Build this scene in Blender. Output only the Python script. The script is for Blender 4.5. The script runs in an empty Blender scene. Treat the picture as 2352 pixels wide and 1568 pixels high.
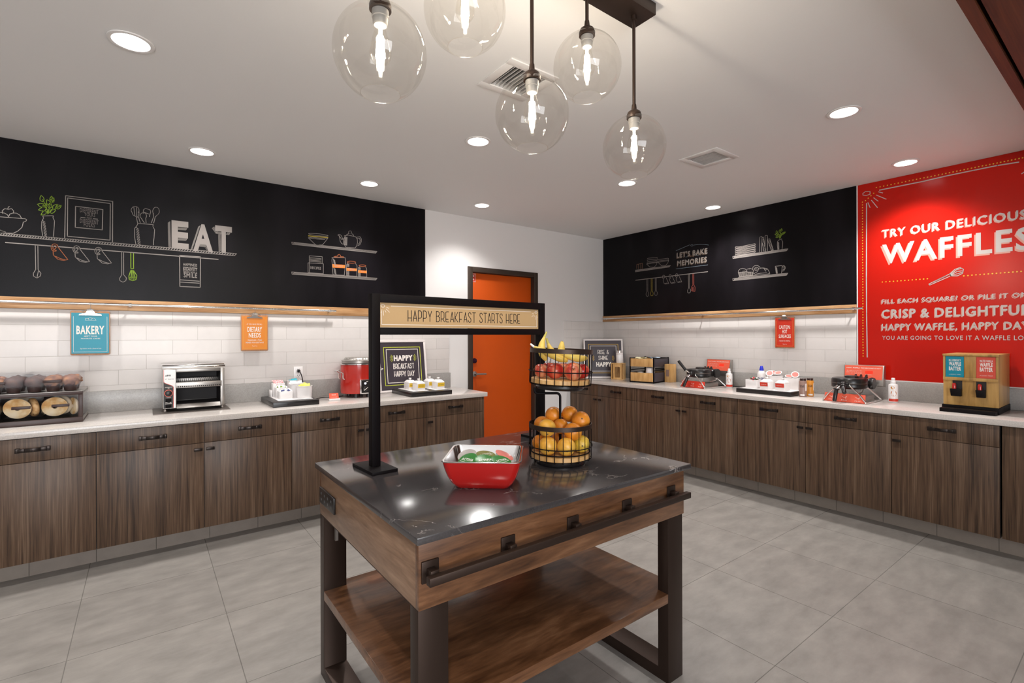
import bpy, bmesh, math, random
from mathutils import Vector, Matrix
R_ = math.radians
scn = bpy.context.scene
col = scn.collection
random.seed(7)

# ------------------------------------------------------------------ camera, world, exposure, lights
V0, U0, H = 4.681, 5.1175, 2.809          # left wall (y), right wall (x), ceiling height
XL, YB = -3.2, -3.4                       # far walls behind the camera
cd = bpy.data.cameras.new('camera'); cam = bpy.data.objects.new('camera', cd); col.objects.link(cam)
cam.location = (0, 0, 1.462)
cam.rotation_euler = (R_(90), R_(0.158), R_(-36.896))
cd.sensor_width = 36; cd.lens = 36*1121/2352
cd.shift_y = -(784-773)/2352
cd.clip_start = .02
scn.camera = cam
w = bpy.data.worlds.new('world'); scn.world = w; w.use_nodes = True
w.node_tree.nodes['Background'].inputs[0].default_value = (.9, .95, 1, 1)
w.node_tree.nodes['Background'].inputs[1].default_value = .3
vs = scn.view_settings
vs.view_transform = 'Standard'; vs.look = 'None'; vs.gamma = 1; vs.use_curve_mapping = False
vs.exposure = 0.55
SPOT_W, BULB_W, FILL_W = 27, 3.2, 125
WARM = (1, .93, .86)
DOWNLIGHTS = [(-.05,2.813),(.329,4.168),(1.571,4.171),(1.834,2.826),(2.757,4.179),(3.384,2.82),(4.745,2.815),(3.364,1.148),(4.733,1.197),
              (-.91,4.168),(-2.15,4.168),(-1.75,2.81),(-.05,.0),(-1.75,1.1),(1.65,-.9),(3.364,-.9),(-.05,-1.7),(4.733,-.6)]
NVIS = 9
def area(name, loc, rot, sx, sy, power, color):
    l = bpy.data.lights.new(name, 'AREA'); l.shape = 'RECTANGLE'; l.size = sx; l.size_y = sy; l.energy = power; l.color = color
    o = bpy.data.objects.new(name, l); col.objects.link(o); o.location = loc; o.rotation_euler = rot
    return o
# added soft fill light behind the camera, set at an invented window
area('added_back_fill', (-.6, YB+.03, 1.45), (R_(90), 0, 0), 3.0, 1.7, FILL_W, (.95, .97, 1))

# ------------------------------------------------------------------ materials
def nodes_of(name):
    m = bpy.data.materials.new(name); m.use_nodes = True
    return m, m.node_tree.nodes, m.node_tree.links, m.node_tree.nodes['Principled BSDF']
def pm(name, c, rough=.5, metal=0, spec=.5, emis=None, es=0, coat=0, bump=0, bscale=60, sss=0, alpha=1):
    m, N, L, b = nodes_of(name)
    b.inputs['Base Color'].default_value = (*c, 1); b.inputs['Roughness'].default_value = rough; b.inputs['Metallic'].default_value = metal
    b.inputs['Specular IOR Level'].default_value = spec
    if coat: b.inputs['Coat Weight'].default_value = coat; b.inputs['Coat Roughness'].default_value = .05
    if emis: b.inputs['Emission Color'].default_value = (*emis, 1); b.inputs['Emission Strength'].default_value = es
    if bump:
        n = N.new('ShaderNodeTexNoise'); n.inputs['Scale'].default_value = bscale; n.inputs['Detail'].default_value = 3
        tc = N.new('ShaderNodeTexCoord'); L.new(tc.outputs['Object'], n.inputs['Vector'])
        bp = N.new('ShaderNodeBump'); bp.inputs['Strength'].default_value = bump; bp.inputs['Distance'].default_value = .002
        L.new(n.outputs['Fac'], bp.inputs['Height']); L.new(bp.outputs['Normal'], b.inputs['Normal'])
    return m
def coords(N, L, scale=(1,1,1), rot=(0,0,0), loc=(0,0,0), world=True):
    if world: g = N.new('ShaderNodeNewGeometry'); src = g.outputs['Position']
    else: g = N.new('ShaderNodeTexCoord'); src = g.outputs['Object']
    mp = N.new('ShaderNodeMapping'); mp.inputs['Scale'].default_value = scale; mp.inputs['Rotation'].default_value = rot; mp.inputs['Location'].default_value = loc
    L.new(src, mp.inputs['Vector']); return mp.outputs['Vector']
def ramp(N, L, fac, stops):
    r = N.new('ShaderNodeValToRGB'); e = r.color_ramp.elements
    while len(e) < len(stops): e.new(.5)
    for k, (p, c) in enumerate(stops): e[k].position = p; e[k].color = (*c, 1)
    L.new(fac, r.inputs['Fac']); return r.outputs['Color']
def wood(name, cols, grain=(14, 14, .7), rough=.45, noise=3.0, coat=0, fine=.35, world=True, spec=.4, sp=.2):
    m, N, L, b = nodes_of(name)
    v = coords(N, L, grain, world=world)
    n = N.new('ShaderNodeTexNoise'); n.inputs['Scale'].default_value = noise; n.inputs['Detail'].default_value = 6; n.inputs['Roughness'].default_value = .6; n.inputs['Distortion'].default_value = .5
    L.new(v, n.inputs['Vector'])
    v2 = coords(N, L, tuple(g*5 for g in grain), world=world)
    n2 = N.new('ShaderNodeTexNoise'); n2.inputs['Scale'].default_value = noise; n2.inputs['Detail'].default_value = 3
    L.new(v2, n2.inputs['Vector'])
    mx = N.new('ShaderNodeMix'); mx.data_type = 'FLOAT'; mx.inputs[0].default_value = fine
    L.new(n.outputs['Fac'], mx.inputs[2]); L.new(n2.outputs['Fac'], mx.inputs[3])
    c = ramp(N, L, mx.outputs[0], [(.5-sp+2*sp*i/(len(cols)-1), q) for i, q in enumerate(cols)])
    L.new(c, b.inputs['Base Color']); b.inputs['Roughness'].default_value = rough; b.inputs['Specular IOR Level'].default_value = spec
    if coat: b.inputs['Coat Weight'].default_value = coat; b.inputs['Coat Roughness'].default_value = .08
    return m
def brick(name, axes, origin, bw, bh, offset, mortar, c1, c2, cm, rough, bump=.4, mott=None, rough_m=.7):
    m, N, L, b = nodes_of(name)
    g = N.new('ShaderNodeNewGeometry'); sp = N.new('ShaderNodeSeparateXYZ'); L.new(g.outputs['Position'], sp.inputs[0])
    cb = N.new('ShaderNodeCombineXYZ')
    for k in range(2):
        s = N.new('ShaderNodeMath'); s.operation = 'SUBTRACT'; s.inputs[1].default_value = origin[k]
        L.new(sp.outputs[axes[k]], s.inputs[0]); L.new(s.outputs[0], cb.inputs[k])
    t = N.new('ShaderNodeTexBrick'); t.offset = offset; t.offset_frequency = 2; t.squash = 1
    t.inputs['Scale'].default_value = 1; t.inputs['Brick Width'].default_value = bw; t.inputs['Row Height'].default_value = bh
    t.inputs['Mortar Size'].default_value = mortar; t.inputs['Mortar Smooth'].default_value = .25; t.inputs['Bias'].default_value = 0
    t.inputs['Color1'].default_value = (*c1, 1); t.inputs['Color2'].default_value = (*c2, 1); t.inputs['Mortar'].default_value = (*cm, 1)
    L.new(cb.outputs[0], t.inputs['Vector'])
    colr = t.outputs['Color']
    if mott:
        n = N.new('ShaderNodeTexNoise'); n.inputs['Scale'].default_value = mott[0]; n.inputs['Detail'].default_value = 8; n.inputs['Roughness'].default_value = .65
        L.new(coords(N, L, mott[2] if len(mott) > 2 else (1, 1, 1)), n.inputs['Vector'])
        rr = ramp(N, L, n.outputs['Fac'], [(.3, (1-mott[1],)*3), (.7, (1,)*3)])
        mx = N.new('ShaderNodeMix'); mx.data_type = 'RGBA'; mx.blend_type = 'MULTIPLY'; mx.inputs[0].default_value = 1
        L.new(colr, mx.inputs[6]); L.new(rr, mx.inputs[7]); colr = mx.outputs[2]
    L.new(colr, b.inputs['Base Color'])
    mr = N.new('ShaderNodeMapRange'); mr.inputs[3].default_value = rough; mr.inputs[4].default_value = rough_m
    L.new(t.outputs['Fac'], mr.inputs[0]); L.new(mr.outputs[0], b.inputs['Roughness'])
    bp = N.new('ShaderNodeBump'); bp.invert = True; bp.inputs['Strength'].default_value = bump; bp.inputs['Distance'].default_value = .003
    L.new(t.outputs['Fac'], bp.inputs['Height']); L.new(bp.outputs['Normal'], b.inputs['Normal'])
    return m
def stone(name, base, dark, light, rough, scale=90, veins=None, coat=0, cloud=2.5):
    m, N, L, b = nodes_of(name)
    v = coords(N, L)
    n = N.new('ShaderNodeTexNoise'); n.inputs['Scale'].default_value = cloud; n.inputs['Detail'].default_value = 10; n.inputs['Roughness'].default_value = .7; L.new(v, n.inputs['Vector'])
    c = ramp(N, L, n.outputs['Fac'], [(.3, dark), (.52, base), (.75, light)])
    n2 = N.new('ShaderNodeTexNoise'); n2.inputs['Scale'].default_value = scale; n2.inputs['Detail'].default_value = 2; L.new(v, n2.inputs['Vector'])
    s = ramp(N, L, n2.outputs['Fac'], [(.35, (.9,)*3), (.65, (1.06,)*3)])
    mx = N.new('ShaderNodeMix'); mx.data_type = 'RGBA'; mx.blend_type = 'MULTIPLY'; mx.inputs[0].default_value = 1
    L.new(c, mx.inputs[6]); L.new(s, mx.inputs[7]); c = mx.outputs[2]
    if veins:
        vd = N.new('ShaderNodeTexNoise'); vd.inputs['Scale'].default_value = veins[1]; vd.inputs['Detail'].default_value = 9; vd.inputs['Roughness'].default_value = .62; vd.inputs['Distortion'].default_value = .6
        L.new(v, vd.inputs['Vector'])
        sb = N.new('ShaderNodeMath'); sb.operation = 'SUBTRACT'; sb.inputs[1].default_value = .5; L.new(vd.outputs['Fac'], sb.inputs[0])
        ab = N.new('ShaderNodeMath'); ab.operation = 'ABSOLUTE'; L.new(sb.outputs[0], ab.inputs[0])
        vm = ramp(N, L, ab.outputs[0], [(0, (1,)*3), (veins[2], (0,)*3)])
        gate = N.new('ShaderNodeTexNoise'); gate.inputs['Scale'].default_value = 5; gate.inputs['Detail'].default_value = 4; L.new(v, gate.inputs['Vector'])
        gr = ramp(N, L, gate.outputs['Fac'], [(.52, (0,)*3), (.64, (1,)*3)])
        mu = N.new('ShaderNodeMix'); mu.data_type = 'RGBA'; mu.blend_type = 'MULTIPLY'; mu.inputs[0].default_value = 1
        L.new(vm, mu.inputs[6]); L.new(gr, mu.inputs[7])
        m3 = N.new('ShaderNodeMix'); m3.data_type = 'RGBA'; L.new(mu.outputs[2], m3.inputs[0]); L.new(c, m3.inputs[6]); m3.inputs[7].default_value = (*veins[0], 1); c = m3.outputs[2]
    L.new(c, b.inputs['Base Color']); b.inputs['Roughness'].default_value = rough
    if coat: b.inputs['IOR'].default_value = coat
    return m
def glass(name, tint=(.97, .97, .96), peak=.5, rough=.02, power=4, base=.03):
    m = bpy.data.materials.new(name); m.use_nodes = True; N = m.node_tree.nodes; L = m.node_tree.links; N.clear()
    o = N.new('ShaderNodeOutputMaterial'); t = N.new('ShaderNodeBsdfTransparent'); t.inputs[0].default_value = (*tint, 1)
    g = N.new('ShaderNodeBsdfGlossy'); g.inputs['Roughness'].default_value = rough; g.inputs[0].default_value = (.95, .95, .95, 1)
    f = N.new('ShaderNodeLayerWeight'); f.inputs[0].default_value = .5
    p = N.new('ShaderNodeMath'); p.operation = 'POWER'; p.inputs[1].default_value = power; L.new(f.outputs['Facing'], p.inputs[0])
    mr = N.new('ShaderNodeMapRange'); mr.inputs[3].default_value = base; mr.inputs[4].default_value = peak; L.new(p.outputs[0], mr.inputs[0])
    mx = N.new('ShaderNodeMixShader')
    L.new(mr.outputs[0], mx.inputs[0]); L.new(t.outputs[0], mx.inputs[1]); L.new(g.outputs[0], mx.inputs[2]); L.new(mx.outputs[0], o.inputs[0])
    return m
M = {}
M['wall'] = pm('wall_paint', (.76, .735, .72), .6, bump=.25, bscale=220)
M['ceiling'] = pm('ceiling_paint', (.76, .745, .735), .7, bump=.12, bscale=160)
M['floor'] = brick('floor_tile', (0, 1), (-.29, 1.033), .63, .649, 0, .0022, (.275, .252, .230), (.295, .272, .248), (.155, .14, .127), .42, .25, (4.5, .33, (1, 2.2, 1)), .8)
M['tileL'] = brick('wall_tile', (0, 2), (.004, 1.111), .332, .1107, .5, .0016, (.74, .70, .675), (.77, .73, .70), (.60, .56, .53), .32, .6, (7, .06))
M['tileR'] = brick('wall_tile_right', (1, 2), (3.24, 1.111), .334, .1107, .5, .0016, (.74, .70, .675), (.77, .73, .70), (.60, .56, .53), .32, .6, (7, .06))
M['kickL'] = brick('kick_tile_left', (0, 2), (.056, -.4), .316, .9, 0, .002, (.27, .225, .19), (.29, .245, .205), (.09, .075, .06), .5, .3, (6, .2))
M['kickR'] = brick('kick_tile_right', (1, 2), (2.94, -.4), .325, .9, 0, .002, (.27, .225, .19), (.29, .245, .205), (.09, .075, .06), .5, .3, (6, .2))
M['cab'] = wood('cabinet_laminate', [(.026, .013, .0065), (.066, .036, .020), (.094, .053, .030), (.140, .088, .055)], (15, 15, .3), .42, 3.2, fine=.42, sp=.13)
M['walnut'] = wood('walnut', [(.024, .008, .003), (.082, .033, .013), (.145, .063, .027), (.23, .113, .054)], (1.1, 6, 9), .33, 2.6, coat=.25, fine=.25)
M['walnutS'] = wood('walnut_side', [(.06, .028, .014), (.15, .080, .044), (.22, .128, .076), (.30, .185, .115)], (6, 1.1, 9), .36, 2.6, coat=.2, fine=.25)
M['oak'] = wood('oak_strip', [(.26, .115, .04), (.43, .22, .09), (.58, .34, .165), (.66, .42, .22)], (1.0, 1.0, 16), .4, 2.2, fine=.3)
M['oakbox'] = wood('light_wood', [(.34, .17, .055), (.52, .29, .10), (.62, .37, .15), (.68, .43, .19)], (8, 8, 1.2), .42, 2.0, fine=.25)
M['disp'] = wood('dispenser_wood', [(.13, .075, .03), (.38, .21, .06), (.52, .31, .10), (.60, .39, .145)], (7, 7, .6), .35, 1.8, fine=.2)
M['soffit'] = wood('soffit_wood', [(.016, .004, .002), (.05, .013, .006), (.085, .024, .009), (.13, .042, .014)], (.5, 18, 18), .4, 2.0, fine=.3)
M['clipwood'] = wood('clipboard_wood', [(.33, .16, .08), (.42, .22, .12), (.48, .27, .16)], (6, 6, 1), .55, 3)
M['quartz'] = stone('light_quartz', (.56, .515, .48), (.50, .46, .425), (.60, .56, .525), .16, 160)
M['splash'] = stone('grey_stone', (.33, .315, .30), (.29, .275, .26), (.38, .365, .35), .3, 120)
M['dark_quartz'] = stone('dark_quartz', (.040, .036, .038), (.032, .029, .030), (.050, .046, .047), .15, 200, ((.42, .38, .36), 2.6, .006), coat=1.8)
M['bronze'] = pm('dark_bronze', (.045, .028, .021), .42, .7)
M['bronze_soft'] = pm('bronze_frame', (.055, .038, .028), .5, .4)
M['handle'] = pm('handle_bronze', (.035, .027, .024), .3, .8)
M['black'] = pm('black_metal', (.005, .0035, .004), .5, 0, spec=.12)
M['blackplastic'] = pm('black_plastic', (.012, .010, .010), .3)
M['chrome'] = pm('chrome', (.82, .81, .80), .12, 1)
M['steel'] = pm('stainless', (.40, .375, .35), .36, 1)
M['steel_dark'] = pm('dark_steel', (.20, .17, .15), .4, .9)
M['white'] = pm('white_plastic', (.80, .77, .76), .3)
M['whitemetal'] = pm('white_enamel', (.74, .71, .69), .45)
M['chalkwhite'] = pm('chalk_white', (.26, .23, .21), .9)
M['chalkdim'] = pm('chalk_dim', (.20, .11, .065), .9)
M['chalkgreen'] = pm('chalk_green', (.22, .34, .03), .9)
M['chalkorange'] = pm('chalk_orange', (.34, .10, .035), .9)
M['chalkyellow'] = pm('chalk_yellow', (.38, .29, .04), .9)
M['chalkred'] = pm('chalk_red', (.24, .05, .035), .9)
M['chalkblue'] = pm('chalk_blue', (.20, .25, .29), .9)
M['bandorange'] = pm('band_orange', (.72, .19, .015), .8)
M['muralwhite'] = pm('mural_white', (.52, .47, .44), .4)
M['muralpink'] = pm('mural_shade', (.62, .30, .24), .3)
M['muralyellow'] = pm('mural_yellow', (.80, .50, .03), .3)
M['red_mural'] = pm('red_mural', (.50, .010, .004), .22, spec=.25)
M['orange_door'] = pm('orange_paint', (.56, .075, .003), .5, spec=.3)
M['red_enamel'] = pm('red_enamel', (.42, .010, .008), .12, coat=.6)
M['kettle_red'] = pm('kettle_red', (.45, .018, .010), .22, coat=.4)
M['teal'] = pm('teal_card', (.0, .26, .36), .4)
M['orange_card'] = pm('orange_card', (.72, .225, .015), .4)
M['red_card'] = pm('red_card', (.62, .035, .015), .4)
M['coral'] = pm('coral_card', (.80, .12, .065), .35)
M['yellow_tag'] = pm('yellow_tag', (.80, .52, .04), .4)
M['cream'] = pm('cream_ink', (.86, .80, .74), .5)
M['kraft'] = pm('kraft_paper', (.50, .33, .16), .6, bump=.1, bscale=300)
M['ink'] = pm('black_ink', (.012, .008, .008), .6)
M['slate'] = pm('slate_print', (.045, .035, .045), .4)
M['lime'] = pm('lime_ink', (.56, .62, .05), .5)
M['gold_ink'] = pm('gold_ink', (.70, .42, .05), .5)
M['frame_white'] = pm('white_frame', (.76, .70, .68), .35)
M['glass'] = glass('globe_glass', (.94, .932, .915), .45, .03, 5, .035)
M['bulbglass'] = glass('bulb_glass', (.98, .97, .95), .4, .03, 4, .03)
M['acrylic'] = glass('clear_acrylic', (.985, .985, .99), .30, .04, 6, .004)
M['filament'] = pm('filament', (1, .9, .7), .5, emis=(1, .93, .80), es=38)
M['glow'] = pm('lamp_glow', (1, 1, 1), .5, emis=(1, .985, .96), es=16)
M['lens'] = pm('lamp_lens', (1, 1, 1), .5, emis=(1, .985, .97), es=7)
M['porcelain'] = pm('lamp_holder', (.22, .21, .20), .5)
M['banana'] = None
M['dark_brown'] = pm('dark_brown', (.035, .012, .008), .4)
M['bluecap'] = pm('blue_cap', (.015, .03, .55), .35)
M['blue'] = pm('blue_print', (.0, .09, .36), .5)
M['navy'] = pm('navy_print', (.02, .03, .16), .5)
M['syrup'] = pm('amber_print', (.50, .14, .02), .4)
M['cinnamon'] = pm('cinnamon_contents', (.27, .17, .14), .35)
M['amber'] = pm('amber_contents', (.62, .25, .035), .3)
M['green_lid'] = pm('green_lid', (.025, .19, .03), .3)
M['olive_lid'] = pm('olive_lid', (.22, .24, .06), .3)
M['pink_lid'] = pm('pink_lid', (.75, .22, .19), .3)
M['foil'] = pm('foil_lid', (.70, .66, .66), .3, .5)
M['screen'] = pm('indicator_light', (.8, .8, 1), .3, emis=(.75, .75, 1), es=2.5)
M['grey_slot'] = pm('grey_plastic', (.09, .085, .085), .4)
M['crisp_white'] = pm('white_packet', (.82, .80, .80), .45)
def chalkboard_mat():
    m, N, L, b = nodes_of('chalkboard_surface')
    v = coords(N, L, (1.6, 1.6, .45))
    n = N.new('ShaderNodeTexNoise'); n.inputs['Scale'].default_value = 1.6; n.inputs['Detail'].default_value = 5; L.new(v, n.inputs['Vector'])
    c = ramp(N, L, n.outputs['Fac'], [(.45, (.0035, .0028, .0035)), (.75, (.012, .010, .0125))])
    L.new(c, b.inputs['Base Color']); b.inputs['Roughness'].default_value = .33; b.inputs['Specular IOR Level'].default_value = .14
    n2 = N.new('ShaderNodeTexNoise'); n2.inputs['Scale'].default_value = 260; L.new(coords(N, L), n2.inputs['Vector'])
    bp = N.new('ShaderNodeBump'); bp.inputs['Strength'].default_value = .25; bp.inputs['Distance'].default_value = .001; L.new(n2.outputs['Fac'], bp.inputs['Height']); L.new(bp.outputs['Normal'], b.inputs['Normal'])
    return m
M['board'] = chalkboard_mat()
def fruit(name, cols, scale, rough=.4, stretch=(1, 1, 1), bump=0, bs=140, spec=.5):
    m, N, L, b = nodes_of(name)
    n = N.new('ShaderNodeTexNoise'); n.inputs['Scale'].default_value = scale; n.inputs['Detail'].default_value = 5
    L.new(coords(N, L, stretch, world=False), n.inputs['Vector'])
    L.new(ramp(N, L, n.outputs['Fac'], [(.3+.42*i/(len(cols)-1), q) for i, q in enumerate(cols)]), b.inputs['Base Color'])
    b.inputs['Roughness'].default_value = rough; b.inputs['Specular IOR Level'].default_value = spec
    if bump:
        n2 = N.new('ShaderNodeTexNoise'); n2.inputs['Scale'].default_value = bs; L.new(coords(N, L, world=False), n2.inputs['Vector'])
        bp = N.new('ShaderNodeBump'); bp.inputs['Strength'].default_value = bump; bp.inputs['Distance'].default_value = .002; L.new(n2.outputs['Fac'], bp.inputs['Height']); L.new(bp.outputs['Normal'], b.inputs['Normal'])
    return m
M['orange'] = fruit('orange_peel', [(.62, .17, .01), (.72, .24, .015), (.76, .30, .03)], 14, .38, bump=.35)
M['orange2'] = fruit('pale_orange_peel', [(.68, .30, .02), (.74, .38, .05), (.74, .45, .08)], 14, .38, bump=.35)
M['lemony'] = fruit('yellow_peel', [(.60, .38, .02), (.72, .46, .05), (.68, .50, .08)], 14, .4, bump=.35)
M['apple'] = fruit('apple_skin', [(.30, .006, .010), (.40, .018, .014), (.52, .10, .05), (.60, .28, .12)], 9, .22, (2.2, 2.2, .5))
M['apple2'] = fruit('apple_skin_mottled', [(.36, .012, .012), (.50, .06, .035), (.60, .22, .11), (.62, .38, .18)], 10, .22, (2.2, 2.2, .5))
M['banana'] = fruit('banana_skin', [(.62, .38, .05), (.72, .50, .10), (.66, .52, .12)], 9, .45)
M['banana_green'] = fruit('banana_stem', [(.40, .36, .06), (.55, .48, .12)], 9, .5)
M['stem'] = pm('brown_stem', (.13, .09, .05), .7)
M['bagel'] = fruit('bagel_crust', [(.36, .16, .05), (.55, .30, .12), (.66, .42, .20)], 22, .55)
M['bagel_cut'] = fruit('bagel_crumb', [(.40, .16, .035), (.62, .36, .13), (.78, .62, .38), (.82, .70, .50)], 13, .7)
M['bagel_white'] = fruit('bagel_floured', [(.70, .58, .42), (.78, .68, .54)], 20, .7)
M['raisin_bagel'] = fruit('raisin_crust', [(.06, .02, .01), (.55, .30, .11), (.66, .41, .19), (.70, .46, .22)], 50, .5)
M['muffin'] = fruit('muffin_top', [(.05, .018, .012), (.15, .055, .03), (.30, .12, .05), (.48, .22, .08)], 26, .55, bump=.6, bs=60)
M['choc'] = fruit('chocolate_muffin_top', [(.03, .012, .010), (.07, .03, .024), (.13, .06, .04)], 26, .5, bump=.6, bs=60)
def check_mat():
    m, N, L, b = nodes_of('red_gingham'); t = N.new('ShaderNodeTexChecker'); t.inputs['Scale'].default_value = 190
    t.inputs['Color1'].default_value = (.72, .02, .03, 1); t.inputs['Color2'].default_value = (.85, .8, .8, 1)
    L.new(coords(N, L, rot=(.4, .5, .78), world=False), t.inputs['Vector']); L.new(t.outputs['Color'], b.inputs['Base Color']); b.inputs['Roughness'].default_value = .5
    return m
M['gingham'] = check_mat()

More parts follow.
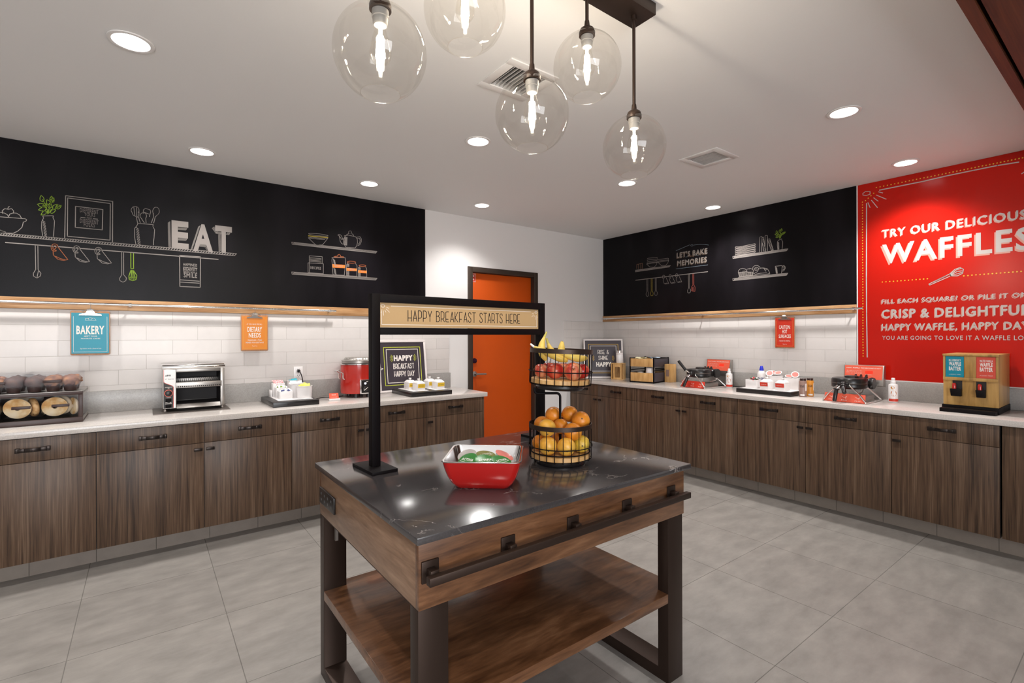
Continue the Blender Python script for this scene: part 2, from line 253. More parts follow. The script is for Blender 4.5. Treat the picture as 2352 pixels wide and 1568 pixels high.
# chalk drawing strokes: (name, colour, width, polylines in metres along the wall and height)
CHALK_LEFT=[
('drawn_fruit_bowl','w',0.006,[[(-0.855,2.252),(-0.809,2.272),(-0.778,2.274),(-0.658,2.278),(-0.65,2.273),(-0.654,2.261),(-0.666,2.254),(-0.673,2.217),(-0.694,2.188),(-0.716,2.172),(-0.788,2.166)],[(-0.765,2.298),(-0.767,2.316),(-0.756,2.332),(-0.738,2.33),(-0.723,2.337),(-0.713,2.323),(-0.715,2.306)],[(-0.741,2.332),(-0.738,2.347),(-0.732,2.35)],[(-0.793,2.298),(-0.778,2.304),(-0.757,2.302),(-0.742,2.292),(-0.738,2.28)],[(-0.736,2.285),(-0.731,2.3),(-0.715,2.309),(-0.699,2.31),(-0.683,2.298),(-0.676,2.28)],[(-0.799,2.193),(-0.783,2.189)],[(-0.794,2.191),(-0.778,2.187)],[(-0.788,2.188),(-0.773,2.184)],[(-0.783,2.186),(-0.768,2.182)],[(-0.778,2.183),(-0.762,2.179)],[(-0.773,2.181),(-0.757,2.177)],[(-0.768,2.179),(-0.752,2.175)]]),
('drawn_plant','g',0.006,[[(-0.545,2.323),(-0.546,2.35),(-0.557,2.395),(-0.57,2.424)],[(-0.545,2.323),(-0.536,2.375),(-0.522,2.432),(-0.523,2.455)],[(-0.545,2.327),(-0.522,2.358),(-0.493,2.382),(-0.476,2.399)],[(-0.57,2.408),(-0.562,2.427),(-0.567,2.441),(-0.578,2.452),(-0.584,2.432),(-0.583,2.416),(-0.57,2.408)],[(-0.559,2.379),(-0.568,2.395),(-0.582,2.395),(-0.597,2.387),(-0.586,2.374),(-0.573,2.369),(-0.559,2.379)],[(-0.55,2.365),(-0.564,2.374),(-0.579,2.365),(-0.592,2.348),(-0.576,2.344),(-0.561,2.347),(-0.55,2.365)],[(-0.559,2.372),(-0.55,2.383),(-0.552,2.394),(-0.56,2.402),(-0.567,2.389),(-0.569,2.378),(-0.559,2.372)],[(-0.533,2.391),(-0.529,2.41),(-0.537,2.421),(-0.549,2.427),(-0.551,2.408),(-0.547,2.394),(-0.533,2.391)],[(-0.523,2.416),(-0.513,2.431),(-0.516,2.444),(-0.525,2.456),(-0.533,2.44),(-0.534,2.425),(-0.523,2.416)],[(-0.526,2.412),(-0.514,2.416),(-0.511,2.429),(-0.513,2.445),(-0.524,2.437),(-0.531,2.427),(-0.526,2.412)],[(-0.536,2.367),(-0.524,2.379),(-0.524,2.393),(-0.531,2.408),(-0.541,2.394),(-0.544,2.38),(-0.536,2.367)],[(-0.519,2.366),(-0.504,2.368),(-0.497,2.383),(-0.494,2.403),(-0.509,2.397),(-0.519,2.386),(-0.519,2.366)],[(-0.505,2.376),(-0.492,2.369),(-0.482,2.379),(-0.474,2.396),(-0.488,2.399),(-0.499,2.395),(-0.505,2.376)],[(-0.536,2.34),(-0.523,2.334),(-0.512,2.344),(-0.503,2.362),(-0.517,2.364),(-0.53,2.359),(-0.536,2.34)],[(-0.551,2.346),(-0.565,2.346),(-0.573,2.333),(-0.579,2.315),(-0.565,2.318),(-0.554,2.327),(-0.551,2.346)]]),
('drawn_vase','w',0.006,[[(-0.57,2.31),(-0.516,2.32),(-0.518,2.306),(-0.51,2.284),(-0.512,2.238),(-0.516,2.174)],[(-0.57,2.31),(-0.566,2.296),(-0.575,2.27),(-0.576,2.222),(-0.571,2.173)],[(-0.57,2.277),(-0.558,2.268)],[(-0.569,2.266),(-0.557,2.257)],[(-0.568,2.255),(-0.556,2.246)],[(-0.567,2.244),(-0.555,2.235)],[(-0.566,2.233),(-0.554,2.224)],[(-0.565,2.222),(-0.553,2.213)],[(-0.564,2.211),(-0.552,2.202)],[(-0.564,2.2),(-0.551,2.191)],[(-0.563,2.189),(-0.55,2.18)],[(-0.562,2.178),(-0.549,2.168)]]),
('drawn_picture_frame','w',0.008,[[(-0.452,2.471),(-0.193,2.473),(-0.195,2.173)],[(-0.452,2.471),(-0.457,2.173)],[(-0.441,2.457),(-0.207,2.455),(-0.209,2.184),(-0.443,2.184),(-0.441,2.457)],[(-0.399,2.404),(-0.249,2.404),(-0.253,2.254),(-0.401,2.253),(-0.399,2.404)],[(-0.371,2.329),(-0.347,2.329)],[(-0.303,2.329),(-0.279,2.329)]]),
('drawn_utensil_jar','w',0.006,[[(-0.046,2.33),(0.049,2.334),(0.046,2.321),(0.057,2.297),(0.054,2.236),(0.049,2.176)],[(-0.046,2.33),(-0.049,2.316),(-0.065,2.289),(-0.065,2.222),(-0.058,2.172)],[(-0.056,2.299),(-0.04,2.286)],[(-0.055,2.286),(-0.039,2.273)],[(-0.054,2.273),(-0.038,2.26)],[(-0.053,2.26),(-0.037,2.247)],[(-0.052,2.247),(-0.036,2.234)],[(-0.051,2.234),(-0.035,2.221)],[(-0.05,2.221),(-0.034,2.208)],[(-0.049,2.208),(-0.032,2.195)],[(-0.047,2.195),(-0.031,2.182)],[(-0.046,2.182),(-0.03,2.169)],[(-0.083,2.411),(-0.086,2.424),(-0.083,2.437),(-0.076,2.449),(-0.065,2.456),(-0.054,2.457),(-0.044,2.451),(-0.039,2.44),(-0.038,2.426),(-0.043,2.413)],[(-0.083,2.417),(-0.073,2.389),(-0.054,2.379)],[(-0.038,2.421),(-0.039,2.39),(-0.046,2.38)],[(-0.069,2.448),(-0.063,2.382)],[(-0.052,2.451),(-0.051,2.384)],[(-0.054,2.377),(-0.041,2.378),(-0.031,2.338)],[(-0.054,2.377),(-0.047,2.334)],[(-0.012,2.411),(-0.011,2.439),(0.001,2.451),(0.029,2.445),(0.033,2.43),(0.025,2.391)],[(-0.005,2.42),(0.022,2.411)],[(-0.03,2.376),(-0.032,2.387),(-0.031,2.398),(-0.025,2.409),(-0.017,2.415),(-0.007,2.417),(0.001,2.413),(0.006,2.404),(0.008,2.393),(0.005,2.381)],[(-0.026,2.375),(-0.006,2.339)],[(0.003,2.379),(0.005,2.341)],[(0.051,2.417),(0.046,2.429),(0.046,2.443),(0.051,2.457),(0.058,2.467),(0.067,2.471),(0.077,2.469),(0.084,2.461),(0.087,2.448),(0.087,2.433),(0.082,2.42),(0.074,2.411)],[(0.048,2.42),(0.051,2.394),(0.037,2.345)],[(0.081,2.42),(0.062,2.396),(0.052,2.346)]]),
('drawn_mug','o',0.006,[[(-0.518,2.073),(-0.496,2.108),(-0.441,2.019),(-0.462,2.011),(-0.491,2.014),(-0.516,2.043),(-0.518,2.073)],[(-0.501,2.075),(-0.51,2.07),(-0.519,2.073),(-0.526,2.082),(-0.528,2.095),(-0.525,2.108),(-0.519,2.119),(-0.51,2.123),(-0.5,2.121),(-0.494,2.112)],[(-0.502,2.08),(-0.51,2.077),(-0.516,2.082),(-0.519,2.092),(-0.517,2.103),(-0.511,2.111),(-0.504,2.111),(-0.498,2.104)],[(-0.505,2.036),(-0.482,2.023),(-0.456,2.016)]]),
('drawn_mug','w',0.006,[[(-0.403,2.071),(-0.381,2.107),(-0.324,2.016),(-0.345,2.008),(-0.375,2.011),(-0.401,2.041),(-0.403,2.071)],[(-0.385,2.073),(-0.395,2.069),(-0.404,2.071),(-0.411,2.08),(-0.414,2.094),(-0.411,2.107),(-0.404,2.118),(-0.395,2.123),(-0.385,2.12),(-0.378,2.111)],[(-0.387,2.079),(-0.395,2.076),(-0.402,2.081),(-0.405,2.091),(-0.403,2.102),(-0.396,2.11),(-0.388,2.11),(-0.382,2.103)],[(-0.39,2.034),(-0.366,2.02),(-0.339,2.013)]]),
('drawn_mug','w',0.006,[[(-0.283,2.072),(-0.26,2.108),(-0.201,2.016),(-0.223,2.007),(-0.254,2.011),(-0.281,2.041),(-0.283,2.072)],[(-0.265,2.074),(-0.275,2.069),(-0.285,2.072),(-0.292,2.081),(-0.295,2.095),(-0.292,2.109),(-0.285,2.12),(-0.275,2.124),(-0.265,2.122),(-0.257,2.112)],[(-0.267,2.08),(-0.275,2.077),(-0.282,2.081),(-0.285,2.092),(-0.283,2.104),(-0.277,2.111),(-0.268,2.112),(-0.262,2.105)],[(-0.27,2.034),(-0.245,2.02),(-0.217,2.013)]]),
('drawn_spoon','w',0.006,[[(-0.608,2.109),(-0.606,1.935),(-0.618,1.907),(-0.617,1.888),(-0.6,1.877),(-0.584,1.89),(-0.58,1.91),(-0.594,1.936),(-0.595,2.109)],[(-0.593,1.924),(-0.599,1.885)]]),
('drawn_spoon','w',0.006,[[(-0.142,2.109),(-0.142,1.932),(-0.155,1.904),(-0.152,1.888),(-0.135,1.878),(-0.118,1.89),(-0.114,1.911),(-0.13,1.933),(-0.13,2.108)]]),
('drawn_whisk','g',0.008,[[(-0.088,2.102),(-0.088,1.985),(-0.072,1.984),(-0.072,2.1)],[(-0.088,1.972),(-0.072,1.971)],[(-0.088,1.969),(-0.1,1.925),(-0.097,1.9),(-0.077,1.893),(-0.057,1.903),(-0.052,1.933),(-0.071,1.969)],[(-0.083,1.97),(-0.088,1.897)],[(-0.077,1.97),(-0.074,1.895)],[(-0.073,1.969),(-0.062,1.901)],[(-0.101,1.917),(-0.052,1.922)]]),
('drawn_towel','w',0.009,[[(0.217,2.113),(0.356,2.115),(0.354,1.868),(0.218,1.867),(0.217,2.113)],[(0.22,1.92),(0.348,1.917)],[(0.22,1.902),(0.348,1.901)],[(0.241,2.022),(0.274,2.021)],[(0.298,2.021),(0.333,2.021)]]),
('drawn_rail','w',0.011,[[(-0.752,2.105),(0.48,2.106)]]),
('drawn_shelf','w',0.008,[[(-0.88,2.166),(0.613,2.166),(0.598,2.148),(-0.88,2.15)],[(-0.875,2.152),(-0.866,2.166)],[(-0.863,2.152),(-0.854,2.166)],[(-0.851,2.152),(-0.842,2.166)],[(-0.839,2.152),(-0.83,2.166)],[(-0.827,2.152),(-0.817,2.166)],[(-0.814,2.152),(-0.805,2.166)],[(-0.802,2.152),(-0.793,2.166)],[(-0.79,2.152),(-0.78,2.166)],[(-0.777,2.152),(-0.768,2.166)],[(-0.765,2.152),(-0.755,2.166)],[(-0.752,2.152),(-0.742,2.166)],[(-0.739,2.152),(-0.73,2.166)],[(-0.727,2.152),(-0.717,2.166)],[(-0.714,2.152),(-0.704,2.166)],[(-0.701,2.152),(-0.691,2.166)],[(-0.688,2.152),(-0.679,2.166)],[(-0.675,2.152),(-0.666,2.166)],[(-0.662,2.152),(-0.653,2.166)],[(-0.649,2.152),(-0.639,2.166)],[(-0.636,2.152),(-0.626,2.166)],[(-0.623,2.152),(-0.613,2.166)],[(-0.61,2.152),(-0.6,2.166)],[(-0.596,2.152),(-0.586,2.166)],[(-0.583,2.152),(-0.573,2.166)],[(-0.57,2.152),(-0.56,2.166)],[(-0.556,2.152),(-0.546,2.166)],[(-0.543,2.152),(-0.532,2.166)],[(-0.529,2.152),(-0.519,2.166)],[(-0.515,2.152),(-0.505,2.166)],[(-0.502,2.152),(-0.491,2.166)],[(-0.488,2.151),(-0.477,2.166)],[(-0.474,2.151),(-0.463,2.166)],[(-0.46,2.151),(-0.449,2.166)],[(-0.446,2.151),(-0.435,2.166)],[(-0.432,2.151),(-0.421,2.166)],[(-0.418,2.151),(-0.407,2.166)],[(-0.403,2.151),(-0.393,2.166)],[(-0.389,2.151),(-0.378,2.166)],[(-0.375,2.151),(-0.364,2.166)],[(-0.36,2.151),(-0.349,2.166)],[(-0.346,2.151),(-0.335,2.166)],[(-0.331,2.151),(-0.32,2.166)],[(-0.317,2.151),(-0.305,2.166)],[(-0.302,2.151),(-0.291,2.166)],[(-0.287,2.151),(-0.276,2.166)],[(-0.272,2.151),(-0.261,2.166)],[(-0.257,2.151),(-0.246,2.166)],[(-0.242,2.151),(-0.231,2.166)],[(-0.227,2.151),(-0.216,2.166)],[(-0.212,2.151),(-0.2,2.166)],[(-0.197,2.151),(-0.185,2.166)],[(-0.181,2.151),(-0.17,2.166)],[(-0.166,2.151),(-0.154,2.166)],[(-0.15,2.151),(-0.139,2.166)],[(-0.135,2.151),(-0.123,2.166)],[(-0.119,2.151),(-0.107,2.166)],[(-0.103,2.15),(-0.092,2.166)],[(-0.088,2.15),(-0.076,2.166)],[(-0.072,2.15),(-0.06,2.166)],[(-0.056,2.15),(-0.044,2.166)],[(-0.04,2.15),(-0.028,2.166)],[(-0.024,2.15),(-0.011,2.166)],[(-0.007,2.15),(0.005,2.166)],[(0.009,2.15),(0.021,2.166)],[(0.025,2.15),(0.038,2.166)],[(0.042,2.15),(0.054,2.166)],[(0.058,2.15),(0.071,2.166)],[(0.075,2.15),(0.088,2.166)],[(0.092,2.15),(0.104,2.166)],[(0.109,2.15),(0.121,2.166)],[(0.126,2.15),(0.138,2.166)],[(0.143,2.15),(0.155,2.166)],[(0.16,2.15),(0.173,2.166)],[(0.177,2.15),(0.19,2.166)],[(0.194,2.15),(0.207,2.166)],[(0.212,2.15),(0.225,2.166)],[(0.229,2.15),(0.242,2.166)],[(0.247,2.15),(0.26,2.166)],[(0.264,2.15),(0.278,2.166)],[(0.282,2.15),(0.296,2.166)],[(0.3,2.149),(0.313,2.166)],[(0.318,2.149),(0.332,2.166)],[(0.336,2.149),(0.35,2.166)],[(0.354,2.149),(0.368,2.166)],[(0.372,2.149),(0.386,2.166)],[(0.391,2.149),(0.405,2.166)],[(0.409,2.149),(0.423,2.166)],[(0.428,2.149),(0.442,2.166)],[(0.447,2.149),(0.461,2.166)],[(0.465,2.149),(0.48,2.166)],[(0.484,2.149),(0.499,2.166)],[(0.503,2.149),(0.518,2.166)],[(0.522,2.149),(0.537,2.166)],[(0.542,2.149),(0.556,2.166)],[(0.561,2.149),(0.576,2.166)],[(0.58,2.149),(0.595,2.166)]]),
('lettering_shade','w',0.005,[[(0.142,2.358),(0.156,2.372)],[(0.142,2.35),(0.156,2.364)],[(0.142,2.341),(0.156,2.356)],[(0.142,2.333),(0.156,2.347)],[(0.142,2.325),(0.157,2.339)],[(0.142,2.317),(0.157,2.331)],[(0.143,2.309),(0.157,2.323)],[(0.143,2.3),(0.157,2.314)],[(0.143,2.292),(0.157,2.306)],[(0.143,2.284),(0.157,2.298)],[(0.143,2.276),(0.158,2.29)],[(0.143,2.267),(0.158,2.281)],[(0.144,2.259),(0.158,2.273)],[(0.144,2.251),(0.158,2.265)],[(0.144,2.243),(0.158,2.256)],[(0.144,2.234),(0.158,2.248)],[(0.144,2.226),(0.158,2.24)],[(0.144,2.218),(0.159,2.232)],[(0.145,2.21),(0.159,2.223)],[(0.145,2.201),(0.159,2.215)],[(0.145,2.193),(0.159,2.207)],[(0.145,2.185),(0.159,2.199)],[(0.145,2.177),(0.159,2.19)],[(0.145,2.168),(0.16,2.182)],[(0.145,2.16),(0.16,2.174)],[(0.194,2.314),(0.204,2.331)],[(0.201,2.315),(0.211,2.332)],[(0.208,2.315),(0.218,2.332)],[(0.214,2.315),(0.225,2.332)],[(0.221,2.315),(0.232,2.333)],[(0.228,2.316),(0.238,2.333)],[(0.235,2.316),(0.245,2.333)],[(0.242,2.316),(0.252,2.334)],[(0.249,2.317),(0.259,2.334)],[(0.256,2.317),(0.266,2.334)],[(0.19,2.231),(0.2,2.248)],[(0.197,2.231),(0.207,2.248)],[(0.205,2.231),(0.215,2.248)],[(0.212,2.232),(0.222,2.249)],[(0.219,2.232),(0.229,2.249)],[(0.226,2.232),(0.237,2.249)],[(0.234,2.233),(0.244,2.25)],[(0.241,2.233),(0.251,2.25)],[(0.248,2.233),(0.259,2.251)],[(0.256,2.234),(0.266,2.251)],[(0.341,2.353),(0.355,2.366)],[(0.339,2.344),(0.352,2.357)],[(0.336,2.336),(0.35,2.348)],[(0.334,2.327),(0.348,2.339)],[(0.331,2.318),(0.345,2.331)],[(0.329,2.309),(0.343,2.322)],[(0.327,2.301),(0.34,2.313)],[(0.324,2.292),(0.338,2.304)],[(0.322,2.283),(0.336,2.296)],[(0.32,2.275),(0.333,2.287)],[(0.317,2.266),(0.331,2.278)],[(0.315,2.257),(0.328,2.27)],[(0.312,2.248),(0.326,2.261)],[(0.31,2.24),(0.324,2.252)],[(0.308,2.231),(0.321,2.243)],[(0.305,2.222),(0.319,2.235)],[(0.303,2.214),(0.317,2.226)],[(0.301,2.205),(0.314,2.217)],[(0.298,2.197),(0.312,2.209)],[(0.296,2.188),(0.309,2.2)],[(0.294,2.179),(0.307,2.191)],[(0.291,2.171),(0.305,2.183)],[(0.289,2.162),(0.302,2.174)],[(0.345,2.198),(0.356,2.215)],[(0.352,2.198),(0.362,2.215)],[(0.358,2.198),(0.369,2.215)],[(0.364,2.198),(0.375,2.215)],[(0.371,2.198),(0.381,2.215)],[(0.377,2.198),(0.388,2.215)],[(0.383,2.198),(0.394,2.215)],[(0.387,2.195),(0.398,2.209)],[(0.392,2.187),(0.403,2.201)],[(0.397,2.18),(0.407,2.194)],[(0.401,2.173),(0.412,2.186)],[(0.406,2.165),(0.417,2.179)],[(0.438,2.355),(0.453,2.37)],[(0.442,2.349),(0.457,2.364)],[(0.445,2.344),(0.461,2.359)],[(0.449,2.338),(0.465,2.353)],[(0.453,2.333),(0.469,2.347)],[(0.457,2.327),(0.473,2.342)],[(0.461,2.322),(0.477,2.336)],[(0.463,2.317),(0.475,2.333)],[(0.469,2.317),(0.482,2.333)],[(0.476,2.316),(0.489,2.332)],[(0.483,2.316),(0.496,2.332)],[(0.49,2.315),(0.502,2.332)],[(0.497,2.315),(0.509,2.331)],[(0.481,2.306),(0.497,2.322)],[(0.481,2.296),(0.497,2.312)],[(0.481,2.286),(0.497,2.303)],[(0.481,2.276),(0.497,2.293)],[(0.482,2.267),(0.498,2.283)],[(0.482,2.257),(0.498,2.273)],[(0.482,2.247),(0.498,2.263)],[(0.482,2.237),(0.498,2.254)],[(0.483,2.227),(0.499,2.244)],[(0.483,2.218),(0.499,2.234)],[(0.483,2.208),(0.499,2.224)],[(0.484,2.198),(0.499,2.214)],[(0.484,2.188),(0.5,2.205)],[(0.484,2.178),(0.5,2.195)],[(0.484,2.169),(0.5,2.185)],[(0.537,2.317),(0.547,2.335)],[(0.544,2.317),(0.553,2.335)],[(0.55,2.317),(0.56,2.335)],[(0.556,2.317),(0.566,2.335)]]),
('drawn_shelf','w',0.008,[[(1.047,2.313),(1.836,2.31),(1.822,2.292),(1.05,2.294),(1.047,2.313)],[(1.058,2.295),(1.071,2.312)],[(1.068,2.295),(1.081,2.312)],[(1.077,2.295),(1.09,2.312)],[(1.087,2.295),(1.1,2.312)],[(1.097,2.295),(1.11,2.312)],[(1.107,2.295),(1.12,2.312)],[(1.117,2.295),(1.13,2.312)],[(1.127,2.295),(1.14,2.312)],[(1.137,2.295),(1.15,2.312)],[(1.147,2.295),(1.16,2.312)],[(1.157,2.295),(1.17,2.312)],[(1.167,2.295),(1.18,2.312)],[(1.177,2.295),(1.191,2.312)],[(1.187,2.295),(1.201,2.312)],[(1.197,2.295),(1.211,2.312)],[(1.208,2.295),(1.221,2.312)],[(1.218,2.295),(1.231,2.312)],[(1.228,2.295),(1.242,2.312)],[(1.238,2.295),(1.252,2.312)],[(1.249,2.295),(1.262,2.312)],[(1.259,2.295),(1.273,2.312)],[(1.269,2.295),(1.283,2.312)],[(1.28,2.295),(1.293,2.312)],[(1.29,2.295),(1.304,2.312)],[(1.301,2.295),(1.314,2.312)],[(1.311,2.295),(1.325,2.312)],[(1.321,2.295),(1.335,2.312)],[(1.332,2.295),(1.346,2.312)],[(1.343,2.295),(1.357,2.312)],[(1.353,2.295),(1.367,2.312)],[(1.364,2.295),(1.378,2.312)],[(1.374,2.295),(1.389,2.312)],[(1.385,2.294),(1.399,2.312)],[(1.396,2.294),(1.41,2.312)],[(1.407,2.294),(1.421,2.312)],[(1.417,2.294),(1.432,2.312)],[(1.428,2.294),(1.442,2.312)],[(1.439,2.294),(1.453,2.312)],[(1.45,2.294),(1.464,2.312)],[(1.461,2.294),(1.475,2.312)],[(1.472,2.294),(1.486,2.312)],[(1.483,2.294),(1.497,2.312)],[(1.494,2.294),(1.508,2.312)],[(1.505,2.294),(1.519,2.312)],[(1.516,2.294),(1.53,2.312)],[(1.527,2.294),(1.541,2.312)],[(1.538,2.294),(1.552,2.312)],[(1.549,2.294),(1.564,2.312)],[(1.56,2.294),(1.575,2.312)],[(1.571,2.294),(1.586,2.312)],[(1.582,2.294),(1.597,2.312)],[(1.594,2.294),(1.609,2.312)],[(1.605,2.294),(1.62,2.312)],[(1.616,2.294),(1.631,2.312)],[(1.628,2.294),(1.643,2.312)],[(1.639,2.294),(1.654,2.312)],[(1.651,2.294),(1.666,2.312)],[(1.662,2.294),(1.677,2.312)],[(1.674,2.294),(1.689,2.312)],[(1.685,2.294),(1.7,2.312)],[(1.697,2.294),(1.712,2.312)],[(1.708,2.294),(1.724,2.312)],[(1.72,2.294),(1.735,2.312)],[(1.732,2.293),(1.747,2.312)],[(1.743,2.293),(1.759,2.312)],[(1.755,2.293),(1.771,2.312)],[(1.767,2.293),(1.782,2.312)],[(1.779,2.293),(1.794,2.312)],[(1.79,2.293),(1.806,2.312)],[(1.802,2.293),(1.818,2.312)],[(1.814,2.293),(1.83,2.312)]]),
('drawn_shelf','w',0.008,[[(1.046,2.046),(1.836,2.045),(1.821,2.026),(1.049,2.026),(1.046,2.046)],[(1.057,2.027),(1.07,2.044)],[(1.067,2.027),(1.08,2.044)],[(1.077,2.027),(1.09,2.044)],[(1.087,2.027),(1.1,2.044)],[(1.096,2.027),(1.11,2.044)],[(1.106,2.027),(1.119,2.044)],[(1.116,2.027),(1.129,2.044)],[(1.126,2.027),(1.139,2.044)],[(1.136,2.027),(1.149,2.044)],[(1.146,2.027),(1.16,2.044)],[(1.156,2.027),(1.17,2.044)],[(1.166,2.027),(1.18,2.044)],[(1.176,2.027),(1.19,2.044)],[(1.187,2.027),(1.2,2.044)],[(1.197,2.027),(1.21,2.044)],[(1.207,2.027),(1.22,2.044)],[(1.217,2.027),(1.231,2.044)],[(1.227,2.027),(1.241,2.044)],[(1.238,2.027),(1.251,2.044)],[(1.248,2.027),(1.262,2.044)],[(1.258,2.027),(1.272,2.044)],[(1.269,2.027),(1.282,2.044)],[(1.279,2.027),(1.293,2.044)],[(1.289,2.027),(1.303,2.045)],[(1.3,2.027),(1.314,2.045)],[(1.31,2.027),(1.324,2.045)],[(1.321,2.027),(1.335,2.045)],[(1.331,2.027),(1.345,2.045)],[(1.342,2.028),(1.356,2.045)],[(1.352,2.028),(1.366,2.045)],[(1.363,2.028),(1.377,2.045)],[(1.374,2.028),(1.388,2.045)],[(1.384,2.028),(1.399,2.045)],[(1.395,2.028),(1.409,2.045)],[(1.406,2.028),(1.42,2.045)],[(1.417,2.028),(1.431,2.045)],[(1.427,2.028),(1.442,2.045)],[(1.438,2.028),(1.453,2.045)],[(1.449,2.028),(1.463,2.045)],[(1.46,2.028),(1.474,2.045)],[(1.471,2.028),(1.485,2.045)],[(1.482,2.028),(1.496,2.045)],[(1.493,2.028),(1.507,2.045)],[(1.504,2.028),(1.518,2.045)],[(1.515,2.028),(1.529,2.045)],[(1.526,2.028),(1.541,2.045)],[(1.537,2.028),(1.552,2.045)],[(1.548,2.028),(1.563,2.045)],[(1.559,2.028),(1.574,2.045)],[(1.571,2.028),(1.585,2.045)],[(1.582,2.028),(1.597,2.045)],[(1.593,2.028),(1.608,2.045)],[(1.604,2.028),(1.619,2.045)],[(1.616,2.028),(1.631,2.045)],[(1.627,2.028),(1.642,2.045)],[(1.638,2.028),(1.654,2.045)],[(1.65,2.028),(1.665,2.046)],[(1.661,2.028),(1.677,2.046)],[(1.673,2.028),(1.688,2.046)],[(1.684,2.028),(1.7,2.046)],[(1.696,2.028),(1.711,2.046)],[(1.708,2.028),(1.723,2.046)],[(1.719,2.028),(1.735,2.046)],[(1.731,2.028),(1.746,2.046)],[(1.743,2.028),(1.758,2.046)],[(1.754,2.028),(1.77,2.046)],[(1.766,2.028),(1.782,2.046)],[(1.778,2.028),(1.793,2.046)],[(1.79,2.028),(1.805,2.046)],[(1.802,2.028),(1.817,2.046)],[(1.813,2.028),(1.829,2.046)]]),
('drawn_bowl_stack','w',0.006,[[(1.364,2.408),(1.359,2.405),(1.345,2.402),(1.323,2.4),(1.297,2.398),(1.268,2.398),(1.24,2.398),(1.217,2.399),(1.2,2.401),(1.191,2.404),(1.191,2.407),(1.201,2.41),(1.218,2.412),(1.242,2.414),(1.27,2.416),(1.298,2.416),(1.325,2.415),(1.346,2.413),(1.36,2.411),(1.364,2.408)],[(1.187,2.368),(1.223,2.377),(1.33,2.376),(1.362,2.385),(1.351,2.37),(1.321,2.328),(1.308,2.316),(1.257,2.312),(1.24,2.321),(1.187,2.368)],[(1.198,2.367),(1.265,2.366),(1.334,2.37)]]),
('drawn_bowl_rim','y',0.012,[[(1.189,2.386),(1.278,2.388),(1.362,2.391)]]),
('drawn_teapot','w',0.006,[[(1.514,2.426),(1.553,2.437),(1.623,2.43)],[(1.514,2.426),(1.523,2.422),(1.505,2.39),(1.507,2.354),(1.528,2.319),(1.618,2.322)],[(1.623,2.43),(1.639,2.406),(1.641,2.374),(1.63,2.34),(1.618,2.322)],[(1.535,2.44),(1.549,2.448),(1.558,2.454)],[(1.586,2.455),(1.599,2.448),(1.606,2.432)],[(1.561,2.455),(1.556,2.458),(1.554,2.464),(1.555,2.47),(1.559,2.475),(1.565,2.479),(1.572,2.48),(1.578,2.478),(1.582,2.473),(1.583,2.467),(1.581,2.461),(1.576,2.457)],[(1.505,2.395),(1.489,2.388),(1.465,2.422),(1.454,2.424),(1.458,2.431),(1.474,2.433),(1.489,2.42),(1.498,2.396)],[(1.465,2.422),(1.476,2.368),(1.489,2.349),(1.505,2.344)],[(1.632,2.426),(1.665,2.436),(1.678,2.415),(1.677,2.387),(1.663,2.357),(1.641,2.346)],[(1.637,2.415),(1.66,2.42),(1.667,2.4),(1.66,2.371),(1.644,2.36)],[(1.516,2.414),(1.543,2.413)],[(1.515,2.408),(1.543,2.407)],[(1.515,2.402),(1.542,2.401)],[(1.515,2.396),(1.542,2.395)],[(1.514,2.39),(1.542,2.388)],[(1.514,2.384),(1.541,2.382)],[(1.514,2.377),(1.541,2.376)],[(1.513,2.371),(1.541,2.37)],[(1.513,2.365),(1.54,2.364)],[(1.513,2.359),(1.54,2.358)],[(1.512,2.353),(1.54,2.351)],[(1.512,2.347),(1.539,2.345)],[(1.512,2.341),(1.539,2.339)]]),
('drawn_recipe_box','w',0.006,[[(1.185,2.14),(1.32,2.143),(1.319,2.051),(1.197,2.051),(1.185,2.054),(1.185,2.14)],[(1.197,2.139),(1.197,2.051)],[(1.196,2.205),(1.31,2.208),(1.31,2.149)],[(1.196,2.205),(1.196,2.143)],[(1.203,2.155),(1.301,2.156)],[(1.203,2.166),(1.301,2.167)],[(1.203,2.177),(1.301,2.178)],[(1.203,2.188),(1.301,2.189)]]),
('drawn_jar','w',0.006,[[(1.397,2.208),(1.521,2.218)],[(1.399,2.209),(1.4,2.197),(1.397,2.184),(1.408,2.049),(1.513,2.05),(1.527,2.191),(1.521,2.209),(1.523,2.217)],[(1.408,2.198),(1.426,2.182)],[(1.41,2.19),(1.427,2.174)],[(1.411,2.182),(1.429,2.165)],[(1.413,2.174),(1.43,2.157)],[(1.414,2.166),(1.432,2.149)],[(1.415,2.157),(1.433,2.141)],[(1.417,2.149),(1.435,2.133)],[(1.412,2.113),(1.43,2.101)],[(1.414,2.104),(1.432,2.092)],[(1.415,2.096),(1.433,2.084)],[(1.417,2.088),(1.434,2.076)],[(1.418,2.08),(1.436,2.068)],[(1.42,2.072),(1.437,2.06)],[(1.421,2.064),(1.439,2.051)]]),
('drawn_jar','w',0.006,[[(1.548,2.171),(1.533,2.15),(1.534,2.049),(1.633,2.05),(1.635,2.15),(1.62,2.174)],[(1.541,2.16),(1.559,2.16)],[(1.541,2.154),(1.559,2.154)],[(1.541,2.149),(1.559,2.148)],[(1.541,2.143),(1.559,2.143)],[(1.541,2.137),(1.559,2.137)],[(1.541,2.091),(1.559,2.091)],[(1.541,2.085),(1.559,2.085)],[(1.541,2.079),(1.559,2.078)],[(1.541,2.073),(1.559,2.072)],[(1.541,2.067),(1.559,2.066)],[(1.541,2.06),(1.559,2.06)],[(1.541,2.054),(1.559,2.054)]]),
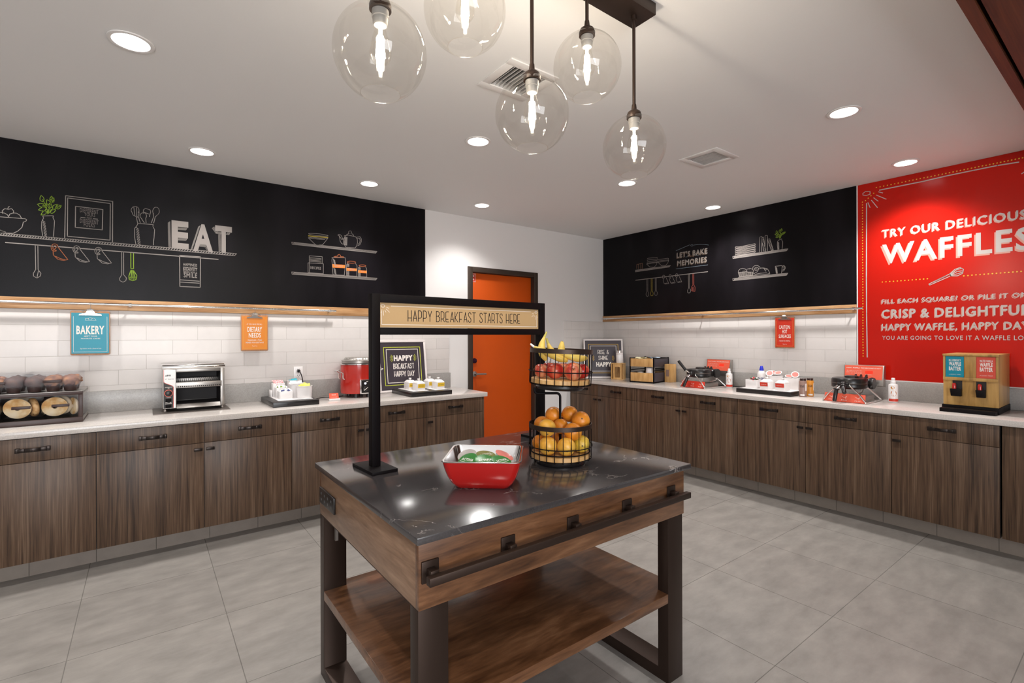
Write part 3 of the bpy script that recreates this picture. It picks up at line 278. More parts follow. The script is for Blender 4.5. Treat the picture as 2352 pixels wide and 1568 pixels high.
('drawn_jar','w',0.006,[[(1.66,2.145),(1.646,2.13),(1.648,2.048),(1.732,2.05),(1.731,2.13),(1.719,2.148)],[(1.655,2.135),(1.669,2.134)],[(1.655,2.129),(1.669,2.128)],[(1.655,2.123),(1.669,2.122)],[(1.655,2.116),(1.669,2.116)],[(1.655,2.081),(1.669,2.081)],[(1.655,2.075),(1.669,2.074)],[(1.655,2.069),(1.669,2.068)],[(1.655,2.063),(1.669,2.062)],[(1.655,2.057),(1.669,2.056)],[(1.655,2.051),(1.669,2.05)]]),
('drawn_jar_lid','o',0.009,[[(1.415,2.216),(1.43,2.223),(1.451,2.227),(1.455,2.239),(1.469,2.244),(1.478,2.234),(1.477,2.225),(1.507,2.225),(1.511,2.219),(1.415,2.215)]]),
('drawn_jar_lid','o',0.009,[[(1.622,2.183),(1.617,2.178),(1.604,2.174),(1.586,2.171),(1.566,2.171),(1.55,2.173),(1.542,2.176),(1.542,2.181),(1.551,2.186),(1.567,2.19),(1.586,2.191),(1.605,2.191),(1.618,2.188),(1.622,2.183)]]),
('drawn_jar_lid','o',0.009,[[(1.723,2.158),(1.718,2.154),(1.703,2.15),(1.684,2.148),(1.666,2.149),(1.656,2.153),(1.656,2.157),(1.667,2.161),(1.684,2.164),(1.704,2.165),(1.718,2.162),(1.723,2.158)]]),
('drawn_jar_band','O',0,[[(1.403,2.147),(1.525,2.149),(1.523,2.119),(1.404,2.115)]]),
('drawn_jar_band','O',0,[[(1.534,2.123),(1.636,2.124),(1.636,2.099),(1.534,2.095)]]),
('drawn_jar_band','O',0,[[(1.648,2.11),(1.733,2.111),(1.733,2.086),(1.648,2.085)]])]
CHALK_RIGHT=[
('drawn_small_jar','d',0.008,[[(4.097,2.395),(4.097,2.34)],[(4.068,2.397),(4.068,2.334)],[(4.097,2.395),(4.007,2.401),(4.01,2.333)],[(4.034,2.399),(4.033,2.334)]]),
('drawn_bowl_stack','w',0.006,[[(3.933,2.446),(3.923,2.453),(3.788,2.448),(3.778,2.442),(3.781,2.433)],[(3.933,2.425),(3.923,2.432),(3.788,2.427),(3.778,2.422),(3.781,2.413)],[(3.933,2.404),(3.923,2.411),(3.788,2.407),(3.778,2.401),(3.781,2.392)],[(3.933,2.387),(3.923,2.394),(3.788,2.39),(3.778,2.385),(3.781,2.376)],[(3.933,2.395),(3.94,2.379),(3.892,2.339),(3.828,2.329),(3.795,2.353),(3.78,2.384),(3.933,2.381)]]),
('drawn_bowl_stack','w',0.006,[[(3.765,2.411),(3.755,2.417),(3.626,2.415),(3.613,2.41),(3.619,2.4)],[(3.765,2.392),(3.755,2.398),(3.626,2.396),(3.613,2.391),(3.619,2.381)],[(3.765,2.394),(3.768,2.383),(3.719,2.336),(3.658,2.331),(3.629,2.355),(3.613,2.386),(3.765,2.383)]]),
('drawn_shelf','w',0.008,[[(4.121,2.324),(3.589,2.322),(3.607,2.306),(4.119,2.302),(4.121,2.324)],[(4.113,2.307),(4.103,2.32)],[(4.102,2.307),(4.092,2.32)],[(4.092,2.307),(4.081,2.32)],[(4.081,2.307),(4.071,2.32)],[(4.07,2.307),(4.06,2.32)],[(4.06,2.307),(4.05,2.32)],[(4.049,2.307),(4.039,2.32)],[(4.039,2.307),(4.029,2.32)],[(4.028,2.307),(4.019,2.32)],[(4.018,2.307),(4.008,2.32)],[(4.008,2.307),(3.998,2.32)],[(3.997,2.307),(3.987,2.32)],[(3.987,2.307),(3.977,2.32)],[(3.977,2.307),(3.967,2.32)],[(3.966,2.307),(3.957,2.319)],[(3.956,2.307),(3.946,2.319)],[(3.946,2.307),(3.936,2.319)],[(3.936,2.307),(3.926,2.319)],[(3.925,2.307),(3.916,2.319)],[(3.915,2.307),(3.906,2.319)],[(3.905,2.307),(3.896,2.319)],[(3.895,2.307),(3.886,2.319)],[(3.885,2.307),(3.875,2.319)],[(3.875,2.307),(3.865,2.319)],[(3.865,2.307),(3.855,2.319)],[(3.855,2.307),(3.846,2.319)],[(3.845,2.307),(3.836,2.319)],[(3.835,2.307),(3.826,2.319)],[(3.825,2.307),(3.816,2.319)],[(3.815,2.307),(3.806,2.319)],[(3.805,2.307),(3.796,2.319)],[(3.796,2.307),(3.786,2.319)],[(3.786,2.307),(3.776,2.319)],[(3.776,2.307),(3.767,2.319)],[(3.766,2.307),(3.757,2.319)],[(3.756,2.307),(3.747,2.319)],[(3.747,2.307),(3.738,2.319)],[(3.737,2.307),(3.728,2.319)],[(3.727,2.307),(3.718,2.319)],[(3.718,2.307),(3.709,2.319)],[(3.708,2.307),(3.699,2.319)],[(3.699,2.307),(3.69,2.319)],[(3.689,2.307),(3.68,2.319)],[(3.679,2.307),(3.67,2.319)],[(3.67,2.307),(3.661,2.319)],[(3.66,2.307),(3.651,2.319)],[(3.651,2.307),(3.642,2.319)],[(3.642,2.307),(3.633,2.319)],[(3.632,2.307),(3.623,2.319)],[(3.623,2.307),(3.614,2.319)],[(3.613,2.307),(3.605,2.319)]]),
('drawn_rail','w',0.012,[[(4.117,2.193),(3.096,2.194)]]),
('drawn_spoon','w',0.006,[[(3.941,2.195),(3.939,2.032),(3.952,2.003),(3.946,1.977),(3.931,1.969),(3.914,1.975),(3.909,2.006),(3.924,2.032),(3.923,2.194)]]),
('drawn_spoon','y',0.006,[[(3.872,2.194),(3.871,2.033),(3.883,2.005),(3.878,1.979),(3.863,1.971),(3.846,1.977),(3.841,2.007),(3.856,2.033),(3.855,2.194)]]),
('drawn_spoon','w',0.006,[[(3.81,2.194),(3.809,2.034),(3.821,2.006),(3.816,1.98),(3.801,1.972),(3.785,1.978),(3.78,2.008),(3.794,2.034),(3.794,2.194)]]),
('drawn_spoon','w',0.006,[[(3.344,2.192),(3.342,2.027),(3.357,1.997),(3.352,1.976),(3.337,1.969),(3.32,1.976),(3.313,2.002),(3.33,2.029),(3.329,2.193)]]),
('drawn_spatula','r',0.01,[[(3.286,2.189),(3.285,2.059),(3.302,2.037),(3.304,1.993),(3.259,1.983),(3.256,2.031),(3.273,2.061),(3.273,2.188)],[(3.288,2.033),(3.288,1.997)],[(3.273,2.035),(3.273,1.993)]]),
('drawn_mug','w',0.006,[[(3.694,2.152),(3.671,2.192),(3.655,2.189),(3.613,2.106),(3.665,2.104),(3.679,2.112),(3.694,2.152)],[(3.682,2.169),(3.692,2.171),(3.701,2.18),(3.705,2.192),(3.703,2.204),(3.696,2.212),(3.686,2.215),(3.676,2.211),(3.669,2.202)],[(3.665,2.111),(3.633,2.114)]]),
('drawn_mug','w',0.006,[[(3.601,2.151),(3.579,2.191),(3.564,2.188),(3.522,2.106),(3.573,2.104),(3.587,2.112),(3.601,2.151)],[(3.59,2.168),(3.6,2.171),(3.608,2.179),(3.612,2.19),(3.61,2.202),(3.603,2.211),(3.594,2.214),(3.584,2.21),(3.577,2.201)],[(3.573,2.111),(3.542,2.113)]]),
('drawn_mug','w',0.006,[[(3.51,2.153),(3.488,2.192),(3.473,2.19),(3.433,2.109),(3.482,2.106),(3.496,2.115),(3.51,2.153)],[(3.498,2.17),(3.508,2.172),(3.516,2.18),(3.52,2.192),(3.518,2.204),(3.512,2.212),(3.502,2.215),(3.493,2.211),(3.486,2.202)],[(3.482,2.113),(3.452,2.116)]]),
('drawn_dots','b',0.006,[[(3.51,2.49),(3.507,2.492)],[(3.505,2.491),(3.502,2.493)],[(3.499,2.493),(3.497,2.494)],[(3.494,2.494),(3.492,2.496)],[(3.489,2.495),(3.486,2.497)],[(3.484,2.496),(3.481,2.498)],[(3.478,2.497),(3.476,2.499)],[(3.473,2.499),(3.471,2.5)],[(3.468,2.5),(3.465,2.502)],[(3.463,2.501),(3.46,2.503)],[(3.457,2.502),(3.455,2.504)],[(3.452,2.503),(3.45,2.505)],[(3.447,2.505),(3.444,2.506)],[(3.442,2.506),(3.439,2.508)],[(3.437,2.507),(3.434,2.509)],[(3.431,2.508),(3.429,2.51)],[(3.426,2.509),(3.424,2.511)],[(3.421,2.511),(3.419,2.512)],[(3.416,2.512),(3.413,2.514)],[(3.411,2.513),(3.408,2.515)],[(3.406,2.514),(3.403,2.516)],[(3.4,2.515),(3.398,2.517)],[(3.395,2.517),(3.393,2.518)],[(3.39,2.518),(3.388,2.52)],[(3.385,2.519),(3.383,2.521)],[(3.38,2.52),(3.378,2.522)],[(3.375,2.521),(3.372,2.523)],[(3.37,2.523),(3.367,2.524)],[(3.365,2.524),(3.362,2.525)],[(3.36,2.525),(3.357,2.527)],[(3.354,2.526),(3.352,2.528)],[(3.349,2.527),(3.347,2.529)],[(3.344,2.528),(3.342,2.53)],[(3.339,2.53),(3.337,2.531)],[(3.334,2.531),(3.332,2.532)],[(3.329,2.532),(3.327,2.534)],[(3.269,2.522),(3.266,2.522)],[(3.264,2.522),(3.261,2.522)],[(3.259,2.522),(3.256,2.522)],[(3.253,2.522),(3.25,2.522)],[(3.248,2.522),(3.245,2.522)],[(3.243,2.522),(3.24,2.522)],[(3.238,2.522),(3.235,2.522)],[(3.233,2.522),(3.23,2.522)],[(3.228,2.522),(3.225,2.522)],[(3.223,2.522),(3.22,2.521)],[(3.217,2.521),(3.215,2.521)],[(3.212,2.521),(3.21,2.521)],[(3.207,2.521),(3.204,2.52)],[(3.202,2.52),(3.199,2.52)],[(3.197,2.52),(3.194,2.519)],[(3.192,2.519),(3.189,2.519)],[(3.187,2.519),(3.184,2.518)],[(3.182,2.518),(3.179,2.517)],[(3.177,2.517),(3.174,2.517)],[(3.172,2.516),(3.169,2.516)],[(3.167,2.515),(3.164,2.515)],[(3.162,2.515),(3.159,2.514)],[(3.157,2.514),(3.154,2.513)],[(3.152,2.513),(3.149,2.512)],[(3.147,2.511),(3.144,2.511)],[(3.142,2.51),(3.139,2.51)],[(3.137,2.509),(3.134,2.509)],[(3.132,2.508),(3.129,2.508)],[(3.127,2.507),(3.124,2.506)],[(3.122,2.505),(3.119,2.505)],[(3.117,2.504),(3.114,2.503)],[(3.112,2.502),(3.109,2.502)],[(3.107,2.501),(3.104,2.501)],[(3.102,2.499),(3.099,2.499)],[(3.097,2.498),(3.094,2.497)],[(3.092,2.496),(3.089,2.496)],[(3.087,2.494),(3.085,2.494)],[(3.511,2.271),(3.508,2.272)],[(3.505,2.271),(3.502,2.272)],[(3.5,2.271),(3.496,2.272)],[(3.494,2.271),(3.491,2.272)],[(3.489,2.271),(3.485,2.272)],[(3.483,2.271),(3.48,2.272)],[(3.478,2.271),(3.474,2.272)],[(3.472,2.271),(3.469,2.272)],[(3.467,2.271),(3.464,2.272)],[(3.461,2.271),(3.458,2.272)],[(3.456,2.271),(3.453,2.272)],[(3.45,2.271),(3.447,2.272)],[(3.445,2.271),(3.442,2.272)],[(3.439,2.271),(3.436,2.272)],[(3.434,2.271),(3.431,2.272)],[(3.428,2.271),(3.425,2.272)],[(3.423,2.271),(3.42,2.272)],[(3.418,2.271),(3.415,2.272)],[(3.412,2.271),(3.409,2.272)],[(3.407,2.271),(3.404,2.272)],[(3.402,2.271),(3.399,2.272)],[(3.396,2.271),(3.393,2.272)],[(3.391,2.271),(3.388,2.272)],[(3.385,2.271),(3.382,2.272)],[(3.38,2.271),(3.377,2.272)],[(3.375,2.271),(3.372,2.272)],[(3.369,2.271),(3.366,2.272)],[(3.364,2.271),(3.361,2.272)],[(3.359,2.271),(3.356,2.272)],[(3.353,2.271),(3.351,2.272)],[(3.348,2.271),(3.345,2.272)],[(3.343,2.271),(3.34,2.272)],[(3.338,2.271),(3.335,2.272)],[(3.332,2.271),(3.329,2.272)],[(3.327,2.271),(3.324,2.272)],[(3.322,2.271),(3.319,2.272)],[(3.317,2.271),(3.314,2.272)],[(3.311,2.271),(3.308,2.272)],[(3.306,2.271),(3.303,2.272)],[(3.301,2.271),(3.298,2.272)],[(3.296,2.271),(3.293,2.272)],[(3.29,2.271),(3.288,2.272)],[(3.285,2.271),(3.282,2.272)],[(3.28,2.271),(3.277,2.272)],[(3.275,2.271),(3.272,2.272)],[(3.27,2.271),(3.267,2.272)],[(3.264,2.271),(3.262,2.272)],[(3.259,2.271),(3.256,2.272)],[(3.254,2.271),(3.251,2.272)],[(3.249,2.271),(3.246,2.272)],[(3.244,2.271),(3.241,2.272)],[(3.239,2.271),(3.236,2.272)],[(3.234,2.271),(3.231,2.272)],[(3.228,2.271),(3.226,2.272)],[(3.223,2.271),(3.22,2.272)],[(3.218,2.271),(3.215,2.272)],[(3.213,2.271),(3.21,2.272)],[(3.208,2.271),(3.205,2.272)],[(3.203,2.271),(3.2,2.272)],[(3.198,2.271),(3.195,2.272)],[(3.193,2.271),(3.19,2.272)],[(3.188,2.271),(3.185,2.272)],[(3.183,2.271),(3.18,2.272)],[(3.178,2.271),(3.175,2.272)],[(3.173,2.27),(3.17,2.272)],[(3.168,2.27),(3.165,2.272)],[(3.163,2.27),(3.16,2.272)],[(3.158,2.27),(3.155,2.272)],[(3.152,2.27),(3.15,2.272)],[(3.147,2.27),(3.145,2.272)],[(3.142,2.27),(3.14,2.272)],[(3.137,2.27),(3.135,2.272)],[(3.133,2.27),(3.13,2.272)],[(3.128,2.27),(3.125,2.272)],[(3.123,2.27),(3.12,2.272)],[(3.118,2.27),(3.115,2.272)],[(3.113,2.27),(3.11,2.272)],[(3.108,2.27),(3.105,2.272)],[(3.103,2.27),(3.1,2.272)],[(3.098,2.27),(3.095,2.272)],[(3.28,2.521),(3.282,2.517),(3.287,2.515),(3.295,2.515),(3.302,2.516),(3.309,2.519),(3.312,2.523),(3.312,2.527),(3.309,2.53),(3.302,2.532),(3.295,2.531),(3.287,2.528),(3.282,2.525),(3.28,2.521)],[(3.38,2.398),(3.339,2.397)],[(3.258,2.4),(3.207,2.398)]]),
('drawn_rolling_pin','d',0.008,[[(3.326,2.409),(3.275,2.388)],[(3.324,2.393),(3.275,2.405)]]),
('drawn_shelf','w',0.008,[[(2.801,2.327),(2.231,2.328),(2.245,2.309),(2.799,2.304),(2.801,2.327)],[(2.79,2.309),(2.778,2.323)],[(2.78,2.309),(2.769,2.323)],[(2.77,2.309),(2.759,2.323)],[(2.76,2.309),(2.749,2.323)],[(2.751,2.309),(2.74,2.323)],[(2.741,2.309),(2.73,2.323)],[(2.732,2.309),(2.72,2.323)],[(2.722,2.309),(2.711,2.323)],[(2.712,2.309),(2.701,2.323)],[(2.703,2.309),(2.692,2.323)],[(2.693,2.309),(2.682,2.323)],[(2.684,2.309),(2.673,2.323)],[(2.674,2.309),(2.664,2.323)],[(2.665,2.309),(2.654,2.323)],[(2.656,2.309),(2.645,2.323)],[(2.646,2.309),(2.636,2.323)],[(2.637,2.309),(2.626,2.323)],[(2.628,2.309),(2.617,2.323)],[(2.618,2.309),(2.608,2.323)],[(2.609,2.309),(2.598,2.323)],[(2.6,2.309),(2.589,2.323)],[(2.591,2.309),(2.58,2.323)],[(2.581,2.31),(2.571,2.323)],[(2.572,2.31),(2.562,2.323)],[(2.563,2.31),(2.553,2.323)],[(2.554,2.31),(2.544,2.323)],[(2.545,2.31),(2.535,2.323)],[(2.536,2.31),(2.526,2.323)],[(2.527,2.31),(2.517,2.323)],[(2.518,2.31),(2.508,2.323)],[(2.509,2.31),(2.499,2.323)],[(2.5,2.31),(2.49,2.323)],[(2.491,2.31),(2.481,2.323)],[(2.482,2.31),(2.472,2.323)],[(2.473,2.31),(2.463,2.323)],[(2.465,2.31),(2.454,2.323)],[(2.456,2.31),(2.446,2.323)],[(2.447,2.31),(2.437,2.323)],[(2.438,2.31),(2.428,2.323)],[(2.429,2.31),(2.419,2.323)],[(2.421,2.31),(2.411,2.323)],[(2.412,2.31),(2.402,2.323)],[(2.403,2.31),(2.393,2.323)],[(2.395,2.31),(2.385,2.323)],[(2.386,2.31),(2.376,2.323)],[(2.377,2.31),(2.368,2.323)],[(2.369,2.31),(2.359,2.323)],[(2.36,2.31),(2.35,2.323)],[(2.352,2.31),(2.342,2.323)],[(2.343,2.31),(2.333,2.323)],[(2.335,2.31),(2.325,2.323)],[(2.326,2.31),(2.317,2.323)],[(2.318,2.31),(2.308,2.323)],[(2.309,2.31),(2.3,2.322)],[(2.301,2.31),(2.291,2.322)],[(2.293,2.31),(2.283,2.322)],[(2.284,2.31),(2.275,2.322)],[(2.276,2.31),(2.266,2.322)],[(2.268,2.31),(2.258,2.322)],[(2.259,2.31),(2.25,2.322)],[(2.251,2.31),(2.242,2.322)]]),
('drawn_shelf','w',0.008,[[(2.802,2.087),(2.232,2.086),(2.246,2.066),(2.8,2.064),(2.802,2.087)],[(2.79,2.068),(2.779,2.082)],[(2.781,2.068),(2.769,2.082)],[(2.771,2.068),(2.76,2.082)],[(2.761,2.068),(2.75,2.082)],[(2.751,2.068),(2.74,2.082)],[(2.742,2.068),(2.731,2.082)],[(2.732,2.068),(2.721,2.082)],[(2.723,2.068),(2.712,2.082)],[(2.713,2.068),(2.702,2.082)],[(2.704,2.068),(2.693,2.082)],[(2.694,2.068),(2.683,2.082)],[(2.685,2.068),(2.674,2.082)],[(2.675,2.068),(2.664,2.082)],[(2.666,2.068),(2.655,2.082)],[(2.656,2.068),(2.646,2.082)],[(2.647,2.068),(2.636,2.082)],[(2.638,2.068),(2.627,2.082)],[(2.628,2.068),(2.618,2.082)],[(2.619,2.068),(2.608,2.082)],[(2.61,2.068),(2.599,2.082)],[(2.601,2.068),(2.59,2.082)],[(2.591,2.068),(2.581,2.082)],[(2.582,2.068),(2.572,2.082)],[(2.573,2.068),(2.562,2.082)],[(2.564,2.068),(2.553,2.082)],[(2.555,2.068),(2.544,2.082)],[(2.546,2.068),(2.535,2.082)],[(2.537,2.068),(2.526,2.082)],[(2.528,2.068),(2.517,2.082)],[(2.519,2.068),(2.508,2.082)],[(2.51,2.068),(2.499,2.082)],[(2.501,2.068),(2.49,2.082)],[(2.492,2.068),(2.482,2.082)],[(2.483,2.068),(2.473,2.082)],[(2.474,2.068),(2.464,2.082)],[(2.465,2.068),(2.455,2.082)],[(2.456,2.068),(2.446,2.082)],[(2.448,2.068),(2.437,2.081)],[(2.439,2.068),(2.429,2.081)],[(2.43,2.068),(2.42,2.081)],[(2.421,2.068),(2.411,2.081)],[(2.413,2.068),(2.403,2.081)],[(2.404,2.068),(2.394,2.081)],[(2.395,2.068),(2.385,2.081)],[(2.387,2.068),(2.377,2.081)],[(2.378,2.068),(2.368,2.081)],[(2.369,2.068),(2.36,2.081)],[(2.361,2.068),(2.351,2.081)],[(2.352,2.068),(2.343,2.081)],[(2.344,2.068),(2.334,2.081)],[(2.335,2.068),(2.326,2.081)],[(2.327,2.068),(2.317,2.081)],[(2.319,2.068),(2.309,2.081)],[(2.31,2.068),(2.3,2.081)],[(2.302,2.068),(2.292,2.081)],[(2.293,2.068),(2.284,2.081)],[(2.285,2.068),(2.275,2.081)],[(2.277,2.068),(2.267,2.081)],[(2.268,2.068),(2.259,2.081)],[(2.26,2.068),(2.251,2.081)],[(2.252,2.068),(2.242,2.081)]]),
('drawn_plate_stack','w',0.007,[[(2.773,2.415),(2.768,2.426),(2.727,2.42),(2.561,2.429),(2.55,2.421),(2.567,2.414),(2.759,2.411)],[(2.773,2.395),(2.768,2.406),(2.727,2.4),(2.561,2.409),(2.55,2.401),(2.567,2.394),(2.759,2.391)],[(2.773,2.375),(2.768,2.385),(2.727,2.38),(2.561,2.389),(2.55,2.382),(2.567,2.374),(2.759,2.371)],[(2.773,2.355),(2.768,2.365),(2.727,2.359),(2.561,2.37),(2.55,2.362),(2.567,2.355),(2.759,2.35)],[(2.773,2.334),(2.769,2.345),(2.727,2.339),(2.561,2.35),(2.55,2.343),(2.568,2.335),(2.759,2.33)]]),
('drawn_books','w',0.007,[[(2.511,2.336),(2.508,2.489),(2.489,2.494),(2.485,2.485),(2.49,2.333)],[(2.483,2.481),(2.471,2.483),(2.451,2.355),(2.451,2.332)],[(2.483,2.425),(2.466,2.336)],[(2.454,2.334),(2.454,2.493),(2.449,2.497),(2.432,2.494),(2.429,2.482),(2.432,2.335)],[(2.426,2.454),(2.407,2.455),(2.372,2.335),(2.391,2.332),(2.428,2.446)],[(2.477,2.454),(2.468,2.459)],[(2.474,2.439),(2.465,2.444)],[(2.471,2.424),(2.462,2.43)],[(2.468,2.41),(2.459,2.415)],[(2.465,2.395),(2.456,2.4)],[(2.462,2.381),(2.453,2.386)],[(2.459,2.366),(2.45,2.371)],[(2.456,2.352),(2.447,2.357)],[(2.418,2.436),(2.404,2.442)],[(2.413,2.422),(2.4,2.429)],[(2.409,2.409),(2.395,2.415)],[(2.404,2.395),(2.391,2.402)],[(2.4,2.382),(2.387,2.388)],[(2.395,2.368),(2.382,2.375)],[(2.391,2.355),(2.378,2.362)],[(2.387,2.342),(2.373,2.348)]]),
('drawn_plant','g',0.008,[[(2.309,2.439),(2.317,2.483),(2.337,2.524)],[(2.309,2.439),(2.303,2.497),(2.292,2.539)],[(2.307,2.443),(2.289,2.478),(2.255,2.499)],[(2.337,2.499),(2.33,2.507),(2.332,2.517),(2.339,2.528),(2.345,2.519),(2.346,2.508),(2.337,2.499)],[(2.325,2.48),(2.332,2.492),(2.344,2.495),(2.356,2.494),(2.347,2.483),(2.336,2.476),(2.325,2.48)],[(2.321,2.462),(2.33,2.47),(2.34,2.468),(2.349,2.462),(2.338,2.456),(2.328,2.455),(2.321,2.462)],[(2.305,2.502),(2.297,2.511),(2.301,2.521),(2.309,2.531),(2.315,2.521),(2.315,2.51),(2.305,2.502)],[(2.294,2.512),(2.285,2.517),(2.285,2.527),(2.29,2.539),(2.298,2.532),(2.301,2.523),(2.294,2.512)],[(2.293,2.479),(2.28,2.476),(2.273,2.484),(2.268,2.496),(2.281,2.496),(2.29,2.491),(2.293,2.479)],[(2.281,2.485),(2.268,2.482),(2.26,2.488),(2.254,2.499),(2.267,2.5),(2.277,2.497),(2.281,2.485)],[(2.305,2.468),(2.295,2.471),(2.293,2.479),(2.296,2.49),(2.305,2.486),(2.31,2.479),(2.305,2.468)]]),
('drawn_vase','w',0.007,[[(2.319,2.428),(2.289,2.436),(2.29,2.426),(2.281,2.406),(2.282,2.368),(2.287,2.329)],[(2.319,2.428),(2.332,2.414),(2.333,2.376),(2.327,2.331)],[(2.327,2.409),(2.317,2.402)],[(2.327,2.402),(2.317,2.395)],[(2.327,2.395),(2.317,2.389)],[(2.326,2.388),(2.317,2.382)],[(2.326,2.382),(2.317,2.375)],[(2.326,2.375),(2.316,2.368)],[(2.326,2.368),(2.316,2.362)],[(2.326,2.361),(2.316,2.355)],[(2.326,2.355),(2.316,2.348)],[(2.325,2.348),(2.316,2.341)],[(2.325,2.341),(2.316,2.335)]]),
('drawn_muffins','w',0.007,[[(2.741,2.151),(2.737,2.168),(2.718,2.182),(2.695,2.186),(2.668,2.178),(2.648,2.163),(2.643,2.147),(2.741,2.146)],[(2.741,2.146),(2.725,2.1),(2.646,2.101),(2.643,2.144)],[(2.641,2.171),(2.614,2.177),(2.588,2.165),(2.574,2.148),(2.577,2.135),(2.641,2.14)],[(2.577,2.135),(2.584,2.101),(2.641,2.1)],[(2.727,2.142),(2.724,2.104)],[(2.717,2.142),(2.714,2.104)],[(2.707,2.142),(2.703,2.104)],[(2.697,2.142),(2.693,2.103)],[(2.686,2.141),(2.683,2.103)],[(2.676,2.141),(2.673,2.103)],[(2.666,2.141),(2.662,2.103)],[(2.656,2.141),(2.652,2.103)],[(2.646,2.14),(2.642,2.102)],[(2.632,2.137),(2.634,2.104)],[(2.622,2.136),(2.624,2.104)],[(2.613,2.136),(2.614,2.104)],[(2.603,2.136),(2.605,2.103)],[(2.593,2.136),(2.595,2.103)],[(2.583,2.136),(2.585,2.103)],[(2.714,2.163),(2.714,2.162),(2.716,2.161),(2.718,2.16),(2.72,2.161),(2.722,2.162),(2.723,2.163),(2.723,2.165),(2.722,2.166),(2.72,2.167),(2.718,2.167),(2.716,2.166),(2.714,2.165),(2.714,2.163)],[(2.698,2.17),(2.698,2.169),(2.7,2.168),(2.702,2.167),(2.704,2.168),(2.706,2.169),(2.707,2.171),(2.707,2.172),(2.706,2.174),(2.704,2.174),(2.702,2.174),(2.7,2.174),(2.698,2.172),(2.698,2.17)],[(2.682,2.155),(2.682,2.154),(2.684,2.153),(2.686,2.152),(2.688,2.153),(2.69,2.154),(2.691,2.155),(2.691,2.157),(2.69,2.159),(2.688,2.159),(2.686,2.159),(2.684,2.158),(2.682,2.157),(2.682,2.155)],[(2.664,2.162),(2.664,2.161),(2.666,2.159),(2.668,2.159),(2.67,2.16),(2.671,2.161),(2.672,2.162),(2.672,2.164),(2.671,2.165),(2.67,2.166),(2.668,2.166),(2.666,2.165),(2.664,2.164),(2.664,2.162)],[(2.614,2.161),(2.615,2.16),(2.616,2.158),(2.618,2.158),(2.62,2.159),(2.622,2.16),(2.623,2.161),(2.623,2.163),(2.622,2.164),(2.62,2.165),(2.618,2.165),(2.616,2.164),(2.615,2.163),(2.614,2.161)],[(2.597,2.15),(2.597,2.149),(2.599,2.148),(2.601,2.147),(2.603,2.148),(2.604,2.149),(2.605,2.151),(2.605,2.152),(2.604,2.154),(2.603,2.154),(2.601,2.154),(2.599,2.153),(2.597,2.152),(2.597,2.15)]]),
('drawn_pastries','w',0.007,[[(2.586,2.169),(2.579,2.188),(2.561,2.199),(2.535,2.198),(2.518,2.187),(2.505,2.173)],[(2.572,2.146),(2.566,2.171),(2.548,2.18),(2.527,2.173),(2.52,2.161)],[(2.537,2.155),(2.539,2.149),(2.545,2.146),(2.552,2.147),(2.558,2.151),(2.56,2.158),(2.557,2.164),(2.551,2.166),(2.544,2.165),(2.539,2.16)],[(2.573,2.115),(2.535,2.133),(2.522,2.157),(2.497,2.167),(2.467,2.164),(2.433,2.152),(2.418,2.129),(2.41,2.109),(2.416,2.101)],[(2.562,2.107),(2.505,2.114),(2.437,2.111)],[(2.471,2.162),(2.46,2.153),(2.463,2.142)],[(2.437,2.152),(2.45,2.141),(2.448,2.128)],[(2.737,2.095),(2.408,2.098)]]),
('drawn_mug','w',0.007,[[(2.353,2.168),(2.291,2.168),(2.285,2.162),(2.292,2.092)],[(2.353,2.168),(2.344,2.093)],[(2.285,2.16),(2.271,2.166),(2.258,2.153),(2.258,2.132),(2.272,2.113),(2.286,2.112)],[(2.281,2.151),(2.269,2.153),(2.266,2.137),(2.278,2.124)],[(2.346,2.154),(2.337,2.15)],[(2.345,2.148),(2.336,2.143)],[(2.345,2.141),(2.336,2.136)],[(2.344,2.134),(2.335,2.129)],[(2.343,2.127),(2.334,2.122)],[(2.342,2.12),(2.333,2.115)],[(2.342,2.113),(2.333,2.109)],[(2.341,2.106),(2.332,2.102)],[(2.34,2.099),(2.331,2.095)]])]
CHALK_MURAL=[
('drawn_whisk','w',0.006,[[(1.142,1.882),(1.014,1.95),(1.006,1.935),(1.136,1.873),(1.142,1.882)],[(1.013,1.95),(0.982,1.983),(0.951,1.995),(0.931,1.978),(0.937,1.947),(0.967,1.931),(1.006,1.935)],[(1.01,1.944),(0.971,1.98),(0.939,1.987)],[(1.008,1.941),(0.967,1.966),(0.934,1.967)],[(1.008,1.938),(0.963,1.948),(0.935,1.957)],[(1.113,1.895),(1.031,1.939)]]),
('chalk_border','w',0.009,[[(1.474,2.728),(1.179,2.728),(1.029,2.734),(0.872,2.735),(0.74,2.735),(0.628,2.728)],[(1.57,2.633),(1.571,2.415)],[(1.571,2.415),(1.573,1.967)],[(1.573,1.967),(1.572,1.66),(1.568,1.273)]]),
('sunburst','w',0.006,[[(1.598,2.728),(1.578,2.741),(1.544,2.733),(1.544,2.709),(1.573,2.704),(1.596,2.713),(1.598,2.728)],[(1.482,2.715),(1.451,2.698)],[(1.497,2.69),(1.427,2.639)],[(1.517,2.671),(1.485,2.635)],[(1.534,2.654),(1.49,2.58)],[(1.56,2.639),(1.544,2.592)]])]
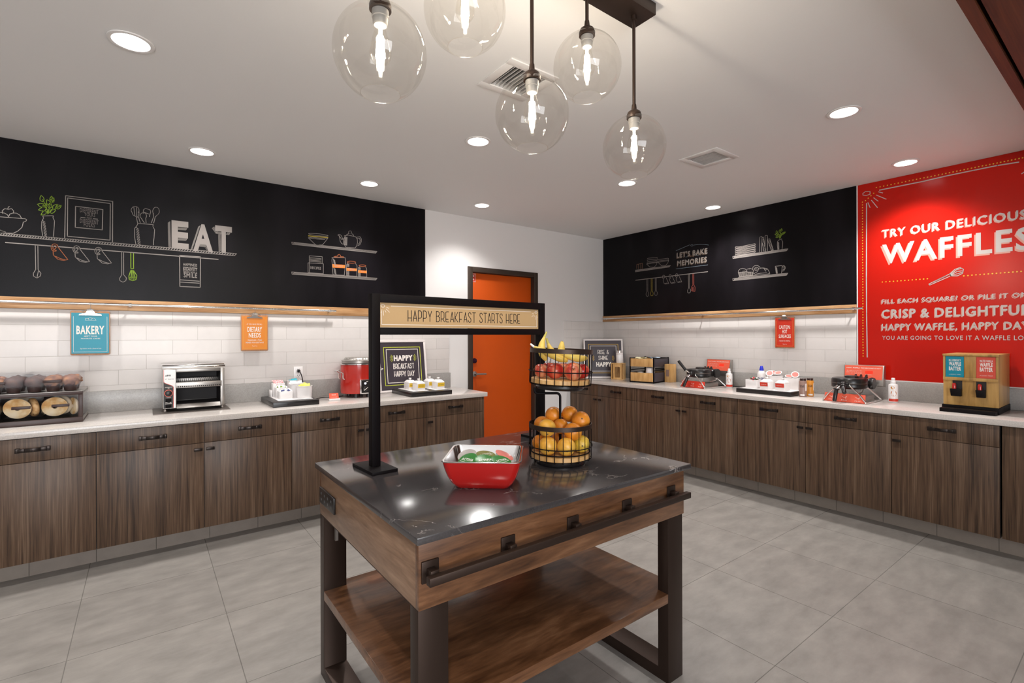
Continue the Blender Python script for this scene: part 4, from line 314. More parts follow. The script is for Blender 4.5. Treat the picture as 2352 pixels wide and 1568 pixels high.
MURAL_DOTS=[(1.497,2.757),(1.47,2.756),(1.444,2.756),(1.418,2.756),(1.392,2.756),(1.367,2.756),(1.342,2.756),(1.316,2.756),(1.292,2.756),(1.267,2.756),(1.243,2.756),(1.219,2.756),(1.195,2.756),(1.171,2.756),(1.148,2.755),(1.125,2.755),(1.102,2.755),(1.079,2.755),(1.056,2.755),(1.034,2.755),(1.012,2.755),(0.99,2.755),(0.968,2.755),(0.947,2.755),(0.925,2.755),(0.904,2.755),(0.883,2.755),(0.862,2.755),(0.842,2.755),(0.821,2.755),(0.801,2.754),(0.781,2.754),(0.761,2.754),(0.741,2.754),(0.722,2.754),(0.702,2.754),(0.683,2.754),(0.664,2.754),(0.645,2.754),(0.626,2.754),(0.608,2.754),(1.517,2.711),(1.537,2.694),(1.557,2.677),(1.578,2.66),(1.601,2.652),(1.601,2.627),(1.601,2.603),(1.601,2.578),(1.601,2.554),(1.601,2.529),(1.601,2.505),(1.601,2.48),(1.601,2.456),(1.601,2.431),(1.601,2.407),(1.601,2.382),(1.601,2.358),(1.601,2.334),(1.601,2.309),(1.601,2.285),(1.601,2.26),(1.601,2.236),(1.601,2.211),(1.601,2.187),(1.601,2.162),(1.601,2.138),(1.601,2.113),(1.6,2.089),(1.6,2.064),(1.6,2.04),(1.6,2.015),(1.6,1.991),(1.6,1.966),(1.6,1.942),(1.6,1.918),(1.6,1.893),(1.6,1.869),(1.6,1.844),(1.6,1.82),(1.6,1.795),(1.6,1.771),(1.6,1.746),(1.6,1.722),(1.6,1.697),(1.6,1.673),(1.6,1.648),(1.6,1.624),(1.6,1.599),(1.6,1.575),(1.6,1.551),(1.6,1.526),(1.6,1.502),(1.6,1.477),(1.6,1.453),(1.6,1.428),(1.6,1.404),(1.6,1.379),(1.599,1.355),(1.599,1.33),(1.599,1.306),(1.599,1.281),(1.456,1.927),(1.43,1.927),(1.403,1.927),(1.377,1.926),(1.35,1.926),(1.325,1.926),(1.299,1.926),(1.274,1.926),(1.249,1.926),(1.224,1.926),(1.199,1.926),(1.175,1.926),(1.151,1.926),(0.929,1.927),(0.905,1.927),(0.882,1.928),(0.859,1.928),(0.836,1.928),(0.813,1.928),(0.79,1.928),(0.768,1.928),(0.746,1.928),(0.724,1.928),(0.702,1.928),(0.681,1.928),(0.659,1.928),(0.638,1.928),(0.617,1.928)]

# ------------------------------------------------------------------ builders
class MB:
    def __init__(s): s.v = []; s.f = []
    def add(s, vs, fs):
        k = len(s.v); s.v += [tuple(v) for v in vs]; s.f += [tuple(i+k for i in f) for f in fs]; return s
    def box(s, x0, x1, y0, y1, z0, z1):
        vs = [(x, y, z) for z in (z0, z1) for y in (y0, y1) for x in (x0, x1)]
        return s.add(vs, [(0,2,3,1),(4,5,7,6),(0,1,5,4),(2,6,7,3),(0,4,6,2),(1,3,7,5)])
    def hexa(s, b, t):                                   # bottom quad, top quad (ccw from above)
        return s.add(list(b)+list(t), [(3,2,1,0),(4,5,6,7),(0,1,5,4),(1,2,6,5),(2,3,7,6),(3,0,4,7)])
    def prism(s, poly, o, r, u, d):                      # polygon (a,b) in the frame o,r,u, pushed along r x u by d
        o, r, u = Vector(o), Vector(r), Vector(u); n = r.cross(u); k = len(poly)
        vs = [o+r*a+u*b for a, b in poly]+[o+r*a+u*b+n*d for a, b in poly]
        return s.add(vs, [tuple(range(k))[::-1], tuple(range(k, 2*k))]+[(i, (i+1) % k, (i+1) % k+k, i+k) for i in range(k)])
    def lathe(s, prof, c=(0,0,0), n=24, axis=(0,0,1), caps=True):
        a = Vector(axis).normalized(); q = a.to_track_quat('Z', 'Y') if abs(a.z) < .999 else (Vector((0,0,1)).rotation_difference(a))
        c = Vector(c); vs = []; fs = []; m = len(prof)
        for r, z in prof:
            for k in range(n):
                t = 2*math.pi*k/n; vs.append(c+q @ Vector((r*math.cos(t), r*math.sin(t), z)))
        for j in range(m-1):
            for k in range(n): fs.append((j*n+k, j*n+(k+1) % n, (j+1)*n+(k+1) % n, (j+1)*n+k))
        if caps:
            if prof[0][0] > 1e-5: fs.append(tuple(range(n))[::-1])
            if prof[-1][0] > 1e-5: fs.append(tuple((m-1)*n+k for k in range(n)))
        return s.add(vs, fs)
    def cyl(s, c, r, h, n=24, axis=(0,0,1)): return s.lathe([(r, 0), (r, h)], c, n, axis)
    def tube(s, path, r, n=8, closed=False, radii=None):
        P = [Vector(p) for p in path]; m = len(P); vs = []; fs = []; up = None
        for i, p in enumerate(P):
            a = P[(i-1) % m] if (closed or i > 0) else p; b = P[(i+1) % m] if (closed or i < m-1) else p
            t = (b-a).normalized()
            if up is None: up = t.orthogonal().normalized()
            up = (up-t*up.dot(t)).normalized(); w = t.cross(up); rr = radii[i] if radii else r
            for k in range(n):
                q = 2*math.pi*k/n; vs.append(p+up*(rr*math.cos(q))+w*(rr*math.sin(q)))
        for i in range(m if closed else m-1):
            j = (i+1) % m
            for k in range(n): fs.append((i*n+k, i*n+(k+1) % n, j*n+(k+1) % n, j*n+k))
        if not closed: fs += [tuple(range(n))[::-1], tuple((m-1)*n+k for k in range(n))]
        return s.add(vs, fs)
    def ball(s, c, rx, ry=None, rz=None, n=20, m=12, fn=None):
        ry = ry or rx; rz = rz or rx; c = Vector(c); vs = []; fs = []
        for j in range(m+1):
            ph = -math.pi/2+math.pi*j/m
            for k in range(n):
                t = 2*math.pi*k/n; d = Vector((math.cos(ph)*math.cos(t), math.cos(ph)*math.sin(t), math.sin(ph)))
                g = fn(d) if fn else d
                vs.append(c+Vector((g.x*rx, g.y*ry, g.z*rz)))
        for j in range(m):
            for k in range(n): fs.append((j*n+k, j*n+(k+1) % n, (j+1)*n+(k+1) % n, (j+1)*n+k))
        return s.add(vs, fs)
    def ribbon(s, pts, w, o, r, u, off=0):               # flat chalk stroke
        o, r, u = Vector(o), Vector(r), Vector(u); n = r.cross(u)
        for (a, b), (c, d) in zip(pts, pts[1:]):
            dx, dy = c-a, d-b; L = math.hypot(dx, dy)
            if L < 1e-6: continue
            px, py = -dy/L*w/2, dx/L*w/2; ex, ey = dx/L*w*.3, dy/L*w*.3
            q = [(a+px-ex, b+py-ey), (c+px+ex, d+py+ey), (c-px+ex, d-py+ey), (a-px-ex, b-py-ey)][::-1]
            s.add([o+r*x+u*y+n*off for x, y in q], [(0,1,2,3)])
        return s
    def flat(s, geo, o, r, u, off=0):                    # text geometry
        o, r, u = Vector(o), Vector(r), Vector(u); n = r.cross(u)
        return s.add([o+r*a+u*b+n*off for a, b in geo[0]], geo[1])
    def shift(s, d, rot=None):
        d = Vector(d); s.v = [tuple((rot @ Vector(v) if rot else Vector(v))+d) for v in s.v]; return s
    def build(s, name, mat, parent=None, bevel=0, smooth=None, seg=2, recalc=False):
        me = bpy.data.meshes.new(name); me.from_pydata(s.v, [], s.f); me.update()
        if bevel or recalc:
            bm = bmesh.new(); bm.from_mesh(me)
            if recalc: bmesh.ops.remove_doubles(bm, verts=bm.verts, dist=1e-6); bmesh.ops.recalc_face_normals(bm, faces=bm.faces)
            if bevel:
                es = [e for e in bm.edges if len(e.link_faces) == 2 and e.calc_face_angle(0) > .5]
                bmesh.ops.bevel(bm, geom=es, offset=bevel, segments=seg, profile=.5, affect='EDGES', clamp_overlap=True)
            bm.to_mesh(me); bm.free()
        if smooth is not None or bevel:
            me.polygons.foreach_set('use_smooth', [True]*len(me.polygons))
            me.set_sharp_from_angle(angle=R_(smooth if smooth is not None else 35))
        me.materials.append(M[mat] if isinstance(mat, str) else mat)
        o = bpy.data.objects.new(name, me); col.objects.link(o)
        if parent: o.parent = parent
        return o
def B(x0, x1, y0, y1, z0, z1): return MB().box(x0, x1, y0, y1, z0, z1)
def tag(o, label, cat, group=None):
    o['label'] = label; o['category'] = cat
    if group: o['group'] = group
    return o
def thing(name, label, cat, loc=(0,0,0), rz=0, group=None):
    o = bpy.data.objects.new(name, None); col.objects.link(o); o.empty_display_size = .05
    o.location = loc; o.rotation_euler = (0, 0, rz)
    return tag(o, label, cat, group)
def struct(o): o['kind'] = 'structure'; return o
def dup(root, loc=None, rz=None, label=None, group=None, rot=None):
    r = root.copy(); col.objects.link(r)
    if loc is not None: r.location = loc
    if rz is not None: r.rotation_euler = (0, 0, rz)
    if rot is not None: r.rotation_euler = rot
    if label: r['label'] = label
    if group: r['group'] = group
    for ch in list(root.children):
        c = ch.copy(); col.objects.link(c); c.parent = r
        for g in list(ch.children):
            d = g.copy(); col.objects.link(d); d.parent = c
    return r
def arc(cx, cy, r, a0, a1, n, z=None):
    out = []
    for i in range(n+1):
        t = R_(a0+(a1-a0)*i/n); p = (cx+r*math.cos(t), cy+r*math.sin(t))
        out.append(p if z is None else (*p, z))
    return out
def rrect(x0, x1, y0, y1, r, n=4):
    return arc(x1-r, y1-r, r, 0, 90, n)+arc(x0+r, y1-r, r, 90, 180, n)+arc(x0+r, y0+r, r, 180, 270, n)+arc(x1-r, y0+r, r, 270, 360, n)
def bez(P, n=8):                                          # smooth path through points (Catmull-Rom)
    P = [Vector(p) for p in P]; out = []
    for i in range(len(P)-1):
        a, b, c, d = P[max(i-1, 0)], P[i], P[i+1], P[min(i+2, len(P)-1)]
        for k in range(n):
            t = k/n; out.append(.5*((2*b)+(c-a)*t+(2*a-5*b+4*c-d)*t*t+(3*b-a-3*c+d)*t**3))
    return out+[P[-1]]
# ---- lettering
_tc = {}
def text_geo(s, bold=0.0, res=2):
    k = (s, bold)
    if k not in _tc:
        cu = bpy.data.curves.new('txt', 'FONT'); cu.body = s; cu.offset = bold; cu.space_character = 1.12; cu.resolution_u = res; cu.fill_mode = 'FRONT'
        ob = bpy.data.objects.new('txt', cu); col.objects.link(ob)
        dg = bpy.context.evaluated_depsgraph_get(); ev = ob.evaluated_get(dg); me = ev.to_mesh()
        vs = [(v.co.x, v.co.y) for v in me.vertices]; fs = [tuple(p.vertices) for p in me.polygons]
        ev.to_mesh_clear(); bpy.data.objects.remove(ob); bpy.data.curves.remove(cu)
        xs = [v[0] for v in vs]; ys = [v[1] for v in vs]
        _tc[k] = ([((x-min(xs))/(max(xs)-min(xs)), (y-min(ys))/(max(ys)-min(ys))) for x, y in vs], fs)
    return _tc[k]
def fit(s, a0, a1, b0, b1, bold=0.0):
    g = text_geo(s, bold); return ([(a0+(a1-a0)*x, b0+(b1-b0)*y) for x, y in g[0]], g[1])
# thin condensed single-stroke capitals (unit box, width .42)
SG = {
 'A': [[(0,0),(.21,1),(.42,0)],[(.06,.28),(.36,.28)]],
 'B': [[(0,0),(0,1),(.2,1),(.34,.9),(.34,.66),(.2,.54),(0,.54)],[(.2,.54),(.38,.42),(.38,.12),(.22,0),(0,0)]],
 'D': [[(0,0),(0,1),(.2,1),(.38,.82),(.38,.18),(.2,0),(0,0)]],
 'E': [[(.36,1),(.12,1),(0,.94),(0,.06),(.12,0),(.38,0)],[(0,.27),(.3,.27)]],
 'F': [[(.38,1),(0,1),(0,0)],[(0,.3),(.28,.3)]],
 'H': [[(0,0),(0,1)],[(.38,0),(.38,1)],[(0,.3),(.38,.3)]],
 'I': [[(0,0),(0,1)]],
 'K': [[(0,0),(0,1)],[(.36,1),(.02,.42),(.38,0)]],
 'N': [[(0,0),(0,1),(.36,0),(.36,1)]],
 'P': [[(0,0),(0,1),(.22,1),(.38,.88),(.38,.42),(.24,.3),(0,.3)]],
 'R': [[(0,0),(0,1),(.2,1),(.36,.88),(.36,.4),(.22,.28),(0,.28)],[(.24,.28),(.4,0)]],
 'S': [[(.38,.8),(.34,.94),(.2,1),(.06,.93),(.03,.75),(.1,.6),(.3,.42),(.38,.25),(.34,.07),(.2,0),(.06,.06),(0,.22)]],
 'T': [[(0,1),(.42,1)],[(.21,1),(.21,0)]],
 'Y': [[(0,1),(.2,.42),(.4,1)],[(.2,.42),(.2,0)]],
 '&': [[(.42,0),(.12,.7),(.1,.88),(.2,1),(.32,.88),(.28,.72),(.04,.4),(.02,.12),(.16,0),(.3,.06),(.42,.36)]],
}
SW = {'I': 0, ' ': .22}
def stroke_text(mb, s, a0, a1, b0, b1, w, o, r, u, off):
    x = 0; L = []
    for ch in s:
        for pl in SG.get(ch, []): L.append([(x+p, q) for p, q in pl])
        x += SW.get(ch, .40)+.17
    x -= .17
    for pl in L: mb.ribbon([(a0+(a1-a0)*p/x, b0+(b1-b0)*q) for p, q in pl], w, o, r, u, off)
CH = {'w': 'chalkwhite', 'g': 'chalkgreen', 'o': 'chalkorange', 'y': 'chalkyellow', 'r': 'chalkred', 'b': 'chalkblue', 'd': 'chalkdim', 'O': 'bandorange'}

# ------------------------------------------------------------------ the setting
Ct = .12
def cut(obj, cutters):
    me = bpy.data.meshes.new('cutter'); me.from_pydata(cutters.v, [], cutters.f)
    co = bpy.data.objects.new('cutter', me); col.objects.link(co)
    md = obj.modifiers.new('b', 'BOOLEAN'); md.object = co; md.solver = 'EXACT'
    nm = bpy.data.meshes.new_from_object(obj.evaluated_get(bpy.context.evaluated_depsgraph_get()))
    obj.modifiers.clear(); obj.data = nm; bpy.data.objects.remove(co); bpy.data.meshes.remove(me)
VENTS = [(1.57, 2.036), (3.41, 2.056)]
fl = struct(B(XL, U0+.12, YB, V0+.12, -.1, 0).build('floor', 'floor'))
ce = B(XL, U0+.12, YB, V0+.12, H, H+Ct).build('ceiling', 'ceiling')
cc = MB()
for x, y in DOWNLIGHTS: cc.lathe([(.072, -.02), (.072, .06)], (x, y, H), 32)
for x, y in VENTS: cc.box(x-.115, x+.115, y-.115, y+.115, H-.02, H+.05)
cut(ce, cc); struct(ce); ce.data.materials.clear(); ce.data.materials.append(M['ceiling'])
# left wall with the door opening
DX0, DX1, DZ = 2.90, 3.90, 2.248
wl = MB().box(XL, DX0, V0, V0+.12, 0, H).box(DX1, U0, V0, V0+.12, 0, H).box(DX0, DX1, V0, V0+.12, DZ, H)
struct(wl.build('wall_left', 'wall'))
struct(B(U0, U0+.12, YB, V0+.12, 0, H).build('wall_right', 'wall'))
struct(B(XL-.12, XL, YB, V0+.12, 0, H).build('wall_far_left', 'wall'))
wb = MB().box(XL, -2.2, YB-.12, YB, 0, H).box(1.0, U0, YB-.12, YB, 0, H).box(-2.2, 1.0, YB-.12, YB, 0, .6).box(-2.2, 1.0, YB-.12, YB, 2.3, H)
struct(wb.build('wall_back', 'wall'))
wf = MB()
for x0, x1 in ((-2.2, -2.14), (-.63, -.57), (.94, 1.0)): wf.box(x0, x1, YB-.08, YB-.02, .6, 2.3)
wf.box(-2.14, -.63, YB-.08, YB-.02, .6, .66).box(-2.14, -.63, YB-.08, YB-.02, 2.24, 2.3).box(-.57, .94, YB-.08, YB-.02, .6, .66).box(-.57, .94, YB-.08, YB-.02, 2.24, 2.3)
struct(wf.build('added_window', 'bronze_soft'))  # unseen window opening and frame, invented to go with the fill light
# dropped wooden soffit over the camera
sof = MB().box(.2, U0, -2.6, .40, 2.70, H)
so = sof.build('trim_5', 'soffit'); struct(so)
sb = MB().box(.2, U0, .412, .452, 2.69, H); struct(sb.build('trim_6', 'soffit'))
# door: frame and leaf
def door():
    f = MB(); t = .052
    f.box(DX0-.008, DX0+t, V0-.018, V0+.12, 0, DZ+.006).box(DX1-t, DX1+.008, V0-.018, V0+.12, 0, DZ+.006).box(DX0+t, DX1-t, V0-.018, V0+.12, DZ-t, DZ+.006)
    f.box(DX1-t-.018, DX1-t, V0+.05, V0+.12, 0, DZ-t).box(DX0+t, DX1-t, V0+.05, V0+.12, DZ-t-.018, DZ-t)
    fr = struct(f.build('door_1', 'bronze_soft', bevel=.003))
    lf = B(DX0+t+.003, DX1-t-.003, V0+.045, V0+.09, .01, DZ-t-.004).build('door_leaf', 'orange_door', fr, bevel=.003)
    y = V0+.045
    hx = DX0+t+.055
    MB().lathe([(.031, 0), (.031, .008), (.022, .012)], (hx, y, 1.037), 24, (0, -1, 0)).cyl((hx, y-.012, 1.037), .011, .04, 16, (0, -1, 0)).build('lever_rose', 'steel', lf, smooth=40)
    MB().tube([(hx, y-.05, 1.037), (hx+.03, y-.053, 1.037), (hx+.13, y-.05, 1.034)], .010, 10).build('lever_handle', 'steel', lf, smooth=50)
    MB().lathe([(.03, 0), (.027, .016), (.02, .018)], (hx, y, 1.189), 24, (0, -1, 0)).build('deadbolt', pm('deadbolt_bronze', (.06, .02, .05), .25, .8), lf, smooth=40)
    st = MB().box(DX0+t+.006, DX0+t+.075, y-.0012, y, 2.088, 2.186).build('fire_sticker', 'red_card', lf)
    s2 = MB()
    for k in range(8):
        a = DX0+t+.008+k*.009; s2.prism([(a, 2.089), (a+.004, 2.089), (a+.007, 2.096), (a+.003, 2.096)], (0, y-.0014, 0), (1,0,0), (0,0,1), .0004)
        s2.prism([(a, 2.178), (a+.004, 2.178), (a+.007, 2.185), (a+.003, 2.185)], (0, y-.0014, 0), (1,0,0), (0,0,1), .0004)
        z = 2.098+k*.010; s2.prism([(DX0+t+.067, z), (DX0+t+.074, z+.003), (DX0+t+.074, z+.007), (DX0+t+.067, z+.004)], (0, y-.0014, 0), (1,0,0), (0,0,1), .0004)
    s2.flat(fit('FIRE', DX0+t+.016, DX0+t+.056, 2.146, 2.168, .03), (0, y-.002, 0), (1,0,0), (0,0,1)).flat(fit('DOOR', DX0+t+.016, DX0+t+.056, 2.108, 2.128, .03), (0, y-.002, 0), (1,0,0), (0,0,1))
    s2.build('sticker_print', 'cream', st)
door()
YF, YC, XF, XC = 4.0276, 4.0077, 4.4641, 4.4442           # cabinet fronts and worktop edges
CT, CB = .914, .8736
# plinths
struct(B(XL, 2.60, V0-.50, V0, 0, .13).build('baseboard_left', 'kickL'))
struct(B(U0-.50, U0, .2, V0, 0, .13).build('baseboard_right', 'kickR'))
struct(B(2.60, DX0-.01, V0-.012, V0, 0, .1).build('baseboard_left_end', 'bronze_soft'))
# tile fields
t1 = B(XL, 2.648, V0-.009, V0-.0004, 1.072, 1.664).build('tile_backsplash', 'tileL', bevel=.001); tag(t1, 'white running bond tiles on the left wall behind the toaster and soup kettle', 'wall tile')
t2 = B(U0-.009, U0-.0004, 1.650, V0-.0002, 1.072, 1.664).build('tile_backsplash', 'tileR', bevel=.001); tag(t2, 'white running bond tiles on the right wall behind the waffle makers', 'wall tile')
t3 = B(4.359, U0-.0095, V0-.009, V0-.0004, 1.072, 1.664).build('tile_backsplash', 'tileL', bevel=.001); tag(t3, 'narrow return of white tiles beside the corner, right of the orange door', 'wall tile')
# wood strips under the boards
struct(B(XL, 2.364, V0-.022, V0, 1.665, 1.743).build('trim_1', 'oak', bevel=.002))
struct(B(U0-.022, U0, 1.648, V0, 1.665, 1.743).build('trim_2', 'oak', bevel=.002))
# chalkboards and mural
OL, RL = (0, V0-.010, 0), (1, 0, 0); OR, RR = (U0-.010, 0, 0), (0, -1, 0); UP = (0, 0, 1)
cbL = B(XL, 2.364, V0-.010, V0, 1.744, H-.001).build('chalkboard', 'board'); tag(cbL, 'long black chalkboard on the left wall with EAT in large chalk letters', 'chalkboard')
cbR = B(U0-.010, U0, 1.6475, V0-.001, 1.744, H-.001).build('chalkboard', 'board'); tag(cbR, "black chalkboard on the right wall with LET'S BAKE MEMORIES in chalk", 'chalkboard')
def drawings(data, par, o, r, sgn):
    for n, c, w, ls in data:
        mb = MB()
        for l in ls:
            l = [(a*sgn, b) for a, b in l]
            if w == 0:
                if sgn > 0: l = l[::-1]
                ar = sum(l[i][0]*l[(i+1) % len(l)][1]-l[(i+1) % len(l)][0]*l[i][1] for i in range(len(l)))
                if ar < 0: l = l[::-1]
                O, Rr, U = Vector(o), Vector(r), Vector(UP); nn = Rr.cross(U)
                mb.add([O+Rr*a+U*b+nn*.0011 for a, b in l], [tuple(range(len(l)))])
            else: mb.ribbon(l, w*(.62 if par['category'] == 'chalkboard' else .9), o, r, UP, .0012)
        mb.build(n, CH[c] if not (n in ('chalk_border', 'sunburst') or par['category'] == 'mural') else 'muralwhite', par)
drawings(CHALK_LEFT, cbL, OL, RL, 1)
drawings(CHALK_RIGHT, cbR, OR, RR, -1)
for s, a0, b0, a1, b1 in (('E', .165, 2.164, .277, 2.385), ('A', .306, 2.157, .444, 2.38), ('T', .459, 2.163, .579, 2.385)): MB().flat(fit(s, a0, a1, b0, b1, .035), OL, RL, UP, .0016).build('lettering', 'chalkwhite', cbL)
GREY = pm('chalk_grey', (.17, .145, .135), .9)
for s, a0, b0, a1, b1 in (('DIFFERENT',-.376,2.366,-.273,2.396),('YOLKS',-.353,2.342,-.292,2.370),('FOR',-.338,2.322,-.31,2.337),('DIFFERENT',-.376,2.290,-.273,2.320),('FOLKS',-.355,2.266,-.294,2.295)): MB().flat(fit(s, a0, a1, b0, b1, .01), OL, RL, UP, .0014).build('lettering', GREY, cbL)
for s, a0, b0, a1, b1 in (('HAPPINESS',.241,2.033,.334,2.055),('IS',.281,2.016,.292,2.028),('BREAKFAST',.24,1.995,.332,2.017),('SERVED WITH A',.24,1.977,.334,1.991),('SMILE',.243,1.941,.333,1.978)): MB().flat(fit(s, a0, a1, b0, b1, .02), OL, RL, UP, .0014).build('lettering', 'chalkwhite', cbL)
for s, a0, b0, a1, b1 in (('RECIPES',1.206,2.085,1.299,2.111),('DELIGHT',1.426,2.123,1.501,2.144),('CHEER',1.551,2.102,1.614,2.122),('JOY',1.673,2.089,1.707,2.107)): MB().flat(fit(s, a0, a1, b0, b1, .015), OL, RL, UP, .0018).build('lettering', 'chalkwhite', cbL)
for s, a0, a1, b0, b1 in (("LET'S BAKE", 3.498, 3.0995, 2.401, 2.466), ('MEMORIES', 3.492, 3.106, 2.305, 2.368)): MB().flat(fit(s, -a0, -a1, b0, b1, .022), OR, RR, UP, .0016).build('lettering', 'chalkwhite', cbR)
SHD = pm('chalk_shade', (.13, .09, .06), .9)
for s, a0, a1, b0, b1 in (("LET'S BAKE", 3.504, 3.106, 2.392, 2.457), ('MEMORIES', 3.498, 3.112, 2.296, 2.359)): MB().flat(fit(s, -a0, -a1, b0, b1, .022), OR, RR, UP, .0012).build('lettering_shade', SHD, cbR)
# red mural
MY0 = .393
mu = B(U0-.006, U0, MY0+.008, 1.637, 1.082, H-.001).build('wall_mural', 'red_mural'); tag(mu, 'glossy red waffle mural with white and yellow chalk style lettering', 'mural')
OM = (U0-.006, 0, 0)
MB().box(U0-.007, U0, 1.6375, 1.647, 1.073, H-.001).box(U0-.007, U0, MY0, MY0+.0075, 1.073, H-.001).box(U0-.007, U0, MY0+.008, 1.637, 1.073, 1.0815).build('edge_strip', 'frame_white', mu)
drawings(CHALK_MURAL, mu, OM, RR, -1)
cM = 1.02
mir = MB()
for n, c, w, ls in CHALK_MURAL:
    if n in ('sunburst', 'chalk_border'):
        for l in ls:
            if n == 'sunburst' or l[0][1] < 2.6: mir.ribbon([(-(2*cM-a), b) for a, b in l], w*.9, OM, RR, UP, .0012)
mir.build('chalk_border', 'muralwhite', mu)
dt = MB()
for a, b in MURAL_DOTS+[(2*cM-a, b) for a, b in MURAL_DOTS if b < 2.70 and a > 1.5]:
    dt.add([Vector(OM)+Vector((-.0012, -(-a)+.0, b))+Vector((0, .0048*math.cos(t), .0048*math.sin(t))) for t in [k*math.pi/4 for k in range(8)]], [tuple(range(8))[::-1]])
dt.build('dotted_line', 'muralyellow', mu)
LN = [('TRY OUR DELICIOUS', 1.456, .585, 2.309, 2.378, .014), ('WAFFLES', 1.457, .556, 2.081, 2.251, .022), ('FILL EACH SQUARE? OR PILE IT ON', 1.46, .582, 1.733, 1.776, .012),
      ('CRISP & DELIGHTFUL', 1.46, .575, 1.612, 1.688, .02), ('HAPPY WAFFLE, HAPPY DAY', 1.46, .572, 1.508, 1.564, .014), ('YOU ARE GOING TO LOVE IT A WAFFLE LOT', 1.458, .578, 1.426, 1.461, .008)]
for s, a, b, z0, z1, bd in LN:
    if ',' in s: z0 -= .010
    MB().flat(fit(s, -a, -b, z0, z1, bd), OM, RR, UP, .0016).build('lettering', 'muralwhite', mu)
    d = .012 if s == 'WAFFLES' else .007
    if z1-z0 > .04: MB().flat(fit(s, -a-d, -b-d, z0-d, z1-d, bd*.5), OM, RR, UP, .0010).build('lettering_shade', 'muralpink', mu)
# ---- downlights
first = None
for i, (x, y) in enumerate(DOWNLIGHTS):
    if first is None:
        first = thing('downlight', '', 'ceiling light', (x, y, H), 0, 'recessed downlights')
        MB().lathe([(.071, .001), (.088, -.001), (.088, -.006), (.080, -.008), (.071, -.006), (.071, .001)], n=40, caps=False).build('trim_ring', 'whitemetal', first, smooth=40)
        MB().lathe([(.071, -.005), (.060, .050)], n=32, caps=False).build('reflector_cone', 'white', first, smooth=60)
        MB().lathe([(.0605, .046), (.0605, .049), (.0, .049)], n=32).build('lamp_lens', 'glow', first)
        o = first
    else: o = dup(first, (x, y, H))
    o['label'] = ['large round downlight at the upper left of the ceiling, nearest the left wall chalkboard', 'small downlight over the toaster, in front of the EAT lettering', 'small downlight over the soup kettle, near the right end of the left chalkboard',
      'downlight in the middle of the ceiling, between two glass globes', 'downlight in front of the orange door wall', 'downlight seen just under the lowest right glass globe', 'small downlight over the corner chalkboard on the right wall',
      'large downlight between the square vent and the wooden soffit', 'downlight close above the red mural', 'downlight over the bakery counter', 'downlight at the far left end', 'downlight of the second row at left', 'downlight above the camera', 'downlight of the near row at left', 'downlight behind the camera', 'downlight behind the soffit', 'downlight near the added back window', 'downlight near the mural wall behind'][i]
    l = bpy.data.lights.new('downlight_beam', 'SPOT'); l.energy = SPOT_W*(.62 if y > 4 else 1.45 if x > 4.5 else 1.0); l.color = (1, .975, .95); l.spot_size = R_(122); l.spot_blend = .9; l.shadow_soft_size = .055
    lo = bpy.data.objects.new('downlight_beam', l); col.objects.link(lo); lo.parent = o; lo.location = (0, 0, -.012)
# ---- vents
def vent(x, y, label, rz):
    t = thing('ceiling_vent', label, 'vent', (x, y, H), rz, 'square ceiling vents')
    f = MB().box(-.155, .155, .105, .155, -.007, 0).box(-.155, .155, -.155, -.105, -.007, 0).box(-.155, -.105, -.105, .105, -.007, 0).box(.105, .155, -.105, .105, -.007, 0)
    f.build('frame', 'whitemetal', t, bevel=.002)
    B(-.113, .113, -.113, .113, .040, .046).build('backing', 'grey_slot', t)
    for k in range(9):
        xx = -.092+k*.023
        MB().hexa([(xx-.002, -.105, -.002), (xx+.001, -.105, -.002), (xx+.001, .105, -.002), (xx-.002, .105, -.002)], [(xx+.013, -.105, .022), (xx+.016, -.105, .022), (xx+.016, .105, .022), (xx+.013, .105, .022)]).build('slat', 'whitemetal', t)
vent(*VENTS[0], 'square white vent behind the glass globe pendants', 0)
vent(*VENTS[1], 'square white vent above the right chalkboard, between two downlights', 0)

# ------------------------------------------------------------------ base cabinets: local x along the front, -y towards the room, z from the floor
LEFT_SEAMS = [-1.965, -1.3935, -.822, -.25, .326, .899, 1.469, 2.041, 2.655]
RIGHT_SEAMS = [4.675, 4.184, 3.594, 3.003, 2.409, 1.814, 1.219, .638]
def handle(par, x):
    m = MB()
    P = [(-.07, 0), (-.07, -.016), (-.045, -.022), (0, -.030), (.045, -.022), (.07, -.016), (.07, 0)]
    for i in (-1, 1): m.box(x+i*.066-.010, x+i*.066+.010, -.022, 0, .788, .815)
    top = [(-.064, -.018), (-.035, -.021), (0, -.030), (.035, -.021), (.064, -.018)]
    for (a, b), (c, d) in zip(top, top[1:]):
        m.hexa([(x+a, b-.005, .790), (x+c, d-.005, .790), (x+c, d+.002, .790), (x+a, b+.002, .790)], [(x+a, b-.005, .8125), (x+c, d-.005, .8125), (x+c, d+.002, .8125), (x+a, b+.002, .8125)])
    return m.build('handle', 'handle', par, bevel=.0015)
def knob(par, x):
    return MB().box(x-.004, x+.004, -.014, 0, .681, .689).box(x-.025, x+.025, -.024, -.013, .675, .695).build('knob', 'handle', par, bevel=.002)
def cabinet(label, cat, loc, rz, wd, kside, dep=.645, blank=False, group=None):
    t = thing('base_cabinet', label, cat, loc, rz, group)
    g = .0018
    MB().box(0, wd, .019, dep, .131, .873).build('body', 'blackplastic' if not blank else 'cab', t)
    if blank: B(g, wd-g, .004, .018, .131, .868).build('panel', 'cab', t, bevel=.001); return t
    d = B(g, wd-g, 0, .018, .7285, .868).build('drawer_front', 'cab', t, bevel=.001)
    handle(d, wd/2)
    d = B(g, wd-g, 0, .018, .1315, .7255).build('door', 'cab', t, bevel=.001)
    if kside: knob(d, .036 if kside < 0 else wd-.036)
    return t
